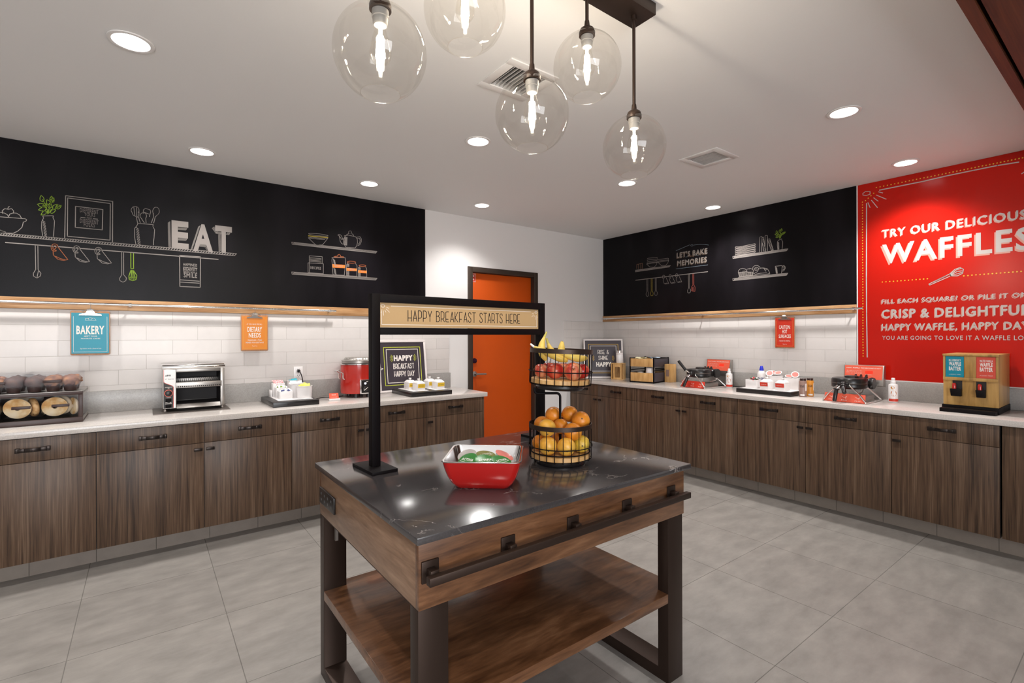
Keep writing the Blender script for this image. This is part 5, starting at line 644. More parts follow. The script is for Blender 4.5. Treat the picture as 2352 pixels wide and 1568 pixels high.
LBL = ['', 'wood grain base cabinet at the far left end of the run', 'leftmost base cabinet in the picture, its handle below the bakery case', 'base cabinet between bakery case and toaster, its square knob at the upper right', 'base cabinet under the black condiment tray, its square knob at the upper left',
       'base cabinet under the red soup kettle, its square knob at the upper right', 'base cabinet behind the left post of the table sign, its knob at the upper left', 'last base cabinet of the left run, beside the orange door']
# the doors are seen in pairs, knobs meeting at every second seam
KN = [-1, 1, -1, 1, -1, 1, -1, -1]
for i in range(1, 8):
    x0, x1 = LEFT_SEAMS[i], LEFT_SEAMS[i+1]
    cabinet(LBL[i], 'cabinet', (x0, YF, 0), 0, x1-x0, KN[i], group='left base cabinets')
ep = B(2.6555, 2.674, YF-.002, V0-.001, .0005, .873).build('cabinet_end_panel', 'cab', bevel=.001); tag(ep, 'wood grain end panel closing the left cabinet run beside the orange door', 'panel')
RL_ = ['corner cabinet seen behind the fruit stand, its square knob at the upper right', 'right run cabinet under the black two tier organizer, its knob at the upper left', 'right run cabinet left of the first waffle maker, its square knob at the upper right', 'right run cabinet under the first waffle maker, its knob at the upper left',
       'right run cabinet under the black tray with white boxes, its knob at the upper right', 'right run cabinet under the second waffle maker, its knob at the upper left', 'right run cabinet under the wooden batter dispenser, its knob at the upper left']
RK = [1, -1, 1, -1, 1, -1, -1]
for i in range(7):
    y0, y1 = RIGHT_SEAMS[i], RIGHT_SEAMS[i+1]
    cabinet(RL_[i], 'cabinet', (XF, y0, 0), R_(-90), y0-y1, RK[i], group='right base cabinets')
cabinet('plain tall wood grain panel at the right edge, beyond the dispenser cabinet', 'cabinet', (XF+.012, .632, 0), R_(-90), .43, 0, dep=.63, blank=True)
# worktops
wt = B(XL, 2.705, YC, V0-.0005, CB, CT).build('worktop', 'quartz', bevel=.003); tag(wt, 'pale quartz worktop along the left wall under the toaster and kettle', 'worktop')
B(XL, 2.66, V0-.020, V0-.0006, CT+.0005, 1.071).build('upstand', 'splash', wt, bevel=.001)
wt = B(XC, U0-.0005, .2, V0-.0005, CB, CT).build('worktop', 'quartz', bevel=.003); tag(wt, 'pale quartz worktop along the right wall under the waffle makers', 'worktop')
us = MB().box(U0-.020, U0-.0006, .2, V0-.021, CT+.0005, 1.071).box(4.345, U0-.0006, V0-.020, V0-.0006, CT+.0005, 1.071); us.build('upstand', 'splash', wt, bevel=.001)
# ---- chrome hanging rails
def rail(label, p0, p1, inward, brs):
    t = thing('hanging_rail', label, 'rail', (0, 0, 0))
    MB().tube([p0, p1], .0085, 14).build('rod', 'chrome', t, smooth=40)
    I = Vector(inward)
    for b in brs:
        b = Vector(b); k = MB(); base = b-I*.037
        k.lathe([(.013, 0), (.013, .004), (.006, .006), (.006, .03)], base, 14, tuple(I)).lathe([(.0125, -.009), (.0125, .009)], b, 16, tuple(Vector(p1)-Vector(p0)))
        k.build('bracket', 'chrome', t, smooth=40)
    return t
rail('long chrome rail on the left wall, holding the blue and orange clipboards', (XL+.1, 4.620, 1.7065), (1.42, 4.620, 1.7065), (0, -1, 0), [(-2.4, 4.62, 1.7065), (-1.25, 4.62, 1.7065), (-.092, 4.62, 1.7065), (1.364, 4.62, 1.7065)])
rail('chrome rail on the wood strip of the right wall, holding the red clipboard', (5.055, 4.66, 1.7045), (5.055, 1.585, 1.7045), (-1, 0, 0), [(5.055, 4.60, 1.7045), (5.055, 3.15, 1.7045), (5.055, 1.655, 1.7045)])
# ---- clipboards: local x right, y towards the wall, origin at the rod
def clipboard(name_lab, loc, rz, wd, ht, card, paperx, texts, border, extra=None):
    t = thing('clipboard', name_lab, 'clipboard', loc, rz)
    zt = -.052; zb = zt-ht
    o = (0, 0, 0)
    MB().prism(rrect(-wd/2, wd/2, zb, zt, .010), (0, .014, 0), (1,0,0), UP, .005).build('board', 'clipwood', t, bevel=.001)
    px0, px1, pz0, pz1 = -wd/2+paperx, wd/2-paperx, zb+.012, zt-.014
    p = B(px0, px1, .0076, .0088, pz0, pz1).build('paper', card, t)
    m = MB()
    yy = (0, .0074, 0)
    for s, a0, a1, b0, b1, bd in texts: m.flat(fit(s, px0+(px1-px0)*a0, px0+(px1-px0)*a1, pz1-(pz1-pz0)*b1, pz1-(pz1-pz0)*b0, bd), yy, (1,0,0), UP, .0003)
    m.build('lettering', 'cream', p)
    b = MB(); e = .011
    q = [(px0+e, pz1-e*2.3), (px0+e, pz0+e), (px1-e, pz0+e), (px1-e, pz1-e*2.3)]
    b.ribbon(q, .0018, yy, (1,0,0), UP, .0003)
    if extra: extra(b, yy, px0, px1, pz0, pz1)
    b.build('printed_border', border, p)
    c = MB()
    c.prism([(-.062, -.006), (.062, -.006), (.058, .002), (.026, .008), (.020, .022), (-.020, .022), (-.026, .008), (-.058, .002)], (0, .0075, zt-.024), (1,0,0), UP, .004)
    c.tube([(-.045, .002, zt-.004), (-.012, -.002, zt+.012), (0, 0, zt+.016), (.012, -.002, zt+.012), (.045, .002, zt-.004)], .0032, 8)
    c.lathe([(.009, -.016), (.009, .016)], (0, .002, zt+.006), 12, (1, 0, 0))
    c.build('clip', 'chrome', t, smooth=40)
    MB().tube([(0, .0, zt+.012), (.002, -.001, -.020), (0, -.0125, -.004), (0, -.011, .008), (0, 0, .0118), (0, .011, .004)], .0014, 6).build('hook', 'chrome', t, smooth=60)
    return t
def bread(b, yy, x0, x1, z0, z1):
    c = (x0+x1)/2; z = z1-.052
    b.ribbon([(c-.03, z), (c+.032, z)], .0015, yy, (1,0,0), UP, .0003)
    b.ribbon([(c-.028, z+.002), (c-.028, z+.012), (c-.01, z+.013), (c-.008, z+.002)], .0015, yy, (1,0,0), UP, .0003)
    b.ribbon(arc(c, z+.008, .012, 20, 180, 8), .0015, yy, (1,0,0), UP, .0003); b.ribbon(arc(c+.016, z+.002, .013, 0, 180, 8), .0015, yy, (1,0,0), UP, .0003)
clipboard('clipboard with a blue BAKERY card hanging above the bakery case', (-.317, 4.620, 1.7065), 0, .218, .316, 'teal', .006,
   [('BAKERY', .13, .87, .315, .525, .03), ('MEET YOUR', .33, .68, .56, .59, .01), ('FAVORITE CARBS', .25, .76, .617, .647, .01), ('Sprinkled with a dose of joy', .23, .79, .865, .90, 0)], 'cream', bread)
clipboard('clipboard with an orange DIETARY NEEDS card hanging right of the toaster', (.741, 4.620, 1.7065), 0, .208, .308, 'orange_card', .007,
   [('- IF YOU HAVE SPECIAL -', .17, .82, .215, .258, .0), ('DIETARY', .22, .79, .315, .465, .02), ('NEEDS', .27, .74, .495, .64, .02), ('PLEASE ASK A TEAM', .235, .78, .695, .74, .005), ('MEMBER FOR ASSISTANCE', .155, .86, .765, .81, .005), ('Thank You', .40, .60, .875, .905, 0)], 'gold_ink')
clipboard('clipboard with a red CAUTION: HOT SURFACES card hanging above the black tray', (5.055, 2.245, 1.7045), R_(-90), .188, .312, 'red_card', .006,
   [('CAUTION:', .20, .80, .245, .375, .02), ('HOT', .38, .63, .40, .53, .02), ('SURFACES', .18, .83, .565, .69, .02), ('- PLEASE BE CAREFUL -', .18, .83, .765, .81, 0), ('Thank You', .40, .61, .885, .92, 0)], 'gold_ink')
# ---- wall outlets
def outlet(label, loc, rz, wd, ht):
    t = thing('wall_outlet', label, 'outlet', loc, rz, 'white outlets on the tiled walls')
    B(-wd/2, wd/2, -.006, 0, -ht/2, ht/2).build('cover_plate', 'white', t, bevel=.002)
    s = MB(); h = MB()
    for z in (-.026, .026):
        s.box(-.022, .022, -.009, -.006, z-.019, z+.019)
        h.box(-.009, -.006, -.0096, -.0088, z+.001, z+.011).box(.006, .009, -.0096, -.0088, z+.001, z+.011).box(-.0025, .0025, -.0096, -.0088, z-.012, z-.006)
    s.build('socket', 'white', t, bevel=.001); h.build('slots', 'black', t)
outlet('white wall outlet with a black plug in it, above the condiment tray', (1.098, V0-.0085, 1.141), 0, .076, .114)
outlet('white wall outlet between the first waffle maker screen and the clear spray bottle', (U0-.0085, 2.857, 1.132), R_(-90), .08, .116)
outlet('white wall outlet mostly hidden behind the second waffle maker screen', (U0-.0085, 1.585, 1.128), R_(-90), .08, .116)

# ------------------------------------------------------------------ island table
TT = .914
def table():
    t = thing('island_table', 'walnut island table with a dark stone top on black steel frames, in the foreground', 'table', (1.232, 1.72, 0))
    D = (-1.232, -1.72, 0)
    def P(mb, name, mat, par=t, **k): return mb.shift(D).build(name, mat, par, **k)
    P(B(.590, 1.874, 1.2165, 2.225, .8925, TT), 'tabletop', 'dark_quartz', bevel=.002)
    P(B(.606, 1.8595, 1.243, 1.263, .697, .892), 'apron_front', 'walnut', bevel=.0008)
    P(B(.606, 1.8595, 2.185, 2.205, .697, .892), 'apron_back', 'walnut', bevel=.0008)
    sd = P(B(.606, .6255, 1.2632, 2.1848, .697, .892), 'apron_side', 'walnutS', bevel=.0008)
    P(B(1.8405, 1.8595, 1.2632, 2.1848, .697, .892), 'apron_side', 'walnutS', bevel=.0008)
    for x0, x1 in ((.606, .702), (1.752, 1.853)):
        m = MB().prism([(1.2465, 0), (2.20, 0), (2.20, .6965), (1.2465, .6965)][::-1], (x0, 0, 0), (0, 1, 0), UP, 0)
        m = MB()
        o, i = [(1.2465, .0), (2.20, .0), (2.20, .6965), (1.2465, .6965)], [(1.2985, .05), (2.148, .05), (2.148, .6935), (1.2985, .6935)]
        vs = [(x, a, b) for x in (x0, x1) for q in (o, i) for a, b in q]
        fs = []
        for k in range(4):
            j = (k+1) % 4
            fs += [(k, 4+k, 4+j, j), (8+k, 8+j, 12+j, 12+k), (k, j, 8+j, 8+k), (4+k, 12+k, 12+j, 4+j)]
        m.add(vs, fs); P(m, 'leg_frame', 'bronze', bevel=.002, recalc=True)
    sh = [(.606, 1.2985), (.7025, 1.2985), (.7025, 1.2465), (1.7515, 1.2465), (1.7515, 1.2985), (1.853, 1.2985), (1.853, 2.147), (1.7515, 2.147), (1.7515, 2.20), (.7025, 2.20), (.7025, 2.147), (.606, 2.147)]
    P(MB().prism(sh, (0, 0, .341), (1,0,0), (0,1,0), .038), 'shelf', 'walnut', bevel=.001)
    bar = P(B(.612, 1.828, 1.186, 1.209, .784, .808), 'push_bar', 'bronze', bevel=.002)
    for x in (.640, .913, 1.195, 1.483, 1.765):
        MB().box(x-.027, x+.027, 1.2365, 1.243, .772, .834).box(x-.013, x+.013, 1.2085, 1.237, .787, .815).shift(D).build('bracket', 'bronze', bar, bevel=.002)
    pl = MB().box(.598, .606, 1.985, 2.185, .752, .818).shift(D).build('outlet_plate', 'blackplastic', t, bevel=.002)
    s = MB()
    for k in range(4):
        y = 2.155-k*.045
        for dz in (-.012, .012): s.box(.5973, .5982, y-.004, y-.002, .785+dz-.006, .785+dz+.004).box(.5973, .5982, y+.004, y+.006, .785+dz-.006, .785+dz+.004)
    s.shift(D).build('slots', 'grey_slot', pl)
    P(MB().box(.640, .652, 2.10, 2.115, .60, .69), 'cable_connector', 'steel')
table()
# ---- framed banner sign standing on the table
def banner():
    rz = math.atan2(.055, .95); L2 = .4758
    t = thing('table_sign', 'black metal gantry sign HAPPY BREAKFAST STARTS HERE standing on the island table', 'sign', (1.237, 1.9975, TT), rz)
    h = .018
    for s in (-1, 1):
        B(s*L2-.055, s*L2+.055, -.10, .10, 0, .013).build('base_plate', 'black', t, bevel=.001)
        B(s*L2-h, s*L2+h, -h, h, .0131, .728).build('post', 'black', t, bevel=.001)
    B(-L2+h, L2-h, -h, h, .694, .728).build('top_bar', 'black', t, bevel=.001)
    B(-L2+h, L2-h, -h, h, .558, .588).build('lower_bar', 'black', t, bevel=.001)
    x0, x1 = -L2+h+.0005, L2-h-.0005
    p = B(x0, x1, -.004, .002, .589, .693).build('sign_panel', 'kraft', t)
    o = (0, -.0042, 0); f = lambda d: d-.4755
    m = MB(); stroke_text(m, 'HAPPY BREAKFAST STARTS HERE', f(.153), f(.802), .617, .664, .0034, o, (1,0,0), UP, .0003); m.build('lettering', 'ink', p)
    b = MB(); e = .012
    b.ribbon([(x0+.055, .692-e), (x1-.055, .692-e)], .0022, o, (1,0,0), UP, .0003); b.ribbon([(x0+e, .66), (x0+e, .589+e), (x1-e, .589+e), (x1-e, .66)], .0022, o, (1,0,0), UP, .0003)
    for s in (-1, 1):
        cx = s*(L2-h-.018)
        b.ribbon([(cx+.009*math.cos(q*1.05), .679+.006*math.sin(q*1.05)) for q in range(7)], .0022, o, (1,0,0), UP, .0003)
        for k, (r0, r1) in enumerate(((.018, .030), (.020, .040), (.020, .030), (.020, .040), (.016, .030))):
            a = R_(-18-22*k); b.ribbon([(cx-s*r0*math.cos(a), .679+r0*math.sin(a)), (cx-s*r1*math.cos(a), .679+r1*math.sin(a))], .0018, o, (1,0,0), UP, .0003)
    b.build('printed_border', 'cream', p)
banner()
# ---- two tier fruit stand
BX, BY = 1.452, 1.584
TILT = Matrix.Rotation(R_(2.3), 3, Vector((.6, .8, 0)))
def stand():
    t = thing('fruit_stand', 'two tier black wire fruit stand with round wooden plates on the island table', 'fruit stand', (BX, BY, TT))
    def basket(z0, hgt, zmid, tilt, name):
        # z0: bottom of the wooden plate, hgt: top of the rim
        def F(mb): return mb.shift((0, 0, z0), tilt) if tilt else mb.shift((0, 0, z0))
        pl = F(MB().lathe([(.126, 0), (.129, .002), (.129, .018), (.126, .020)], n=48)).build(name, 'oakbox', t, smooth=40)
        rim = F(MB().lathe([(.134, hgt-.019), (.137, hgt-.019), (.137, hgt), (.134, hgt), (.134, hgt-.019)], n=56, caps=False)).build('rim_band', 'bronze', t, smooth=40)
        F(MB().tube([(.1385*math.cos(k*math.pi/28), .1385*math.sin(k*math.pi/28), zmid) for k in range(56)], .0022, 8, True)).build('wire_ring', 'black', t, smooth=60)
        for k in range(24):
            a = 2*math.pi*(k+.5)/24; c, s = math.cos(a), math.sin(a)
            F(MB().tube([(.1345*c, .1345*s, hgt-.006), (.1345*c, .1345*s, .0), (.132*c, .132*s, -.004), (.10*c, .10*s, -.0045)], .0018, 6)).build('wire', 'black', t, smooth=60)
        if name == 'lower_plate': F(MB().tube([(.128*math.cos(k*math.pi/24), .128*math.sin(k*math.pi/24), .026) for k in range(48)], .003, 8, True)).build('wire_ring', 'black', t, smooth=60)
    basket(.026, .147, .052, None, 'lower_plate')
    MB().lathe([(.085, 0), (.105, .002), (.108, .012), (.104, .020), (.06, .0215)], n=40).build('turntable_base', 'blackplastic', t, smooth=40)
    basket(.345, .150, .053, TILT, 'upper_plate')
    MB().lathe([(.06, -.030), (.098, -.026), (.106, -.016), (.104, -.006), (.05, -.0045)], n=40).shift((0, 0, .345), TILT).build('turntable', 'blackplastic', t, smooth=40)
    # bent support rod: up from the lower plate, out under the upper basket
    r, f = Vector((.8, -.6, 0)), Vector((.6, .8, 0))
    pts = [Vector((0, 0, .046)), Vector((0, 0, .285))]+[Vector((0, 0, .285))-r*(.015*(1-math.cos(q)))+Vector((0, 0, .015*math.sin(q))) for q in (.4, .8, 1.2, 1.57)]
    pts += [Vector((0, 0, .300))-r*.10]+[Vector((0, 0, .300))-r*(.10+.012*math.sin(q))+Vector((0, 0, .012*(1-math.cos(q)))) for q in (.5, 1.0, 1.57)]+[Vector((0, 0, .325))-r*.111]
    MB().tube(pts, .0055, 10).build('support_rod', 'black', t, smooth=60)
stand()
def oranges():
    L = [(1.464,1.6408,1.11,.038,'orange','orange on top of the lower fruit basket, left of the support rod'), (1.5281,1.6032,1.1128,.037,'orange','orange on top of the lower basket, just right of the support rod'), (1.524,1.5296,1.0947,.040,'orange','large orange at the right rim of the lower basket with a dark navel'),
     (1.3993,1.6441,1.0753,.036,'orange','orange at the far left rim of the lower basket'), (1.4527,1.5827,1.0697,.034,'orange','small orange in the middle of the lower basket, in front of the rod'), (1.3696,1.5769,1.0725,.038,'orange2','pale orange behind the front rim, left one of two'),
     (1.459,1.5119,1.0555,.039,'orange','orange with a green stem behind the front rim, right one of two'), (1.3638,1.5654,.9985,.040,'orange2','pale orange low at the left front of the lower basket'), (1.4111,1.5027,.9995,.039,'orange2','pale scarred orange low in the middle front of the lower basket'),
     (1.5056,1.5093,.998,.038,'lemony','yellowish orange low at the right front of the lower basket'), (1.3866,1.645,.996,.035,'orange','orange half hidden low at the left back of the lower basket'), (1.4722,1.613,1.0006,.038,'orange','orange buried in the middle of the lower basket'), (1.5437,1.5914,1.0024,.038,'orange','orange hidden low at the right back of the lower basket')]
    for i, (x, y, z, r, m, lab) in enumerate(L):
        t = thing('orange', lab, 'orange', (x, y, z), 0, 'oranges in the lower basket')
        rd = random.Random(i); ph = rd.random()*6
        def fn(d): return d*(1+.012*math.sin(3*math.atan2(d.y, d.x)+ph)*(1-abs(d.z))-.05*max(0, abs(d.z)-.9)*4)
        rot = Matrix.Rotation([.5, -.6, 1.2, .9, -.75, 2.2, -.75, 2.0, 1.9, 1.6, .3, .2, 2.][i], 3, Vector((.8, -.6, 0)))
        MB().ball((0,0,0), r*.995, r*.995, r*.97, 24, 16, fn).shift((0,0,0), rot).build('peel', m, t, smooth=80)
        MB().lathe([(.0035, r*.955), (.003, r*.965), (.001, r*.968)], n=8).shift((0,0,0), rot).build('stem_end', 'stem' if i != 6 else 'chalkgreen', t)
oranges()
def apples():
    L = [(1.3738,1.6197,.033,'apple2','mottled pink apple at the left of the upper basket'), (1.3925,1.5517,.038,'apple','deep red apple at the left front of the upper basket'), (1.4437,1.4952,.039,'apple2','red and yellow apple at the front of the upper basket, its stem hollow facing out'),
         (1.5149,1.5181,.037,'apple','red apple at the right of the upper basket'), (1.4735,1.5895,.037,'apple','apple in the middle of the upper basket, behind the front ones'), (1.4535,1.659,.036,'apple','apple at the back left of the upper basket'), (1.544,1.5835,.036,'apple','apple at the back right of the upper basket')]
    for i, (x, y, r, m, lab) in enumerate(L):
        lat = (x-BX)*.8-(y-BY)*.6; z = TT+.345+.0205+r*.93-lat*.040
        t = thing('apple', lab, 'apple', (x, y, z), i*1.3, 'apples in the upper basket')
        def fn(d):
            q = math.hypot(d.x, d.y); dip = .32*math.exp(-(q/.28)**2)
            s = 1.0-.10*max(0, -d.z)
            return Vector((d.x*s, d.y*s, d.z*(.93-dip)))
        rot = Matrix.Rotation([.3, -.2, -1.25, .2, 0, 0, .4][i], 3, Vector((-.8, .6, 0)) if i == 2 else Vector((1, .3, 0)))
        if i == 2: rot = Matrix.Rotation(1.2, 3, Vector((.8, -.6, 0))); t.rotation_euler = (0, 0, 0)
        MB().ball((0,0,0), r, r, r, 26, 18, fn).shift((0,0,0), rot).build('skin', m, t, smooth=80)
        MB().tube([(0, 0, r*.58), (.001, 0, r*.78), (.004, .001, r*.98)], .0014, 6).shift((0,0,0), rot).build('stem', 'stem', t, smooth=60)
apples()
def bananas():
    L = [([[1.4049,1.6188,1.4826],[1.3899,1.6175,1.4578],[1.3693,1.608,1.4297],[1.3587,1.598,1.4058],[1.3581,1.5888,1.3850],[1.3729,1.585,1.3622]], [.0035,.006,.0135,.0175,.0165,.008], 'banana standing upright at the left of the upper basket, brown stem on top'),
         ([[1.4172,1.6345,1.4558],[1.4233,1.6299,1.4308],[1.4298,1.6205,1.406],[1.4414,1.6043,1.3836],[1.4584,1.5921,1.3738]], [.004,.0065,.013,.0155,.007], 'banana behind the upright one in the upper basket, green stem'),
         ([[1.3365,1.6451,1.4297],[1.3373,1.6195,1.4168],[1.3499,1.5715,1.4009],[1.3700,1.5404,1.3850],[1.3957,1.5159,1.3680],[1.4213,1.5046,1.3600]], [.004,.0055,.0125,.0165,.0150,.006], 'banana across the front of the upper basket, its pale frayed stem out left'),
         ([[1.4225,1.5555,1.3870],[1.4327,1.5116,1.3800],[1.473,1.4931,1.3690],[1.5265,1.5002,1.3683]], [.006,.0150,.0165,.009], 'greenish banana lying over the apples at the right front of the upper basket'),
         ([[1.4999,1.6225,1.4378],[1.4914,1.6163,1.4145],[1.4829,1.6124,1.3934],[1.4702,1.6132,1.3767]], [.007,.0155,.0175,.010], 'banana tip pointing up in the middle of the upper basket')]
    for i, (P, rad, lab) in enumerate(L):
        t = thing('banana', lab, 'banana', P[0], 0, 'bananas in the upper basket')
        pts = bez(P, 6); rr = []
        for k in range(len(P)-1):
            for j in range(6): rr.append(rad[k]+(rad[k+1]-rad[k])*j/6)
        rr.append(rad[-1])
        pts = [Vector(p)-Vector(P[0]) for p in pts]
        k0 = 6 if i < 3 else 0
        MB().tube(pts[k0:], .01, 10, radii=rr[k0:]).build('fruit_body', 'banana', t, smooth=50)
        if i < 3:
            MB().tube(pts[:7], .005, 8, radii=rr[:7]).build('stem', 'banana_green' if i != 2 else 'crisp_white', t, smooth=50)
        else: MB().tube([pts[0]-Vector((0,0,0))+Vector((0, 0, .004)), pts[0]], .004, 8).build('tip', 'stem', t)
bananas()
# ---- red bowl with coffee creamer style cups
def sq(half, z, r, n=5):
    return [(x, y, z) for x, y in rrect(-half, half, -half, half, r, n)]
def skin(rings, close_first=True):
    m = MB(); k = len(rings[0]); vs = [p for q in rings for p in q]; fs = []
    for j in range(len(rings)-1):
        for i in range(k): fs.append((j*k+i, j*k+(i+1) % k, (j+1)*k+(i+1) % k, (j+1)*k+i))
    if close_first: fs.append(tuple(range(k))[::-1])
    fs.append(tuple((len(rings)-1)*k+i for i in range(k)))
    return m.add(vs, fs)
def bowl():
    t = thing('serving_bowl', 'square red bowl with a shiny steel lining, full of yogurt cups, on the island table', 'bowl', (1.03, 1.545, TT), R_(-40))
    prof = [(.090, .0), (.096, .002), (.112, .022), (.126, .050), (.135, .080), (.1405, .1035)]
    skin([sq(a, z, .022+z*.05) for a, z in prof]+[sq(.136, .1035, .024), sq(.130, .08, .024), sq(.118, .045, .024), sq(.100, .018, .024)]).build('outer_shell', 'red_enamel', t, smooth=50)
    inn = [(.1425, .104), (.1428, .1065), (.1405, .1075), (.1345, .1065), (.128, .08), (.116, .045), (.098, .021), (.085, .0195)]
    skin([sq(a, z, .024) for a, z in inn], False).build('steel_lining', 'chrome', t, smooth=50)
bowl()
def yogurt(lab, loc, tilt, mat, text=True, seed=0):
    t = thing('yogurt_cup', lab, 'yogurt cup', loc, 0, 'yogurt cups in the red bowl')
    rot = Matrix.Rotation(R_(tilt[1]), 3, 'Z') @ Matrix.Rotation(R_(tilt[0]), 3, 'X')
    MB().lathe([(.024, -.05), (.026, -.048), (.034, -.002), (.0365, 0)], n=28).shift((0,0,0), rot).build('cup', 'foil' if mat == 'foil' else 'white', t, smooth=40)
    MB().lathe([(.0375, .0001), (.0375, .0012), (.034, .0022), (.0, .0024)], n=28).shift((0,0,0), rot).build('lid', mat, t, smooth=30)
    if text:
        m = MB().flat(fit('ACTIVIA', -.026, .026, -.008, .006, .03), (0,0,.0026), (1,0,0), (0,1,0))
        m.ribbon([(-.028, -.012), (0, -.016), (.028, -.011)], .002, (0,0,.0026), (1,0,0), (0,1,0)); m.shift((0,0,0), rot).build('lid_lettering', 'crisp_white', t)
def inbowl(a, b, z):
    c, s = math.cos(R_(-40)), math.sin(R_(-40)); return (1.03+a*c-b*s, 1.545+a*s+b*c, TT+z)
yogurt('yogurt cup with a green lid at the left front of the red bowl', inbowl(-.058, -.052, .093), (28, -70), 'green_lid')
yogurt('yogurt cup with a green lid in the middle front of the red bowl', inbowl(.006, -.060, .094), (20, -15), 'green_lid')
yogurt('yogurt cup with a green lid at the right front of the red bowl', inbowl(.066, -.050, .091), (18, 10), 'green_lid')
yogurt('yogurt cup with a pink and white lid at the right back of the red bowl', inbowl(.072, .030, .092), (25, 40), 'pink_lid', False)
yogurt('yogurt cup with a silver lid at the left back of the red bowl', inbowl(-.072, .028, .090), (25, -60), 'foil', False)
yogurt('yogurt cup with an olive green lid at the back of the red bowl', inbowl(0, .028, .094), (10, 5), 'olive_lid')
# ------------------------------------------------------------------ pendant lamp
def pendants():
    t = thing('pendant_lamp', 'five globe pendant lamp with clear glass shades on a dark ceiling bar', 'pendant lamp', (1.051, 1.284, H))
    B(-.60, .602, -.058, .058, -.049, -.0005).build('canopy', 'bronze', t, bevel=.002)
    for x, z in ((.516, 2.240), (.787, 2.463), (1.052, 2.215), (1.317, 2.464), (1.586, 2.229)):
        dx, dz = x-1.051, z-H
        r = MB().tube([(dx, 0, dz+.128), (dx, 0, -.0495)], .0065, 12).lathe([(.012, -.066), (.012, -.049)], (dx, 0, 0), 16)
        r.lathe([(.011, dz+.150), (.0085, dz+.172)], (dx, 0, 0), 14); r.build('rod', 'bronze', t, smooth=40)
        MB().lathe([(.030, .116), (.030, .128), (.026, .140), (.016, .148), (.010, .151)], (dx, 0, dz), 24).build('cap', 'bronze', t, smooth=40)
        prof = [(.125*math.cos(q), .125*math.sin(q)) for q in [R_(a) for a in range(-65, 78, 5)]]
        g = MB().lathe(prof, (dx, 0, dz), 56, caps=False).build('globe_shade', 'glass', t, smooth=180)
        MB().tube([(dx+.0528*math.cos(k*math.pi/24), .0528*math.sin(k*math.pi/24), dz-.1133) for k in range(48)], .0011, 6, True).build('glass_lip', 'bulbglass', g, smooth=60)
        s = MB().lathe([(.0, .114), (.023, .114), (.023, .096), (.021, .094), (.020, .078), (.017, .074), (.0, .074)], (dx, 0, dz), 24).build('socket', 'porcelain', t, smooth=40)
        b = MB().lathe([(.0, .078), (.0125, .074), (.0135, .066), (.019, .048), (.026, .022), (.0295, .000), (.028, -.014), (.020, -.026), (.010, -.031), (.0, -.032)], (dx, 0, dz), 28).build('bulb', 'bulbglass', t, smooth=80)
        f = MB()
        for k in range(7):
            a = k*2*math.pi/7; f.tube([(dx+.006*math.cos(a), .006*math.sin(a), dz+.045), (dx+.011*math.cos(a+.4), .011*math.sin(a+.4), dz-.014)], .0030, 6)
        f.tube([(dx, 0, dz+.066), (dx, 0, dz-.020)], .005, 8)
        f.build('filament', 'filament', b, smooth=60)
        l = bpy.data.lights.new('bulb_light', 'POINT'); l.energy = BULB_W; l.color = (1, .90, .76); l.shadow_soft_size = .02
        lo = bpy.data.objects.new('bulb_light', l); col.objects.link(lo); lo.parent = t; lo.location = (dx, 0, dz-.06)
pendants()

# ------------------------------------------------------------------ left worktop
def slab_box(x0, x1, y0, y1, z0, z1, t=.003, top=True, bottom=True, front=True, back=True):
    m = MB().box(x0, x0+t, y0, y1, z0, z1).box(x1-t, x1, y0, y1, z0, z1)
    if front: m.box(x0+t, x1-t, y0, y0+t, z0, z1)
    if back: m.box(x0+t, x1-t, y1-t, y1, z0, z1)
    if top: m.box(x0+t, x1-t, y0+t, y1-t, z1-t, z1)
    if bottom: m.box(x0+t, x1-t, y0+t, y1-t, z0, z0+t)
    return m
def bakery_case():
    ox, oy = -1.085, 4.235
    t = thing('bakery_case', 'dark framed bakery display case with clear bins at the left end of the worktop', 'display case', (ox, oy, CT))
    W, D = .756, .385
    f = MB().box(0, W, 0, .014, .002, .034).box(0, W, 0, .014, .180, .200).box(0, .022, 0, .014, .034, .180).box(W-.022, W, 0, .014, .034, .180)
    f.build('front_frame', 'dark_brown', t, bevel=.001)
    MB().box(0, W, .0145, D, .192, .2005).box(0, W, -.002, .0145, .2005, .2045).build('top_plate', 'steel', t, bevel=.001)
    MB().box(0, W, .0145, D, .002, .012).build('bottom_plate', 'dark_brown', t)
    for x in (0, W-.006): MB().box(x, x+.006, .016, D, .014, .030).box(x, x+.006, .016, D, .176, .190).build('side_rail', 'steel', t)
    for x in (.001, W-.004): B(x, x+.003, .016, D-.006, .031, .175).build('side_pane', 'acrylic', t)
    B(.006, W-.006, D-.005, D, .014, .190).build('back_pane', 'acrylic', t)
    xs = [.024, .183, .373, .5655, .733]
    for a, b in zip(xs, xs[1:]):
        bn = slab_box(a+.003, b-.003, .001, D-.03, .037, .176, top=False).build('bin', 'acrylic', t)
        c = (a+b)/2; B(c-.042, c+.042, -.016, .0008, .108, .125).build('bin_handle', 'dark_brown', bn, bevel=.001)
    for a, b in ((.004, .222), (.228, .478), (.482, .738)):
        cv = slab_box(a, b, .010, D-.01, .2047, .322, bottom=False).build('cover', 'acrylic', t)
        c = (a+b)/2; B(c-.045, c+.045, .002, .0095, .262, .280).build('bin_handle', 'dark_brown', cv, bevel=.001)
bakery_case()
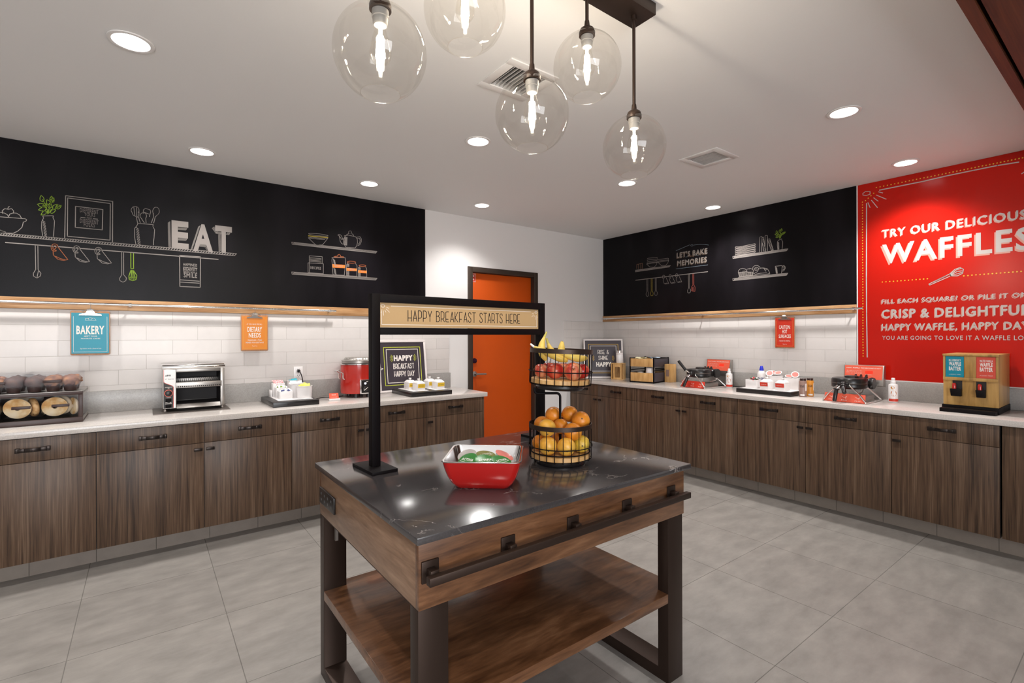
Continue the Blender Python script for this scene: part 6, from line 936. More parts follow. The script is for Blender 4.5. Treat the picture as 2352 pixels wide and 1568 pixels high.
def bagel(lab, c, ax, R, mat, cut=True, grp='bagels in the lower bins'):
    t = thing('bagel', lab, 'bagel', c, 0, grp)
    a = Vector(ax).normalized(); T = R*.30
    prof = [(R*.20, -T*.1), (R*.26, T*.75), (R*.45, T*1.1), (R*.72, T*1.05), (R*.93, T*.65), (R, T*.1), (R*.985, -T*.15)]
    MB().lathe(prof, (0,0,0), 28, tuple(a), caps=False).build('crust', mat, t, smooth=60)
    if cut: MB().lathe([(R*.985, -T*.15), (R*.80, -T*.22), (R*.5, -T*.12), (R*.2, -T*.1)], (0,0,0), 28, tuple(a), caps=False).build('cut_face', 'bagel_cut', t, smooth=60)
    else:
        MB().lathe([(R*.985, -T*.15), (R*.93, -T*.6), (R*.7, -T*.95), (R*.4, -T*.9), (R*.2, -T*.1)], (0,0,0), 28, tuple(a), caps=False).build('crust_base', mat, t, smooth=60)
by = 4.30; bz = CT+.037+.003
bagel('cut bagel facing front in the left bin of the bakery case', (-.640, by-.018, bz+.068), (.12, 1, .25), .066, 'bagel_white')
bagel('raisin bagel on edge beside the cut one, left bin of the bakery case', (-.575, by+.03, bz+.066), (.93, .42, .1), .060, 'raisin_bagel', False)
bagel('floured bagel behind the cut one in the left bin', (-.630, by+.10, bz+.066), (.3, 1, .1), .062, 'bagel_white', False)
bagel('cut bagel facing front in the right bin of the bakery case', (-.468, by-.018, bz+.066), (-.05, 1, .22), .064, 'bagel_white')
bagel('bagel on edge behind the cut one in the right bin', (-.435, by+.055, bz+.067), (.75, .75, .05), .060, 'bagel_white', False)
bagel('bagel half standing at the right end of the right bin', (-.385, by+.02, bz+.060), (.95, .45, .0), .056, 'bagel_white')
bagel('dark bagel at the back of the right bin', (-.500, by+.12, bz+.064), (.5, 1, 0), .058, 'choc', False)
bagel('grey floured bagel at the left edge of the picture, in its own bin', (-.80, by+.02, bz+.066), (.4, 1, 0), .062, 'bagel_white', False)
def muffins():
    first = {}
    spots = [(-.565, 0), (-.478, 0), (-.395, 0), (-.560, 1), (-.475, 1), (-.392, 1), (-.66, 0), (-.745, 0), (-.82, 0), (-.655, 1), (-.74, 1), (-.815, 1)]
    labs = ['muffin at the front left of the right hand top bin', 'muffin in the front middle of the right hand top bin, behind its dark handle', 'muffin at the front right of the right hand top bin', 'muffin at the back left of the right hand top bin', 'muffin at the back middle of the right hand top bin', 'muffin at the back right of the right hand top bin',
            'muffin at the front right of the middle top bin', 'muffin in the front middle of the middle top bin', 'muffin at the front left of the middle top bin', 'muffin at the back right of the middle top bin', 'muffin at the back middle of the middle top bin', 'muffin at the back left of the middle top bin']
    for i, (x, row) in enumerate(spots):
        mk = 'muffin' if (i*5) % 3 else 'choc'
        loc = (x, 4.305+row*.105, CT+.2053)
        if mk not in first:
            t = thing('muffin', '', 'muffin', loc, 0, 'muffins in the top bins'); first[mk] = t
            MB().lathe([(.030, 0), (.042, .056)], n=24).build('paper_cup', 'dark_brown', t, smooth=40)
            rd = random.Random(i); ph = [rd.random()*6 for _ in range(4)]
            def fn(d): return d*(1+.13*math.sin(5*d.x+ph[0])*math.sin(6*d.y+ph[1])+.10*math.sin(11*d.z+ph[2]+9*d.x)*math.sin(8*d.y+ph[3]))
            MB().ball((0, 0, .062), .049, .049, .038, 22, 12, fn).build('muffin_top', mk, t, smooth=80)
        else: t = dup(first[mk], loc, i*1.1)
        t['label'] = labs[i]
muffins()
# ---- conveyor toaster
tm = B(.040, .517, 4.268, 4.655, CT+.0003, CT+.004).build('toaster_mat', 'steel_dark'); tag(tm, 'thin grey metal mat under the conveyor toaster', 'mat')
def toaster():
    t = thing('conveyor_toaster', 'stainless steel conveyor toaster with a grey control panel, on the left worktop', 'toaster', (.099, 4.378, CT+.004))
    W, D = .390, .262; z0, z1 = .022, .342
    b = MB().box(0, .081, 0, D, z0, z1-.03).box(W-.026, W, 0, D, z0, z1-.03).box(.081, W-.026, D-.012, D, z0, z1-.03)
    b.box(.081, W-.026, .16, D-.012, .196, .232).box(.081, W-.026, 0, .012, .288, z1-.03)
    b.build('body', 'steel', t, bevel=.0015)
    MB().box(.0812, W-.0262, .05, D-.0125, z0+.0305, .195).build('oven_cavity', 'dark_brown', t) if False else None
    MB().box(.083, W-.028, .004, D-.015, z0+.022, z0+.030).box(.0815, W-.0265, D-.0145, D-.0122, .055, .30).box(.0815, .083, .002, D-.015, .055, .30).box(W-.028, W-.0265, .002, D-.015, .055, .30).build('cavity_lining', 'ink', t)
    # rounded hood
    pr = [(-.012, .312), (-.016, .322), (-.013, .338), (-.002, .345), (D, .345), (D, .312)]
    MB().prism(pr[::-1], (-.003, 0, 0), (0,1,0), UP, W+.006).build('hood', 'chrome', t, bevel=.002, recalc=True)
    # loading rack
    rk = MB().box(.078, W-.022, -.030, .16, .197, .201).box(.078, W-.022, -.032, -.029, .172, .214)
    rack = rk.build('loading_rack', 'steel', t, bevel=.001)
    h = MB()
    for k in range(21): h.lathe([(.0042, 0), (.0042, .001)], (.092+k*.0132, -.0322, .182), 8, (0, -1, 0))
    h.build('vent_holes', 'black', rack)
    cr = MB()
    for k in range(22): cr.tube([(.085+k*.0128, -.028, .2035), (.085+k*.0128, .15, .235)], .0016, 6)
    cr.build('conveyor_wires', 'steel', rack, smooth=60)
    MB().hexa([(.083, -.020, z0), (W-.028, -.020, z0), (W-.028, .004, z0), (.083, .004, z0)], [(.083, .001, z0+.028), (W-.028, .001, z0+.028), (W-.028, .004, z0+.028), (.083, .004, z0+.028)]).build('crumb_chute', 'steel', t, bevel=.001)
    cp = B(.003, .078, -.002, 0, z0+.004, .308).build('control_panel', 'steel', t)
    MB().prism([(.004, z0+.005), (.063, z0+.005), (.063, .178), (.056, .188), (.008, .214), (.004, .222)], (0, -.0021, 0), (1,0,0), UP, .0005).build('panel_overlay', pm('panel_grey', (.035, .032, .03), .5), cp)
    MB().ribbon([(.006, .306), (.006, .222), (.010, .213), (.056, .190), (.064, .180), (.064, z0+.006)], .003, (0, -.0028, 0), (1,0,0), UP).build('panel_stripe', 'red_card', cp)
    k = MB().lathe([(.026, 0), (.026, .003), (.0235, .003)], (.034, -.0027, .136), 28, (0, -1, 0)).build('knob_ring', 'coral', cp)
    MB().lathe([(.0225, 0), (.021, .016), (.018, .018)], (.034, -.0030, .136), 24, (0, -1, 0)).build('knob', 'blackplastic', cp, smooth=40)
    for z in (.086, .043): MB().box(.016, .052, -.006, -.0026, z-.013, z+.011).box(.021, .047, -.009, -.006, z-.009, z+.007).build('rocker_switch', 'black', cp, bevel=.001)
    m = MB().flat(fit('APW', .014, .050, .258, .272, .04), (0, -.0024, 0), (1,0,0), UP).flat(fit('AT Express', .014, .066, .236, .243, .03), (0, -.0024, 0), (1,0,0), UP)
    m.build('lettering', 'ink', cp)
    m = MB()
    for z, a, b in ((.181, .013, .058), (.173, .03, .040), (.103, .022, .048), (.069, .015, .028), (.069, .042, .052), (.0595, .013, .054), (.026, .015, .026), (.026, .042, .053)): m.box(a, b, -.0030, -.0027, z-.0012, z+.0012)
    m.build('panel_markings', 'cream', cp)
    for x in (.014, W-.014):
        for y in (.016, D-.02): MB().lathe([(.010, 0), (.012, .004), (.010, .010), (.006, .0215)], (x, y, 0), 14).build('foot', 'steel', t, smooth=40)
toaster()
# ---- condiment tray with containers and packets
def low_tray(lab, loc, rz, w, d, h, seam=False):
    t = thing('riser_tray', lab, 'tray', loc, rz)
    MB().box(0, w, 0, d, .0, h).build('tray_body', 'dark_brown' if False else 'blackplastic', t, bevel=.002)
    m = MB()
    for a, b in (((.30, .70),) if not seam else ((.10, .42), (.58, .88))): m.box(w*a, w*b, -.0015, .0, h*.18, h*.62)
    m.build('front_recess', 'ink', t)
    return t
low_tray('black riser tray left of the red soup kettle, holding white condiment containers', (.790, 4.140, CT+.0005), 0, .345, .49, .040)
pl = B(.842, 1.105, 4.215, 4.60, CT+.0408, CT+.0448).build('serving_plate', 'white', bevel=.001); tag(pl, 'thin white plate under the condiment containers left of the kettle', 'plate')
PZ = CT+.0450
def box_bin(lab, x0, x1, y0, y1, h, z=PZ, rz=0, group=None, tagc=None):
    t = thing('condiment_box', lab, 'container', ((x0+x1)/2, (y0+y1)/2, z), rz, group)
    w, d = (x1-x0)/2, (y1-y0)/2
    slab_box(-w, w, -d, d, 0, h, .004, top=False).build('box_body', 'white', t, bevel=.001)
    return t
def crock(lab, x, y, r, h, z=PZ):
    t = thing('condiment_crock', lab, 'container', (x, y, z))
    MB().lathe([(r*.93, 0), (r*.95, .002), (r*.97, h-.008), (r*1.02, h-.006), (r*1.02, h), (r*.93, h), (r*.90, .006), (0, .005)], n=36).build('crock_body', 'white', t, smooth=40)
    return t
box_bin('small white box at the front left of the condiment tray, holding blue white packets', .872, .972, 4.315, 4.405, .060)
box_bin('white box behind the front left one on the condiment tray, green printed packets in it', .868, .962, 4.418, 4.505, .082)
box_bin('tall white box at the back left of the condiment tray, red checked packets in it', .862, .955, 4.518, 4.592, .112)
box_bin('low empty white box at the far left back of the condiment tray', .843, .858, 4.518, 4.592, .055)
crock('round white crock at the front right of the condiment tray, yellow packets in it', 1.060, 4.305, .062, .100)
crock('round white crock behind the front one on the condiment tray, clear cups in it', 1.030, 4.433, .060, .115)
crock('round white crock at the back of the condiment tray, blue packets in it', 1.030, 4.538, .052, .132)
pk_first = {}
def packets(kind, mat, lab, cx, cy, z, n, sx, sy, group, size=(.026, .018), seed=1, up=.5, ink=None):
    rd = random.Random(seed)
    for i in range(n):
        x, y = cx+rd.uniform(-sx, sx), cy+rd.uniform(-sy, sy)
        rot = (rd.uniform(.2, 1.0)*(1 if up > .3 else .3), rd.uniform(-.5, .5), rd.uniform(-.7, .7))
        if kind not in pk_first:
            t = thing(kind, lab, 'packet', (x, y, z+i*.0016), 0, group)
            a, b = size
            rows = []
            m = MB(); nn = 6
            for s in (1, -1):
                for jj in range(nn+1):
                    for kk in range(nn+1):
                        u, v = jj/nn*2-1, kk/nn*2-1; m.v.append((u*a, v*b, s*.003*(1-u*u)*(1-v*v)+.002*math.sin(2.5*u+v)))
            for s in range(2):
                for jj in range(nn):
                    for kk in range(nn):
                        q = [s*49+jj*7+kk, s*49+(jj+1)*7+kk, s*49+(jj+1)*7+kk+1, s*49+jj*7+kk+1]; m.f.append(tuple(q if s == 0 else q[::-1]))
            m.build('sachet', mat, t, smooth=60)
            if ink: MB().box(-a*.55, a*.55, -b*.4, b*.4, .0042, .0046).build('print', ink, t)
            pk_first[kind] = t
        else: t = dup(pk_first[kind], (x, y, z+i*.0016), label=lab, group=group)
        t.rotation_euler = rot
packets('sugar_packet', 'gingham', 'red and white checked packet in the tall back box of the condiment tray', .908, 4.553, PZ+.113, 7, .028, .018, 'red checked packets', (.016, .024), 3)
packets('sweetener_packet', 'crisp_white', 'white packet with green print in the second box of the condiment tray', .915, 4.46, PZ+.076, 7, .026, .02, 'white and green packets', (.024, .017), 4, ink='chalkgreen')
packets('blue_packet', 'crisp_white', 'white packet with blue print in the front box of the condiment tray', .922, 4.36, PZ+.056, 7, .028, .022, 'white and blue packets', (.026, .016), 5, ink='navy')
packets('yellow_packet', pm('yellow_packet', (.85, .80, .10), .4), 'yellow packet heaped in the front round crock', 1.062, 4.305, PZ+.092, 10, .036, .03, 'yellow packets', (.024, .016), 6)
packets('clear_cup_lid', 'crisp_white', 'white packet in the middle round crock', 1.015, 4.425, PZ+.112, 5, .03, .02, 'white packets', (.022, .018), 7)
packets('teal_packet', pm('teal_packet', (.0, .33, .42), .4), 'blue green packet in the back round crock', 1.03, 4.538, PZ+.126, 6, .028, .022, 'blue green packets', (.020, .014), 8)
# plug and cord of the kettle
pg = thing('power_plug', 'black power plug and cord in the outlet above the condiment tray', 'power cord', (1.098, V0-.018, 1.160))
MB().lathe([(.014, 0), (.016, .010), (.012, .026)], (0, 0, 0), 14, (0, -1, 0)).build('plug', 'blackplastic', pg, smooth=40)
MB().tube(bez([(0, -.028, 0), (.006, -.040, -.012), (.022, -.040, -.06), (.032, -.045, -.15), (.030, -.06, -.215), (.05, -.09, -.2405), (.12, -.15, -.2405), (.18, -.12, -.2405), (.26, -.14, -.2405), (.36, -.12, -.2405)], 6), .0042, 8).build('cord', 'blackplastic', pg, smooth=60)
# card holder
ch = thing('card_holder', 'small coral card in a white holder left of the red soup kettle', 'card holder', (1.308, 4.308, CT+.0004), R_(-3))
B(-.046, .046, -.015, .015, 0, .016).build('base', 'white', ch, bevel=.002)
MB().hexa([(-.041, .000, .014), (.037, .000, .014), (.037, .0015, .014), (-.041, .0015, .014)], [(-.043, .012, .062), (.035, .012, .062), (.035, .0135, .062), (-.043, .0135, .062)]).build('card', 'coral', ch)
m = MB(); Rr, Uu = Vector((1, 0, 0)), Vector((0, .24, .97)).normalized()
m.flat(fit('Oatmeal', -.022, .012, .030, .040, .02), (0, .0, .014), Rr, Uu, .0016)
for k, a in enumerate((.030, .022)): m.flat(fit('hot and hearty breakfast', -.030, .024, .014-k*.008, .018-k*.008, 0), (0, .0, .014), Rr, Uu, .0016)
m.build('lettering', 'cream', ch)
# ---- soup kettle
def kettle():
    r = .160
    t = thing('soup_kettle', 'round red soup kettle with a steel lid, behind the left post of the table sign', 'soup kettle', (1.583, 4.492, CT+.0005))
    MB().lathe([(r-.02, .032), (r-.004, .036), (r, .046), (r, .292), (r-.004, .296)], n=56).build('body', 'kettle_red', t, smooth=40)
    MB().lathe([(r+.002, .2965), (r+.010, .2985), (r+.010, .3035), (r-.012, .306), (r-.02, .304)], n=56).build('rim', 'chrome', t, smooth=40)
    ld = MB().lathe([(r-.018, .3065), (r-.014, .310), (r-.016, .328), (r-.008, .332), (r-.012, .336), (r-.034, .340), (r-.044, .356), (r-.05, .360), (.0, .364)], n=64).build('lid', 'steel', t, smooth=40)
    for k in range(28):
        a = 2*math.pi*k/28
        MB().tube([((r-.033)*math.cos(a), (r-.033)*math.sin(a), .3405), ((r-.046)*math.cos(a), (r-.046)*math.sin(a), .3585)], .0035, 6).build('lid_rib', 'steel', ld, smooth=60)
    for s in (-1, 1):
        c = Vector((s, -.16, 0)).normalized(); p = Vector((-c.y, c.x, 0))
        pts = [c*(r-.002)+p*.042+Vector((0,0,.17)), c*(r+.012)+p*.042+Vector((0,0,.175)), c*(r+.012)+p*.042+Vector((0,0,.225)), c*(r+.055)+p*.042+Vector((0,0,.248)), c*(r+.055)-p*.042+Vector((0,0,.248)), c*(r+.012)-p*.042+Vector((0,0,.225)), c*(r+.012)-p*.042+Vector((0,0,.175)), c*(r-.002)-p*.042+Vector((0,0,.17))]
        MB().tube(pts, .0065, 10).build('side_handle', 'chrome', t, smooth=50)
    # control panel on the front
    cp = MB().prism(rrect(-.047, .047, .036, .166, .012), (.0, -r+.012, 0), (1,0,0), UP, .030).build('control_panel', 'chrome', t, bevel=.003)
    MB().prism(rrect(-.036, .034, .046, .156, .006), (.002, -r-.018, 0), (1,0,0), UP, .0015).build('panel_face', 'grey_slot' if False else 'blackplastic', cp)
    MB().lathe([(.009, 0), (.008, .003)], (.0, -r-.0196, .130), 16, (0, -1, 0)).build('indicator', 'screen', cp)
    MB().lathe([(.026, 0), (.022, .014), (.020, .015)], (.0, -r-.0196, .082), 24, (0, -1, 0)).build('knob', 'blackplastic', cp, smooth=40)
    MB().prism([(-.019, -.013), (-.016, -.016), (.020, .010), (.017, .013)], (0, -r-.0347, .084), (1,0,0), UP, .001).build('knob_pointer', 'cream', cp)
    MB().prism([(.006, .0), (.024, .004), (.028, .008), (.010, .006)], (0, -r-.0197, .142), (1,0,0), UP, .0006).build('maker_mark', 'cream', cp)
    for a in (-120, -60, 60, 120):
        MB().lathe([(.020, 0), (.018, .033)], ((r-.045)*math.cos(R_(a)), (r-.045)*math.sin(R_(a)), 0), 16).build('foot', 'blackplastic', t, smooth=40)
kettle()
la = thing('ladle', 'black ladle handle sticking out of the soup kettle lid', 'ladle', (1.655, 4.44, CT+.350))
MB().tube([(0, 0, -.02), (.03, -.01, .012), (.09, -.03, .055)], .008, 10).build('ladle_handle', 'blackplastic', la, smooth=50)
# ---- framed signs
def framed(label, loc, rz, lean, lines, rays, second):
    t = thing('framed_sign', label, 'framed sign', loc, rz)
    W, Hh, fw = .520, .518, .020; a = math.atan2(lean, Hh); Rm = Matrix.Rotation(-a, 3, 'X')
    def Bd(m, n, mat, par=t, **k): return m.shift((0,0,0), Rm).build(n, mat, par, **k)
    w = W/2
    Bd(MB().box(-w, w, 0, .018, 0, fw).box(-w, w, 0, .018, Hh-fw, Hh).box(-w, -w+fw, 0, .018, fw, Hh-fw).box(w-fw, w, 0, .018, fw, Hh-fw), 'frame', 'frame_white', bevel=.002)
    p = Bd(B(-w+fw, w-fw, .006, .012, fw, Hh-fw), 'print', 'slate')
    pw = W-2*fw; ph = Hh-2*fw
    X = lambda f: -w+fw+pw*f
    Z = lambda f: Hh-fw-ph*f
    o = (0, .0058, 0)
    def rect(m, a0, a1, b0, b1, wd): m.ribbon([(X(a0), Z(b0)), (X(a1), Z(b0)), (X(a1), Z(b1)), (X(a0), Z(b1)), (X(a0), Z(b0))], wd, o, (1,0,0), UP, .0002)
    m = MB(); rect(m, .09, .91, .105, .90, .006); Bd(m, 'outer_border', 'lime' if not second else 'gold_ink', p)
    m = MB(); rect(m, .145, .855, .15, .85, .0055)
    for s, a0, a1, b0, b1, kind in lines:
        if kind == 'b': m.flat(fit(s, X(a0), X(a1), Z(b1), Z(b0), .05), o, (1,0,0), UP, .0002)
        else: stroke_text(m, s, X(a0), X(a1), Z(b1), Z(b0), .0062, o, (1,0,0), UP, .0002)
    Bd(m, 'lettering', 'cream', p)
    m = MB()
    for cx, cy, s in rays:
        for k in range(6):
            q = R_(-50+20*k); m.ribbon([(X(cx)+s*.014*math.cos(q), Z(cy)+.020*math.sin(q)), (X(cx)+s*.040*math.cos(q), Z(cy)+.046*math.sin(q))], .0035, o, (1,0,0), UP, .0002)
    Bd(m, 'rays', 'lime' if not second else 'gold_ink', p)
framed('white framed sign HAPPY BREAKFAST HAPPY DAY leaning on the left wall tiles', (2.086, 4.575, CT+.002), 0, .075,
       [('HAPPY', .30, .73, .275, .395, 'b'), ('BREAKFAST', .285, .745, .455, .56, 's'), ('HAPPY DAY', .295, .745, .615, .72, 's')], [(.30, .335, -1), (.73, .335, 1)], False)
framed('white framed sign RISE & SHINE HAPPY standing across the corner on the right worktop', (4.815, 4.400, CT+.002), math.atan2(-.6, .8), .080,
       [('RISE &', .35, .64, .265, .375, 's'), ('SHINE', .365, .62, .43, .535, 's'), ('HAPPY', .295, .715, .60, .725, 'b')], [(.27, .49, -1), (.72, .49, 1)], True)
# ---- tray with lidded canisters
low_tray('black riser tray with four lidded white canisters, before the HAPPY BREAKFAST frame', (1.928, 4.092, CT+.0005), 0, .424, .440, .038, True)
for x0, x1, lab in ((1.985, 2.145, 'white plate under the left pair of lidded canisters'), (2.215, 2.345, 'white plate under the right pair of lidded canisters')):
    q = B(x0, x1, 4.175, 4.520, CT+.0388, CT+.0425).build('serving_plate', 'white', bevel=.001); tag(q, lab, 'plate')
def canister(lab, x, y, z, text, rz=0, w=.080, d=.110, h=.064, mat='yellow_tag', grp='lidded white canisters', tagn=True, ink='ink'):
    t = thing('lidded_canister', lab, 'canister', (x, y, z), rz, grp)
    a, b = w/2, d/2
    B(-a, a, -b, b, 0, h).build('body', 'white', t, bevel=.002)
    ld = MB().hexa([(-a-.002, -b-.002, h+.0005), (a+.002, -b-.002, h+.0005), (a+.002, b+.002, h+.0005), (-a-.002, b+.002, h+.0005)], [(-a*.55, -b*.55, h+.024), (a*.55, -b*.55, h+.024), (a*.55, b*.55, h+.024), (-a*.55, b*.55, h+.024)]).build('lid', 'white', t, bevel=.002)
    MB().lathe([(.006, h+.024), (.006, h+.032), (.014, h+.034), (.014, h+.042), (.012, h+.044)], n=16).build('knob', 'white', ld, smooth=40)
    if tagn:
        lb = MB().hexa([(-a+.004, -b-.005, h-.040), (a-.004, -b-.005, h-.040), (a-.004, -b-.0035, h-.040), (-a+.004, -b-.0035, h-.040)], [(-a+.004, -b-.010, h-.004), (a-.004, -b-.010, h-.004), (a-.004, -b-.0085, h-.004), (-a+.004, -b-.0085, h-.004)]).build('label_tag', mat, t)
        MB().flat(fit(text, -a*.62, a*.62, .012, .020, .01), (0, -b-.005, h-.040), (1,0,0), Vector((0, -.14, .99)), .0004).build('lettering', ink, lb)
    return t
canister('front left lidded white canister with a yellow tag, on the black tray', 2.086, 4.265, CT+.0427, 'Brown Sugar')
canister('back left lidded white canister, half hidden behind the front left one', 2.060, 4.400, CT+.0427, 'Raisins')
canister('front right lidded white canister with a yellow tag, on the black tray', 2.300, 4.275, CT+.0427, 'Nut Topping')
canister('back right lidded white canister, half hidden behind the front right one', 2.276, 4.412, CT+.0427, 'Granola')

# ------------------------------------------------------------------ right worktop
def cup_box():
    t = thing('cup_dispenser_box', 'small light wood box with a slot window, before the RISE & SHINE frame', 'wooden box', (4.790, 4.158, CT+.0005), math.atan2(-.9, .44))
    w, d, h = .079, .116, .196
    o = [(-w, 0), (w, 0), (w, h), (-w, h)]; i = rrect(-.030, .036, .025, .160, .010, 4)[::-1]
    # front with the slot
    m = MB(); n = len(i)
    q = rrect(-.030, .036, .025, .160, .010, 4)
    def ring(y): return [(a, y, b) for a, b in q]
    out = []
    for a, b in q:
        ax, bz = a-.003, b-.0925; s = min(w/abs(ax) if abs(ax) > 1e-6 else 9, (.0925 if bz < 0 else h-.0925)/abs(bz) if abs(bz) > 1e-6 else 9)
        px = max(-w, min(w, .003+ax*s)); out.append((px, max(0, min(h, .0925+bz*s))))
    vs = [(a, 0, b) for a, b in out]+[(a, 0, b) for a, b in q]+[(a, .012, b) for a, b in q]
    fs = [(k, (k+1) % n, n+(k+1) % n, n+k) for k in range(n)]+[(n+k, n+(k+1) % n, 2*n+(k+1) % n, 2*n+k) for k in range(n)]
    m.add(vs, fs)
    m.add([(-w, 0, 0), (w, 0, 0), (w, 0, h), (-w, 0, h)], [])
    for c, idx in (((w, h), 0), ((-w, h), 1), ((-w, 0), 2), ((w, 0), 3)):
        ks = [k for k in range(n) if (k//5) == idx]
        m.add([(c[0], 0, c[1])]+[vs[k] for k in ks], [tuple([0]+[j+1 for j in range(len(ks))])])
    m.box(-w, -w+.010, .0005, d, 0, h).box(w-.010, w, .0005, d, 0, h).box(-w+.010, w-.010, d-.010, d, 0, h).box(-w+.010, w-.010, .0005, d-.010, 0, .010)
    m.build('box_body', 'oakbox', t)
    B(-w-.003, w+.003, -.002, d+.002, h+.0005, h+.012).build('lid_board', 'oakbox', t, bevel=.001)
    B(-w+.0102, w-.0102, .0125, .0145, .0102, h-.001).build('inner_pane', 'acrylic', t)
    u = thing('drink_shaker', 'white insulated shaker with a steel cap, standing on the small light wood box', 'bottle', (4.850, 4.170, CT+.0005+.2085))
    MB().lathe([(.038, 0), (.041, .004), (.041, .100), (.039, .103)], n=32).build('body', 'white', u, smooth=40)
    MB().lathe([(.040, .1035), (.040, .125), (.034, .130)], n=32).build('band', 'frame_white', u, smooth=40)
    MB().lathe([(.036, .1302), (.036, .156), (.030, .160)], n=32).build('cap', 'chrome', u, smooth=40)
cup_box()
def organizer():
    t = thing('tea_organizer', 'black framed two tier organizer with light wood drawer fronts on the right worktop', 'organizer', (4.677, 3.688, CT+.0005), math.atan2(-.983, .183))
    w, d, h, k = .158, .392, .296, .0065
    f = MB()
    for x in (-w, w-2*k):
        for y in (0, d-2*k): f.box(x, x+2*k, y, y+2*k, 0, h)
        for z in (.004, .142, h-2*k): f.box(x, x+2*k, 2*k, d-2*k, z, z+k*1.4)
    for z in (0.004, .004+.138, h-2*k):
        f.box(-w+2*k, w-2*k, d-2*k, d, z, z+k*1.4)
    f.box(-w+2*k, w-2*k, 0, 2*k, .004, .004+k*1.4)
    f.build('frame', 'black', t, bevel=.001)
    for z0, z1 in ((.016, .118), (.190, .284)):
        B(-w+.014, w-.014, .002, .012, z0, z1).build('drawer_front', 'oakbox', t, bevel=.001)
        for x in (-w+.002, w-.010): B(x, x+.008, .014, d-.014, z0, z1).build('side_panel', 'steel_dark' if False else 'slate', t, bevel=.001)
        B(-w+.014, w-.014, .013, d-.014, z0, z0+.008).build('tray_floor', 'slate', t)
        B(-w+.014, w-.014, d-.024, d-.014, z0+.009, z1).build('back_panel', 'oakbox', t)
    ang = math.atan2(-.983, .183); c, s = math.cos(ang), math.sin(ang)
    G = lambda x, y, z: (4.677+x*c-y*s, 3.688+x*s+y*c, CT+.0005+z)
    def cup(lab, p):
        u = thing('paper_cup_stack', lab, 'cup stack', p); MB().lathe([(.026, 0), (.038, .040), (.039, .045), (.039, .060), (.035, .062), (.030, .02), (0, .018)], n=24).build('cups', 'white', u, smooth=40)
    cup('stack of white cups in the left of the organizer, between its two drawer fronts', G(.055, .06, .0985)) if False else None
    a = thing('ramekin', 'white ramekin in the lower tier of the black organizer, left of its front post', 'ramekin', G(.075, .075, .0245), 0)
    MB().lathe([(.040, 0), (.046, .085), (.051, .090), (.051, .150), (.046, .152), (.042, .10), (0, .095)], n=28).build('bowl_body', 'white', a, smooth=40)
    packets('tea_sachet', pm('tea_sachet_pale', (.72, .66, .42), .5), 'pale yellow tea sachet in the top tier of the organizer', *G(-.03, .09, .276)[:2], CT+.282, 8, .05, .05, 'tea sachets on the organizer', (.030, .024), 21, up=.1)
    packets('tea_sachet_blue', pm('tea_sachet_blue', (.45, .55, .66), .5), 'blue white tea sachet in the top tier of the organizer', *G(.06, .22, .276)[:2], CT+.282, 8, .05, .06, 'tea sachets on the organizer', (.030, .024), 22, up=.1)
    packets('tea_sachet_low', 'crisp_white', 'white sachet in the lower tier of the organizer, behind the front board', *G(-.04, .07, .10)[:2], CT+.112, 6, .04, .03, 'sachets in the lower tier', (.028, .020), 23, up=.1)
organizer()
wb_ = thing('wooden_holder', 'tall light wood box half hidden behind the black organizer', 'wooden box', (5.02, 3.533, CT+.0005))
slab_box(-.055, .055, -.042, .042, 0, .214, .010, top=False).build('box_body', 'oakbox', wb_, bevel=.001)
B(-.0575, -.0555, -.02, .02, .07, .15).build('label_plate', 'cinnamon', wb_)
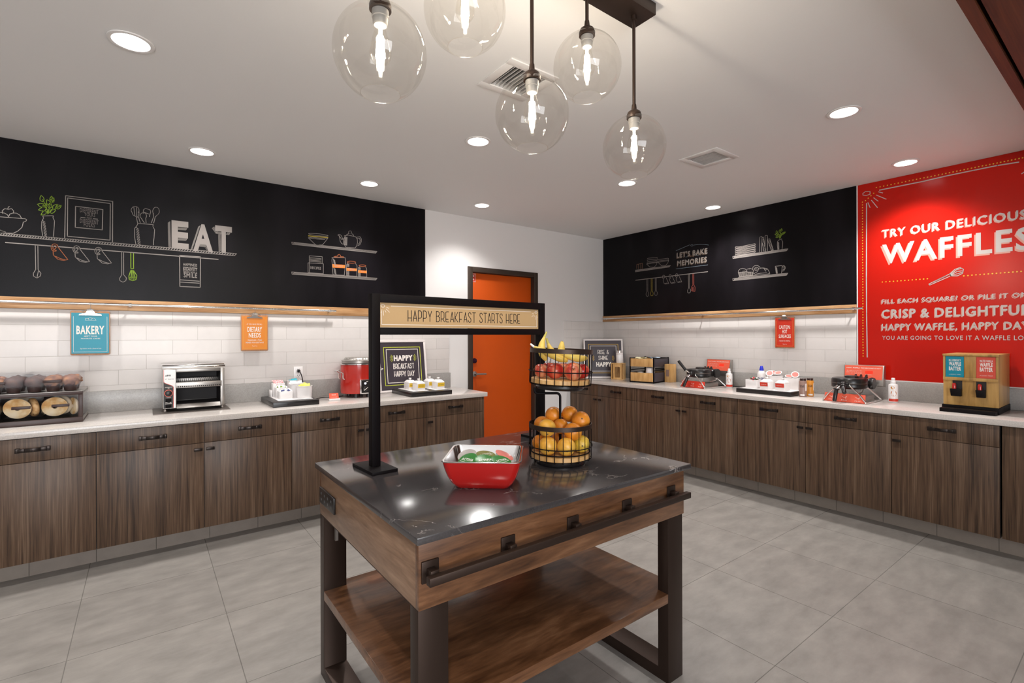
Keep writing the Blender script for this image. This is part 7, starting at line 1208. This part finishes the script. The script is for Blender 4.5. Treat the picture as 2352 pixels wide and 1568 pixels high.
# ---- waffle makers: origin at the middle of the front feet, +y to the wall
def waffle_maker(label, loc, rz, up, px):
    t = thing('waffle_maker', label, 'waffle maker', loc, rz)
    for s in (-1, 1):
        P = [(s*.030, .010, .150), (s*.050, -.005, .132), (s*.110, -.002, .070), (s*.148, .000, .016), (s*.155, .010, .0075), (s*.158, .18, .0075), (s*.157, .335, .0075), (s*.150, .350, .016), (s*.095, .300, .085), (s*.060, .245, .125)]
        MB().tube(bez(P, 5), .0065, 10).build('leg_tube', 'chrome', t, smooth=60)
    cy = .115
    lo = MB().lathe([(.095, .108), (.118, .114), (.126, .122), (.1275, .150), (.125, .154)], (0, cy, 0), 44).build('lower_plate', 'dark_brown' if False else 'blackplastic', t, smooth=35)
    MB().lathe([(.125, .1545), (.1275, .158), (.127, .182), (.120, .194), (.10, .199), (0, .201)], (0, cy, 0), 44).build('upper_plate', 'blackplastic', t, smooth=35)
    MB().lathe([(.1285, .1535), (.1295, .1555), (.1285, .1575)], (0, cy, 0), 44, caps=False).build('seam_ring', 'steel_dark', t, smooth=60)
    g = MB()
    for k in range(3):
        x = .02+k*.038; g.prism([(.14, .196), (.20, .196), (.185, .225)], (x, 0, 0), (0, 1, 0), UP, .012)
    g.lathe([(.052, .2), (.050, .212), (.035, .217)], (.015, .12, 0), 24)
    g.build('vent_ribs', 'blackplastic', t, recalc=True)
    MB().ball((.025, .255, .152), .095, .060, .048, 24, 14).build('hinge_housing', 'blackplastic', t, smooth=60)
    MB().lathe([(.046, -.016), (.050, 0), (.046, .016)], (.122, .245, .150), 24, (1, 0, 0)).build('hinge_knob', 'blackplastic', t, smooth=50)
    pv = MB().ball((0, -.012, .150), .024).lathe([(.013, -.04), (.013, .04)], (0, -.012, .150), 16, (1, 0, 0)).build('pivot', 'blackplastic', t, smooth=60)
    def grip(p0, p1, nm):
        p0, p1 = Vector(p0), Vector(p1); ax = (p1-p0).normalized()
        h = MB().tube([(0, -.020, .150), tuple(p0*.5+Vector((0, -.02, .15))*.5), tuple(p0)], .0065, 10).build('handle_stem', 'chrome', t, smooth=60)
        L = (p1-p0).length
        MB().lathe([(.022, 0), (.022, .006), (.0145, .010), (.0155, .03), (.0155, L-.008), (.012, L)], tuple(p0), 20, tuple(ax)).build('grip', 'blackplastic', h, smooth=40)
    if up: grip((-.045, -.045, .185), (-.110, -.085, .285), 'g'); grip((-.020, -.048, .112), (-.045, -.085, .012), 'g')
    else: grip((.010, -.050, .138), (.040, -.105, .085), 'g'); grip((-.034, -.055, .112), (-.040, -.085, .012), 'g')
    # drip tray and its coral front card
    dt_ = MB().hexa([(-.135, .012, .002), (.135, .012, .002), (.135, .25, .002), (-.135, .25, .002)], [(-.138, .030, .052), (.138, .030, .052), (.138, .25, .052), (-.138, .25, .052)]).build('drip_tray', 'steel', t, bevel=.002)
    f = MB().hexa([(-.148, .000, .002), (.148, .000, .002), (.148, .002, .002), (-.148, .002, .002)], [(-.146, .018, .070), (.146, .018, .070), (.146, .020, .070), (-.146, .020, .070)]).build('front_card', 'coral' if not up else 'red_card', dt_)
    m = MB(); o, rr, uu = (0, 0, .002), (1, 0, 0), Vector((0, .255, .967))
    for k in range(3):
        cx = -.095+k*.095
        m.ribbon([(cx-.018, .048), (cx, .036), (cx+.016, .050), (cx+.006, .030)], .0018, o, rr, uu, .0006)
        m.flat(fit(('SPRAY', 'POUR', 'FLIP')[k], cx-.020, cx+.020, .012, .020, .0), o, rr, uu, .0006)
    m.build('card_print', 'cream', f)
    # timer box at the back with a sloping coral label
    u = MB(); a, b = px-.150, px+.150
    u.hexa([(a+.012, .372, .120), (b, .372, .120), (b, .430, .110), (a+.012, .430, .110)], [(a, .405, .292), (b, .405, .292), (b, .440, .292), (a, .440, .292)])
    ub = u.build('timer_box', 'steel', t, bevel=.002)
    MB().tube([(px, .42, .118), (px, .35, .060), (px*.5, .25, .040)], .010, 10).build('timer_arm', 'steel', t, smooth=60)
    s = Vector((0, .033, .172)).normalized()
    lb = MB().prism([(a+.014, .052), (b-.010, .052), (b-.010, .170), (a+.010, .170)], (0, .3715, .120), (1,0,0), tuple(s), .0012).build('label_panel', 'coral', ub)
    m = MB(); o2 = (0, .3715, .120)
    m.flat(fit("DON'T WAFFLE. THIS MACHINE IS HOT!", a+.024, b-.022, .144, .153, .02), o2, (1,0,0), tuple(s), .0016)
    for k, q in enumerate(('The waffle iron surfaces like', 'HOT as you flip. Be careful', 'when you open it up')): m.flat(fit(q, a+.026, a+.140, .120-k*.012, .126-k*.012, 0), o2, (1,0,0), tuple(s), .0016)
    m.flat(fit('SECONDS', a+.170, a+.215, .090, .095, .0), o2, (1,0,0), tuple(s), .0016)
    m.build('lettering', 'cream', lb)
    MB().prism(rrect(a+.165, a+.222, .100, .126, .006), o2, (1,0,0), tuple(s), .0018).build('display', pm('red_display', (.7, .01, .005), .3, emis=(1, .03, .01), es=.8), lb)
waffle_maker('waffle maker left on the right worktop, one grip pointing up, before the outlet', (4.652, 3.005, CT+.0005), R_(-95), True, .035)
waffle_maker('waffle maker right on the right worktop, before the red mural edge, both grips hanging down', (4.600, 1.575, CT+.0005), R_(-90), False, .012)
cr = thing('appliance_cable', 'black power cord lying along the grey stone upstand of the right worktop', 'power cord', (5.07, 2.70, CT+.0047))
MB().tube(bez([(-.05, .32, 0), (.01, .22, 0), (.012, .05, 0), (.010, -.12, 0), (.014, -.30, 0)], 6), .0042, 8).build('cord', 'blackplastic', cr, smooth=60)
# ---- spray bottles
def spray(lab, loc, rz):
    t = thing('spray_bottle', lab, 'spray bottle', loc, rz, 'cooking spray bottles')
    MB().lathe([(.029, 0), (.0325, .003), (.0325, .138), (.030, .146), (.018, .150)], n=32).build('bottle_body', 'white', t, smooth=40)
    MB().lathe([(.018, .1502), (.018, .172), (.013, .174), (.013, .196), (.009, .200)], n=24).build('pump_cap', 'crisp_white', t, smooth=40)
    def patch(a0, a1, z0, z1, r=.0328, n=10):
        m = MB()
        vs = []
        for k in range(n+1):
            a = R_(a0+(a1-a0)*k/n); vs += [(r*math.cos(a), r*math.sin(a), z0), (r*math.cos(a), r*math.sin(a), z1)]
        return m.add(vs, [(2*k, 2*k+2, 2*k+3, 2*k+1) for k in range(n)])
    patch(-165, -15, .008, .030).build('label_band', 'red_card', t)
    def disc(ac, zc, ra, rz_, mat, nm, r=.0330):
        m = MB(); vs = []
        for k in range(20):
            q = 2*math.pi*k/20; a = R_(ac)+ra*math.cos(q); vs.append((r*math.cos(a), r*math.sin(a), zc+rz_*math.sin(q)))
        m.add(vs, [tuple(range(20))]).build(nm, mat, t)
    disc(-100, .075, .62, .023, 'syrup', 'waffle_picture'); disc(-108, .083, .24, .010, 'crisp_white', 'cream_picture', .0332); disc(-112, .121, .42, .012, 'amber', 'logo_shape')
spray('white spray bottle beside the left waffle maker', (4.995, 2.783, CT+.0005), R_(-60))
spray('white spray bottle between the right waffle maker and the wooden batter dispenser', (4.925, 1.331, CT+.0005), R_(-60))
# ---- tray with syrup cups and boxes
low_tray('long black riser tray with white boxes below the red clipboard', (4.632, 2.510, CT+.0005), R_(-90), .505, .375, .038)
q = B(4.662, 4.985, 2.018, 2.492, CT+.0388, CT+.0425).build('serving_plate', 'white', bevel=.001); tag(q, 'white plate under the boxes on the long black tray', 'plate')
RZ = CT+.0427
def box_bin2(lab, x0, x1, y0, y1, h): return box_bin(lab, x0, x1, y0, y1, h, z=RZ)
box_bin2('open white box of red and green packets at the left of the long black tray', 4.705, 4.805, 2.350, 2.455, .082)
box_bin2('tall open white box of syrup cups at the right back of the long black tray', 4.865, 4.965, 2.040, 2.165, .108)
canister('white lidded box with a red tag in the middle front of the long black tray', 4.745, 2.268, RZ, 'Chocolate Chips', R_(-90), .078, .108, .070, 'red_card', 'lidded boxes with red tags', ink='cream')
canister('white lidded box with a red tag at the right front of the long black tray', 4.748, 2.125, RZ, 'Whipped Topping', R_(-90), .084, .108, .070, 'red_card', 'lidded boxes with red tags', ink='cream')
crock('round white bowl of syrup cups at the back of the long black tray', 4.885, 2.258, .070, .122, RZ)
packets('jelly_packet', pm('red_packet', (.60, .02, .04), .35), 'red packet in the open white box on the long tray', 4.752, 2.40, RZ+.078, 7, .03, .032, 'red and green packets', (.022, .017), 31, ink='crisp_white')
packets('jelly_packet_green', pm('green_packet', (.02, .16, .07), .35), 'green packet in the open white box on the long tray', 4.752, 2.40, RZ+.084, 5, .03, .032, 'red and green packets', (.022, .017), 32, ink='crisp_white')
def syrup_cup(lab, loc, tx, tz, grp):
    t = thing('syrup_cup', lab, 'syrup cup', loc, 0, grp)
    rot = Matrix.Rotation(R_(tz), 3, 'Z') @ Matrix.Rotation(R_(tx), 3, 'X')
    MB().lathe([(.024, -.026), (.031, -.002), (.034, 0)], n=24).shift((0,0,0), rot).build('cup', 'white', t, smooth=40)
    MB().lathe([(.0345, .0002), (.0345, .0016), (0, .0018)], n=24).shift((0,0,0), rot).build('lid', 'frame_white', t)
    MB().lathe([(.026, .002), (.026, .0023), (0, .0024)], n=20).shift((0,0,0), rot).build('lid_print', 'pink_lid', t)
g = 'syrup cups on the long tray'
syrup_cup('tilted syrup cup at the left of the round white bowl', (4.868, 2.300, RZ+.142), 50, -75, g)
syrup_cup('syrup cup lying at the right of the round white bowl', (4.880, 2.225, RZ+.150), 28, -90, g)
syrup_cup('syrup cup at the back of the round white bowl', (4.925, 2.285, RZ+.145), 40, -20, g)
syrup_cup('syrup cup tilted on the tall white box, pink lid facing out', (4.915, 2.085, RZ+.140), 55, -70, g)
syrup_cup('syrup cup lying at the left of the tall white box', (4.905, 2.138, RZ+.122), 20, -60, g)
wh = thing('topping_bottle', 'white bottle with a blue nozzle cap at the back of the long black tray', 'bottle', (4.930, 2.408, RZ))
MB().lathe([(.036, 0), (.039, .004), (.039, .120), (.034, .142), (.022, .158), (.018, .160)], n=32).build('bottle_body', 'white', wh, smooth=40)
MB().lathe([(.0200, .1602), (.0200, .172), (.012, .204), (.010, .206)], n=20).build('nozzle_cap', 'bluecap', wh, smooth=40)
def wrap(par, r, a0, a1, z0, z1, mat, nm, n=12):
    vs = []
    for k in range(n+1):
        a = R_(a0+(a1-a0)*k/n); vs += [(r*math.cos(a), r*math.sin(a), z0), (r*math.cos(a), r*math.sin(a), z1)]
    MB().add(vs, [(2*k, 2*k+2, 2*k+3, 2*k+1) for k in range(n)]).build(nm, mat, par)
wrap(wh, .0393, -210, -100, .046, .058, 'blue', 'label_band')
gt = text_geo('DAIRY', .03); m = MB()
m.add([(.0393*math.cos(R_(-205+90*x)), .0393*math.sin(R_(-205+90*x)), .064+.030*y) for x, y in gt[0]], gt[1]).build('lettering', 'navy', wh)
def shaker(lab, loc, body, rz):
    t = thing('spice_shaker', lab, 'shaker', loc, rz, 'spice shakers beside the tray')
    MB().lathe([(.027, 0), (.030, .003), (.030, .138), (.026, .144)], n=28).build('jar_body', body, t, smooth=40)
    MB().lathe([(.025, .1442), (.025, .162), (.022, .165)], n=28).build('cap', 'dark_brown', t, smooth=40)
    wrap(t, .0304, -120, -60, .055, .120, 'frame_white', 'side_label')
    wrap(t, .0304, -200, -130, .010, .024, 'white', 'bottom_label')
    gt = text_geo('SUGAR', .02); m = MB()
    m.add([(.0304*math.cos(R_(-205+70*x)), .0304*math.sin(R_(-205+70*x)), .085+.022*y) for x, y in gt[0]], gt[1]).build('lettering', 'dark_brown', t)
shaker('brown spice shaker in front, at the right end of the long black tray', (4.738, 1.946, CT+.0005), 'cinnamon', 0)
shaker('amber spice shaker behind the brown one, at the right end of the long black tray', (4.822, 1.920, CT+.0005), 'amber', .3)
# ---- batter dispenser
def dispenser():
    t = thing('batter_dispenser', 'wooden waffle batter dispenser with two red taps, below the red mural', 'dispenser', (4.690, .967, CT+.0005), R_(-90))
    W, D = .292, .395
    B(-.008, W+.004, .0, D+.006, 0, .045).build('base', 'black', t, bevel=.002)
    MB().box(-.004, W-.004, -.085, -.001, 0, .026).box(.09, .175, -.080, -.02, .0262, .0275).build('drip_tray', 'black', t, bevel=.002)
    B(0, W, .004, D, .0455, .400).build('cabinet_body', 'disp', t, bevel=.001)
    B(-.002, W+.002, -.012, D+.002, .4003, .414).build('top_board', 'disp', t, bevel=.001)
    B(.0, W-.001, -.007, .0035, .224, .246).build('ledge', 'disp', t, bevel=.001)
    for fa, fb in ((0, .013), (W-.013, W), (.116, .178)): B(fa, fb, -.005, .0035, .2463, .400).build('card_frame', 'disp', t, bevel=.0008)
    for x0, mat, l1, l4, nm in ((.0145, 'teal', 'BLUEBERRY', 'A PERFECT TWIST', 'a'), (.179, 'red_card' if False else 'coral_dark', 'MALTED VANILLA', 'A CLASSIC TREAT', 'b')):
        c = B(x0, x0+.099, -.0015, .0010, .2465, .396).build('flavour_card', mat, t)
        m = MB(); o = (0, -.0017, 0)
        for s, a0, a1, z0, z1, bd in ((l1, .018, .084, .360, .376, .02), ('WAFFLE', .018, .084, .328, .355, .04), ('BATTER', .018, .084, .294, .323, .04), (l4, .018, .084, .263, .269, .0)):
            m.flat(fit(s, x0+a0, x0+a1, z0, z1, bd), o, (1,0,0), UP, .0002)
        m.build('lettering', 'cream', c)
        B(x0-.0005, x0+.0995, -.0045, -.0022, .2465, .397).build('card_cover', 'acrylic', c)
    for x0, sk in ((.052, -.010), (.178, 0)):
        B(x0, x0+.052, .0005, .0038, .150, .222).build('tap_recess', 'ink', t)
        s = MB().hexa([(x0+sk+.006, -.034, .112), (x0+.052, -.034, .112), (x0+.052, .0004, .112), (x0+sk+.006, .0004, .112)], [(x0+sk, -.034, .164), (x0+.052, -.034, .164), (x0+.052, .0004, .164), (x0+sk, .0004, .164)]).build('tap_block', 'black', t, bevel=.002)
        MB().tube([(x0+.022+sk, -.016, .160), (x0+.022+sk, -.018, .196), (x0+.022+sk, -.018, .205)], .011, 14, radii=[.0115, .0115, .007]).build('lever', 'red_enamel', s, smooth=60)
M['coral_dark'] = pm('coral_dark', (.66, .075, .045), .3)
dispenser()
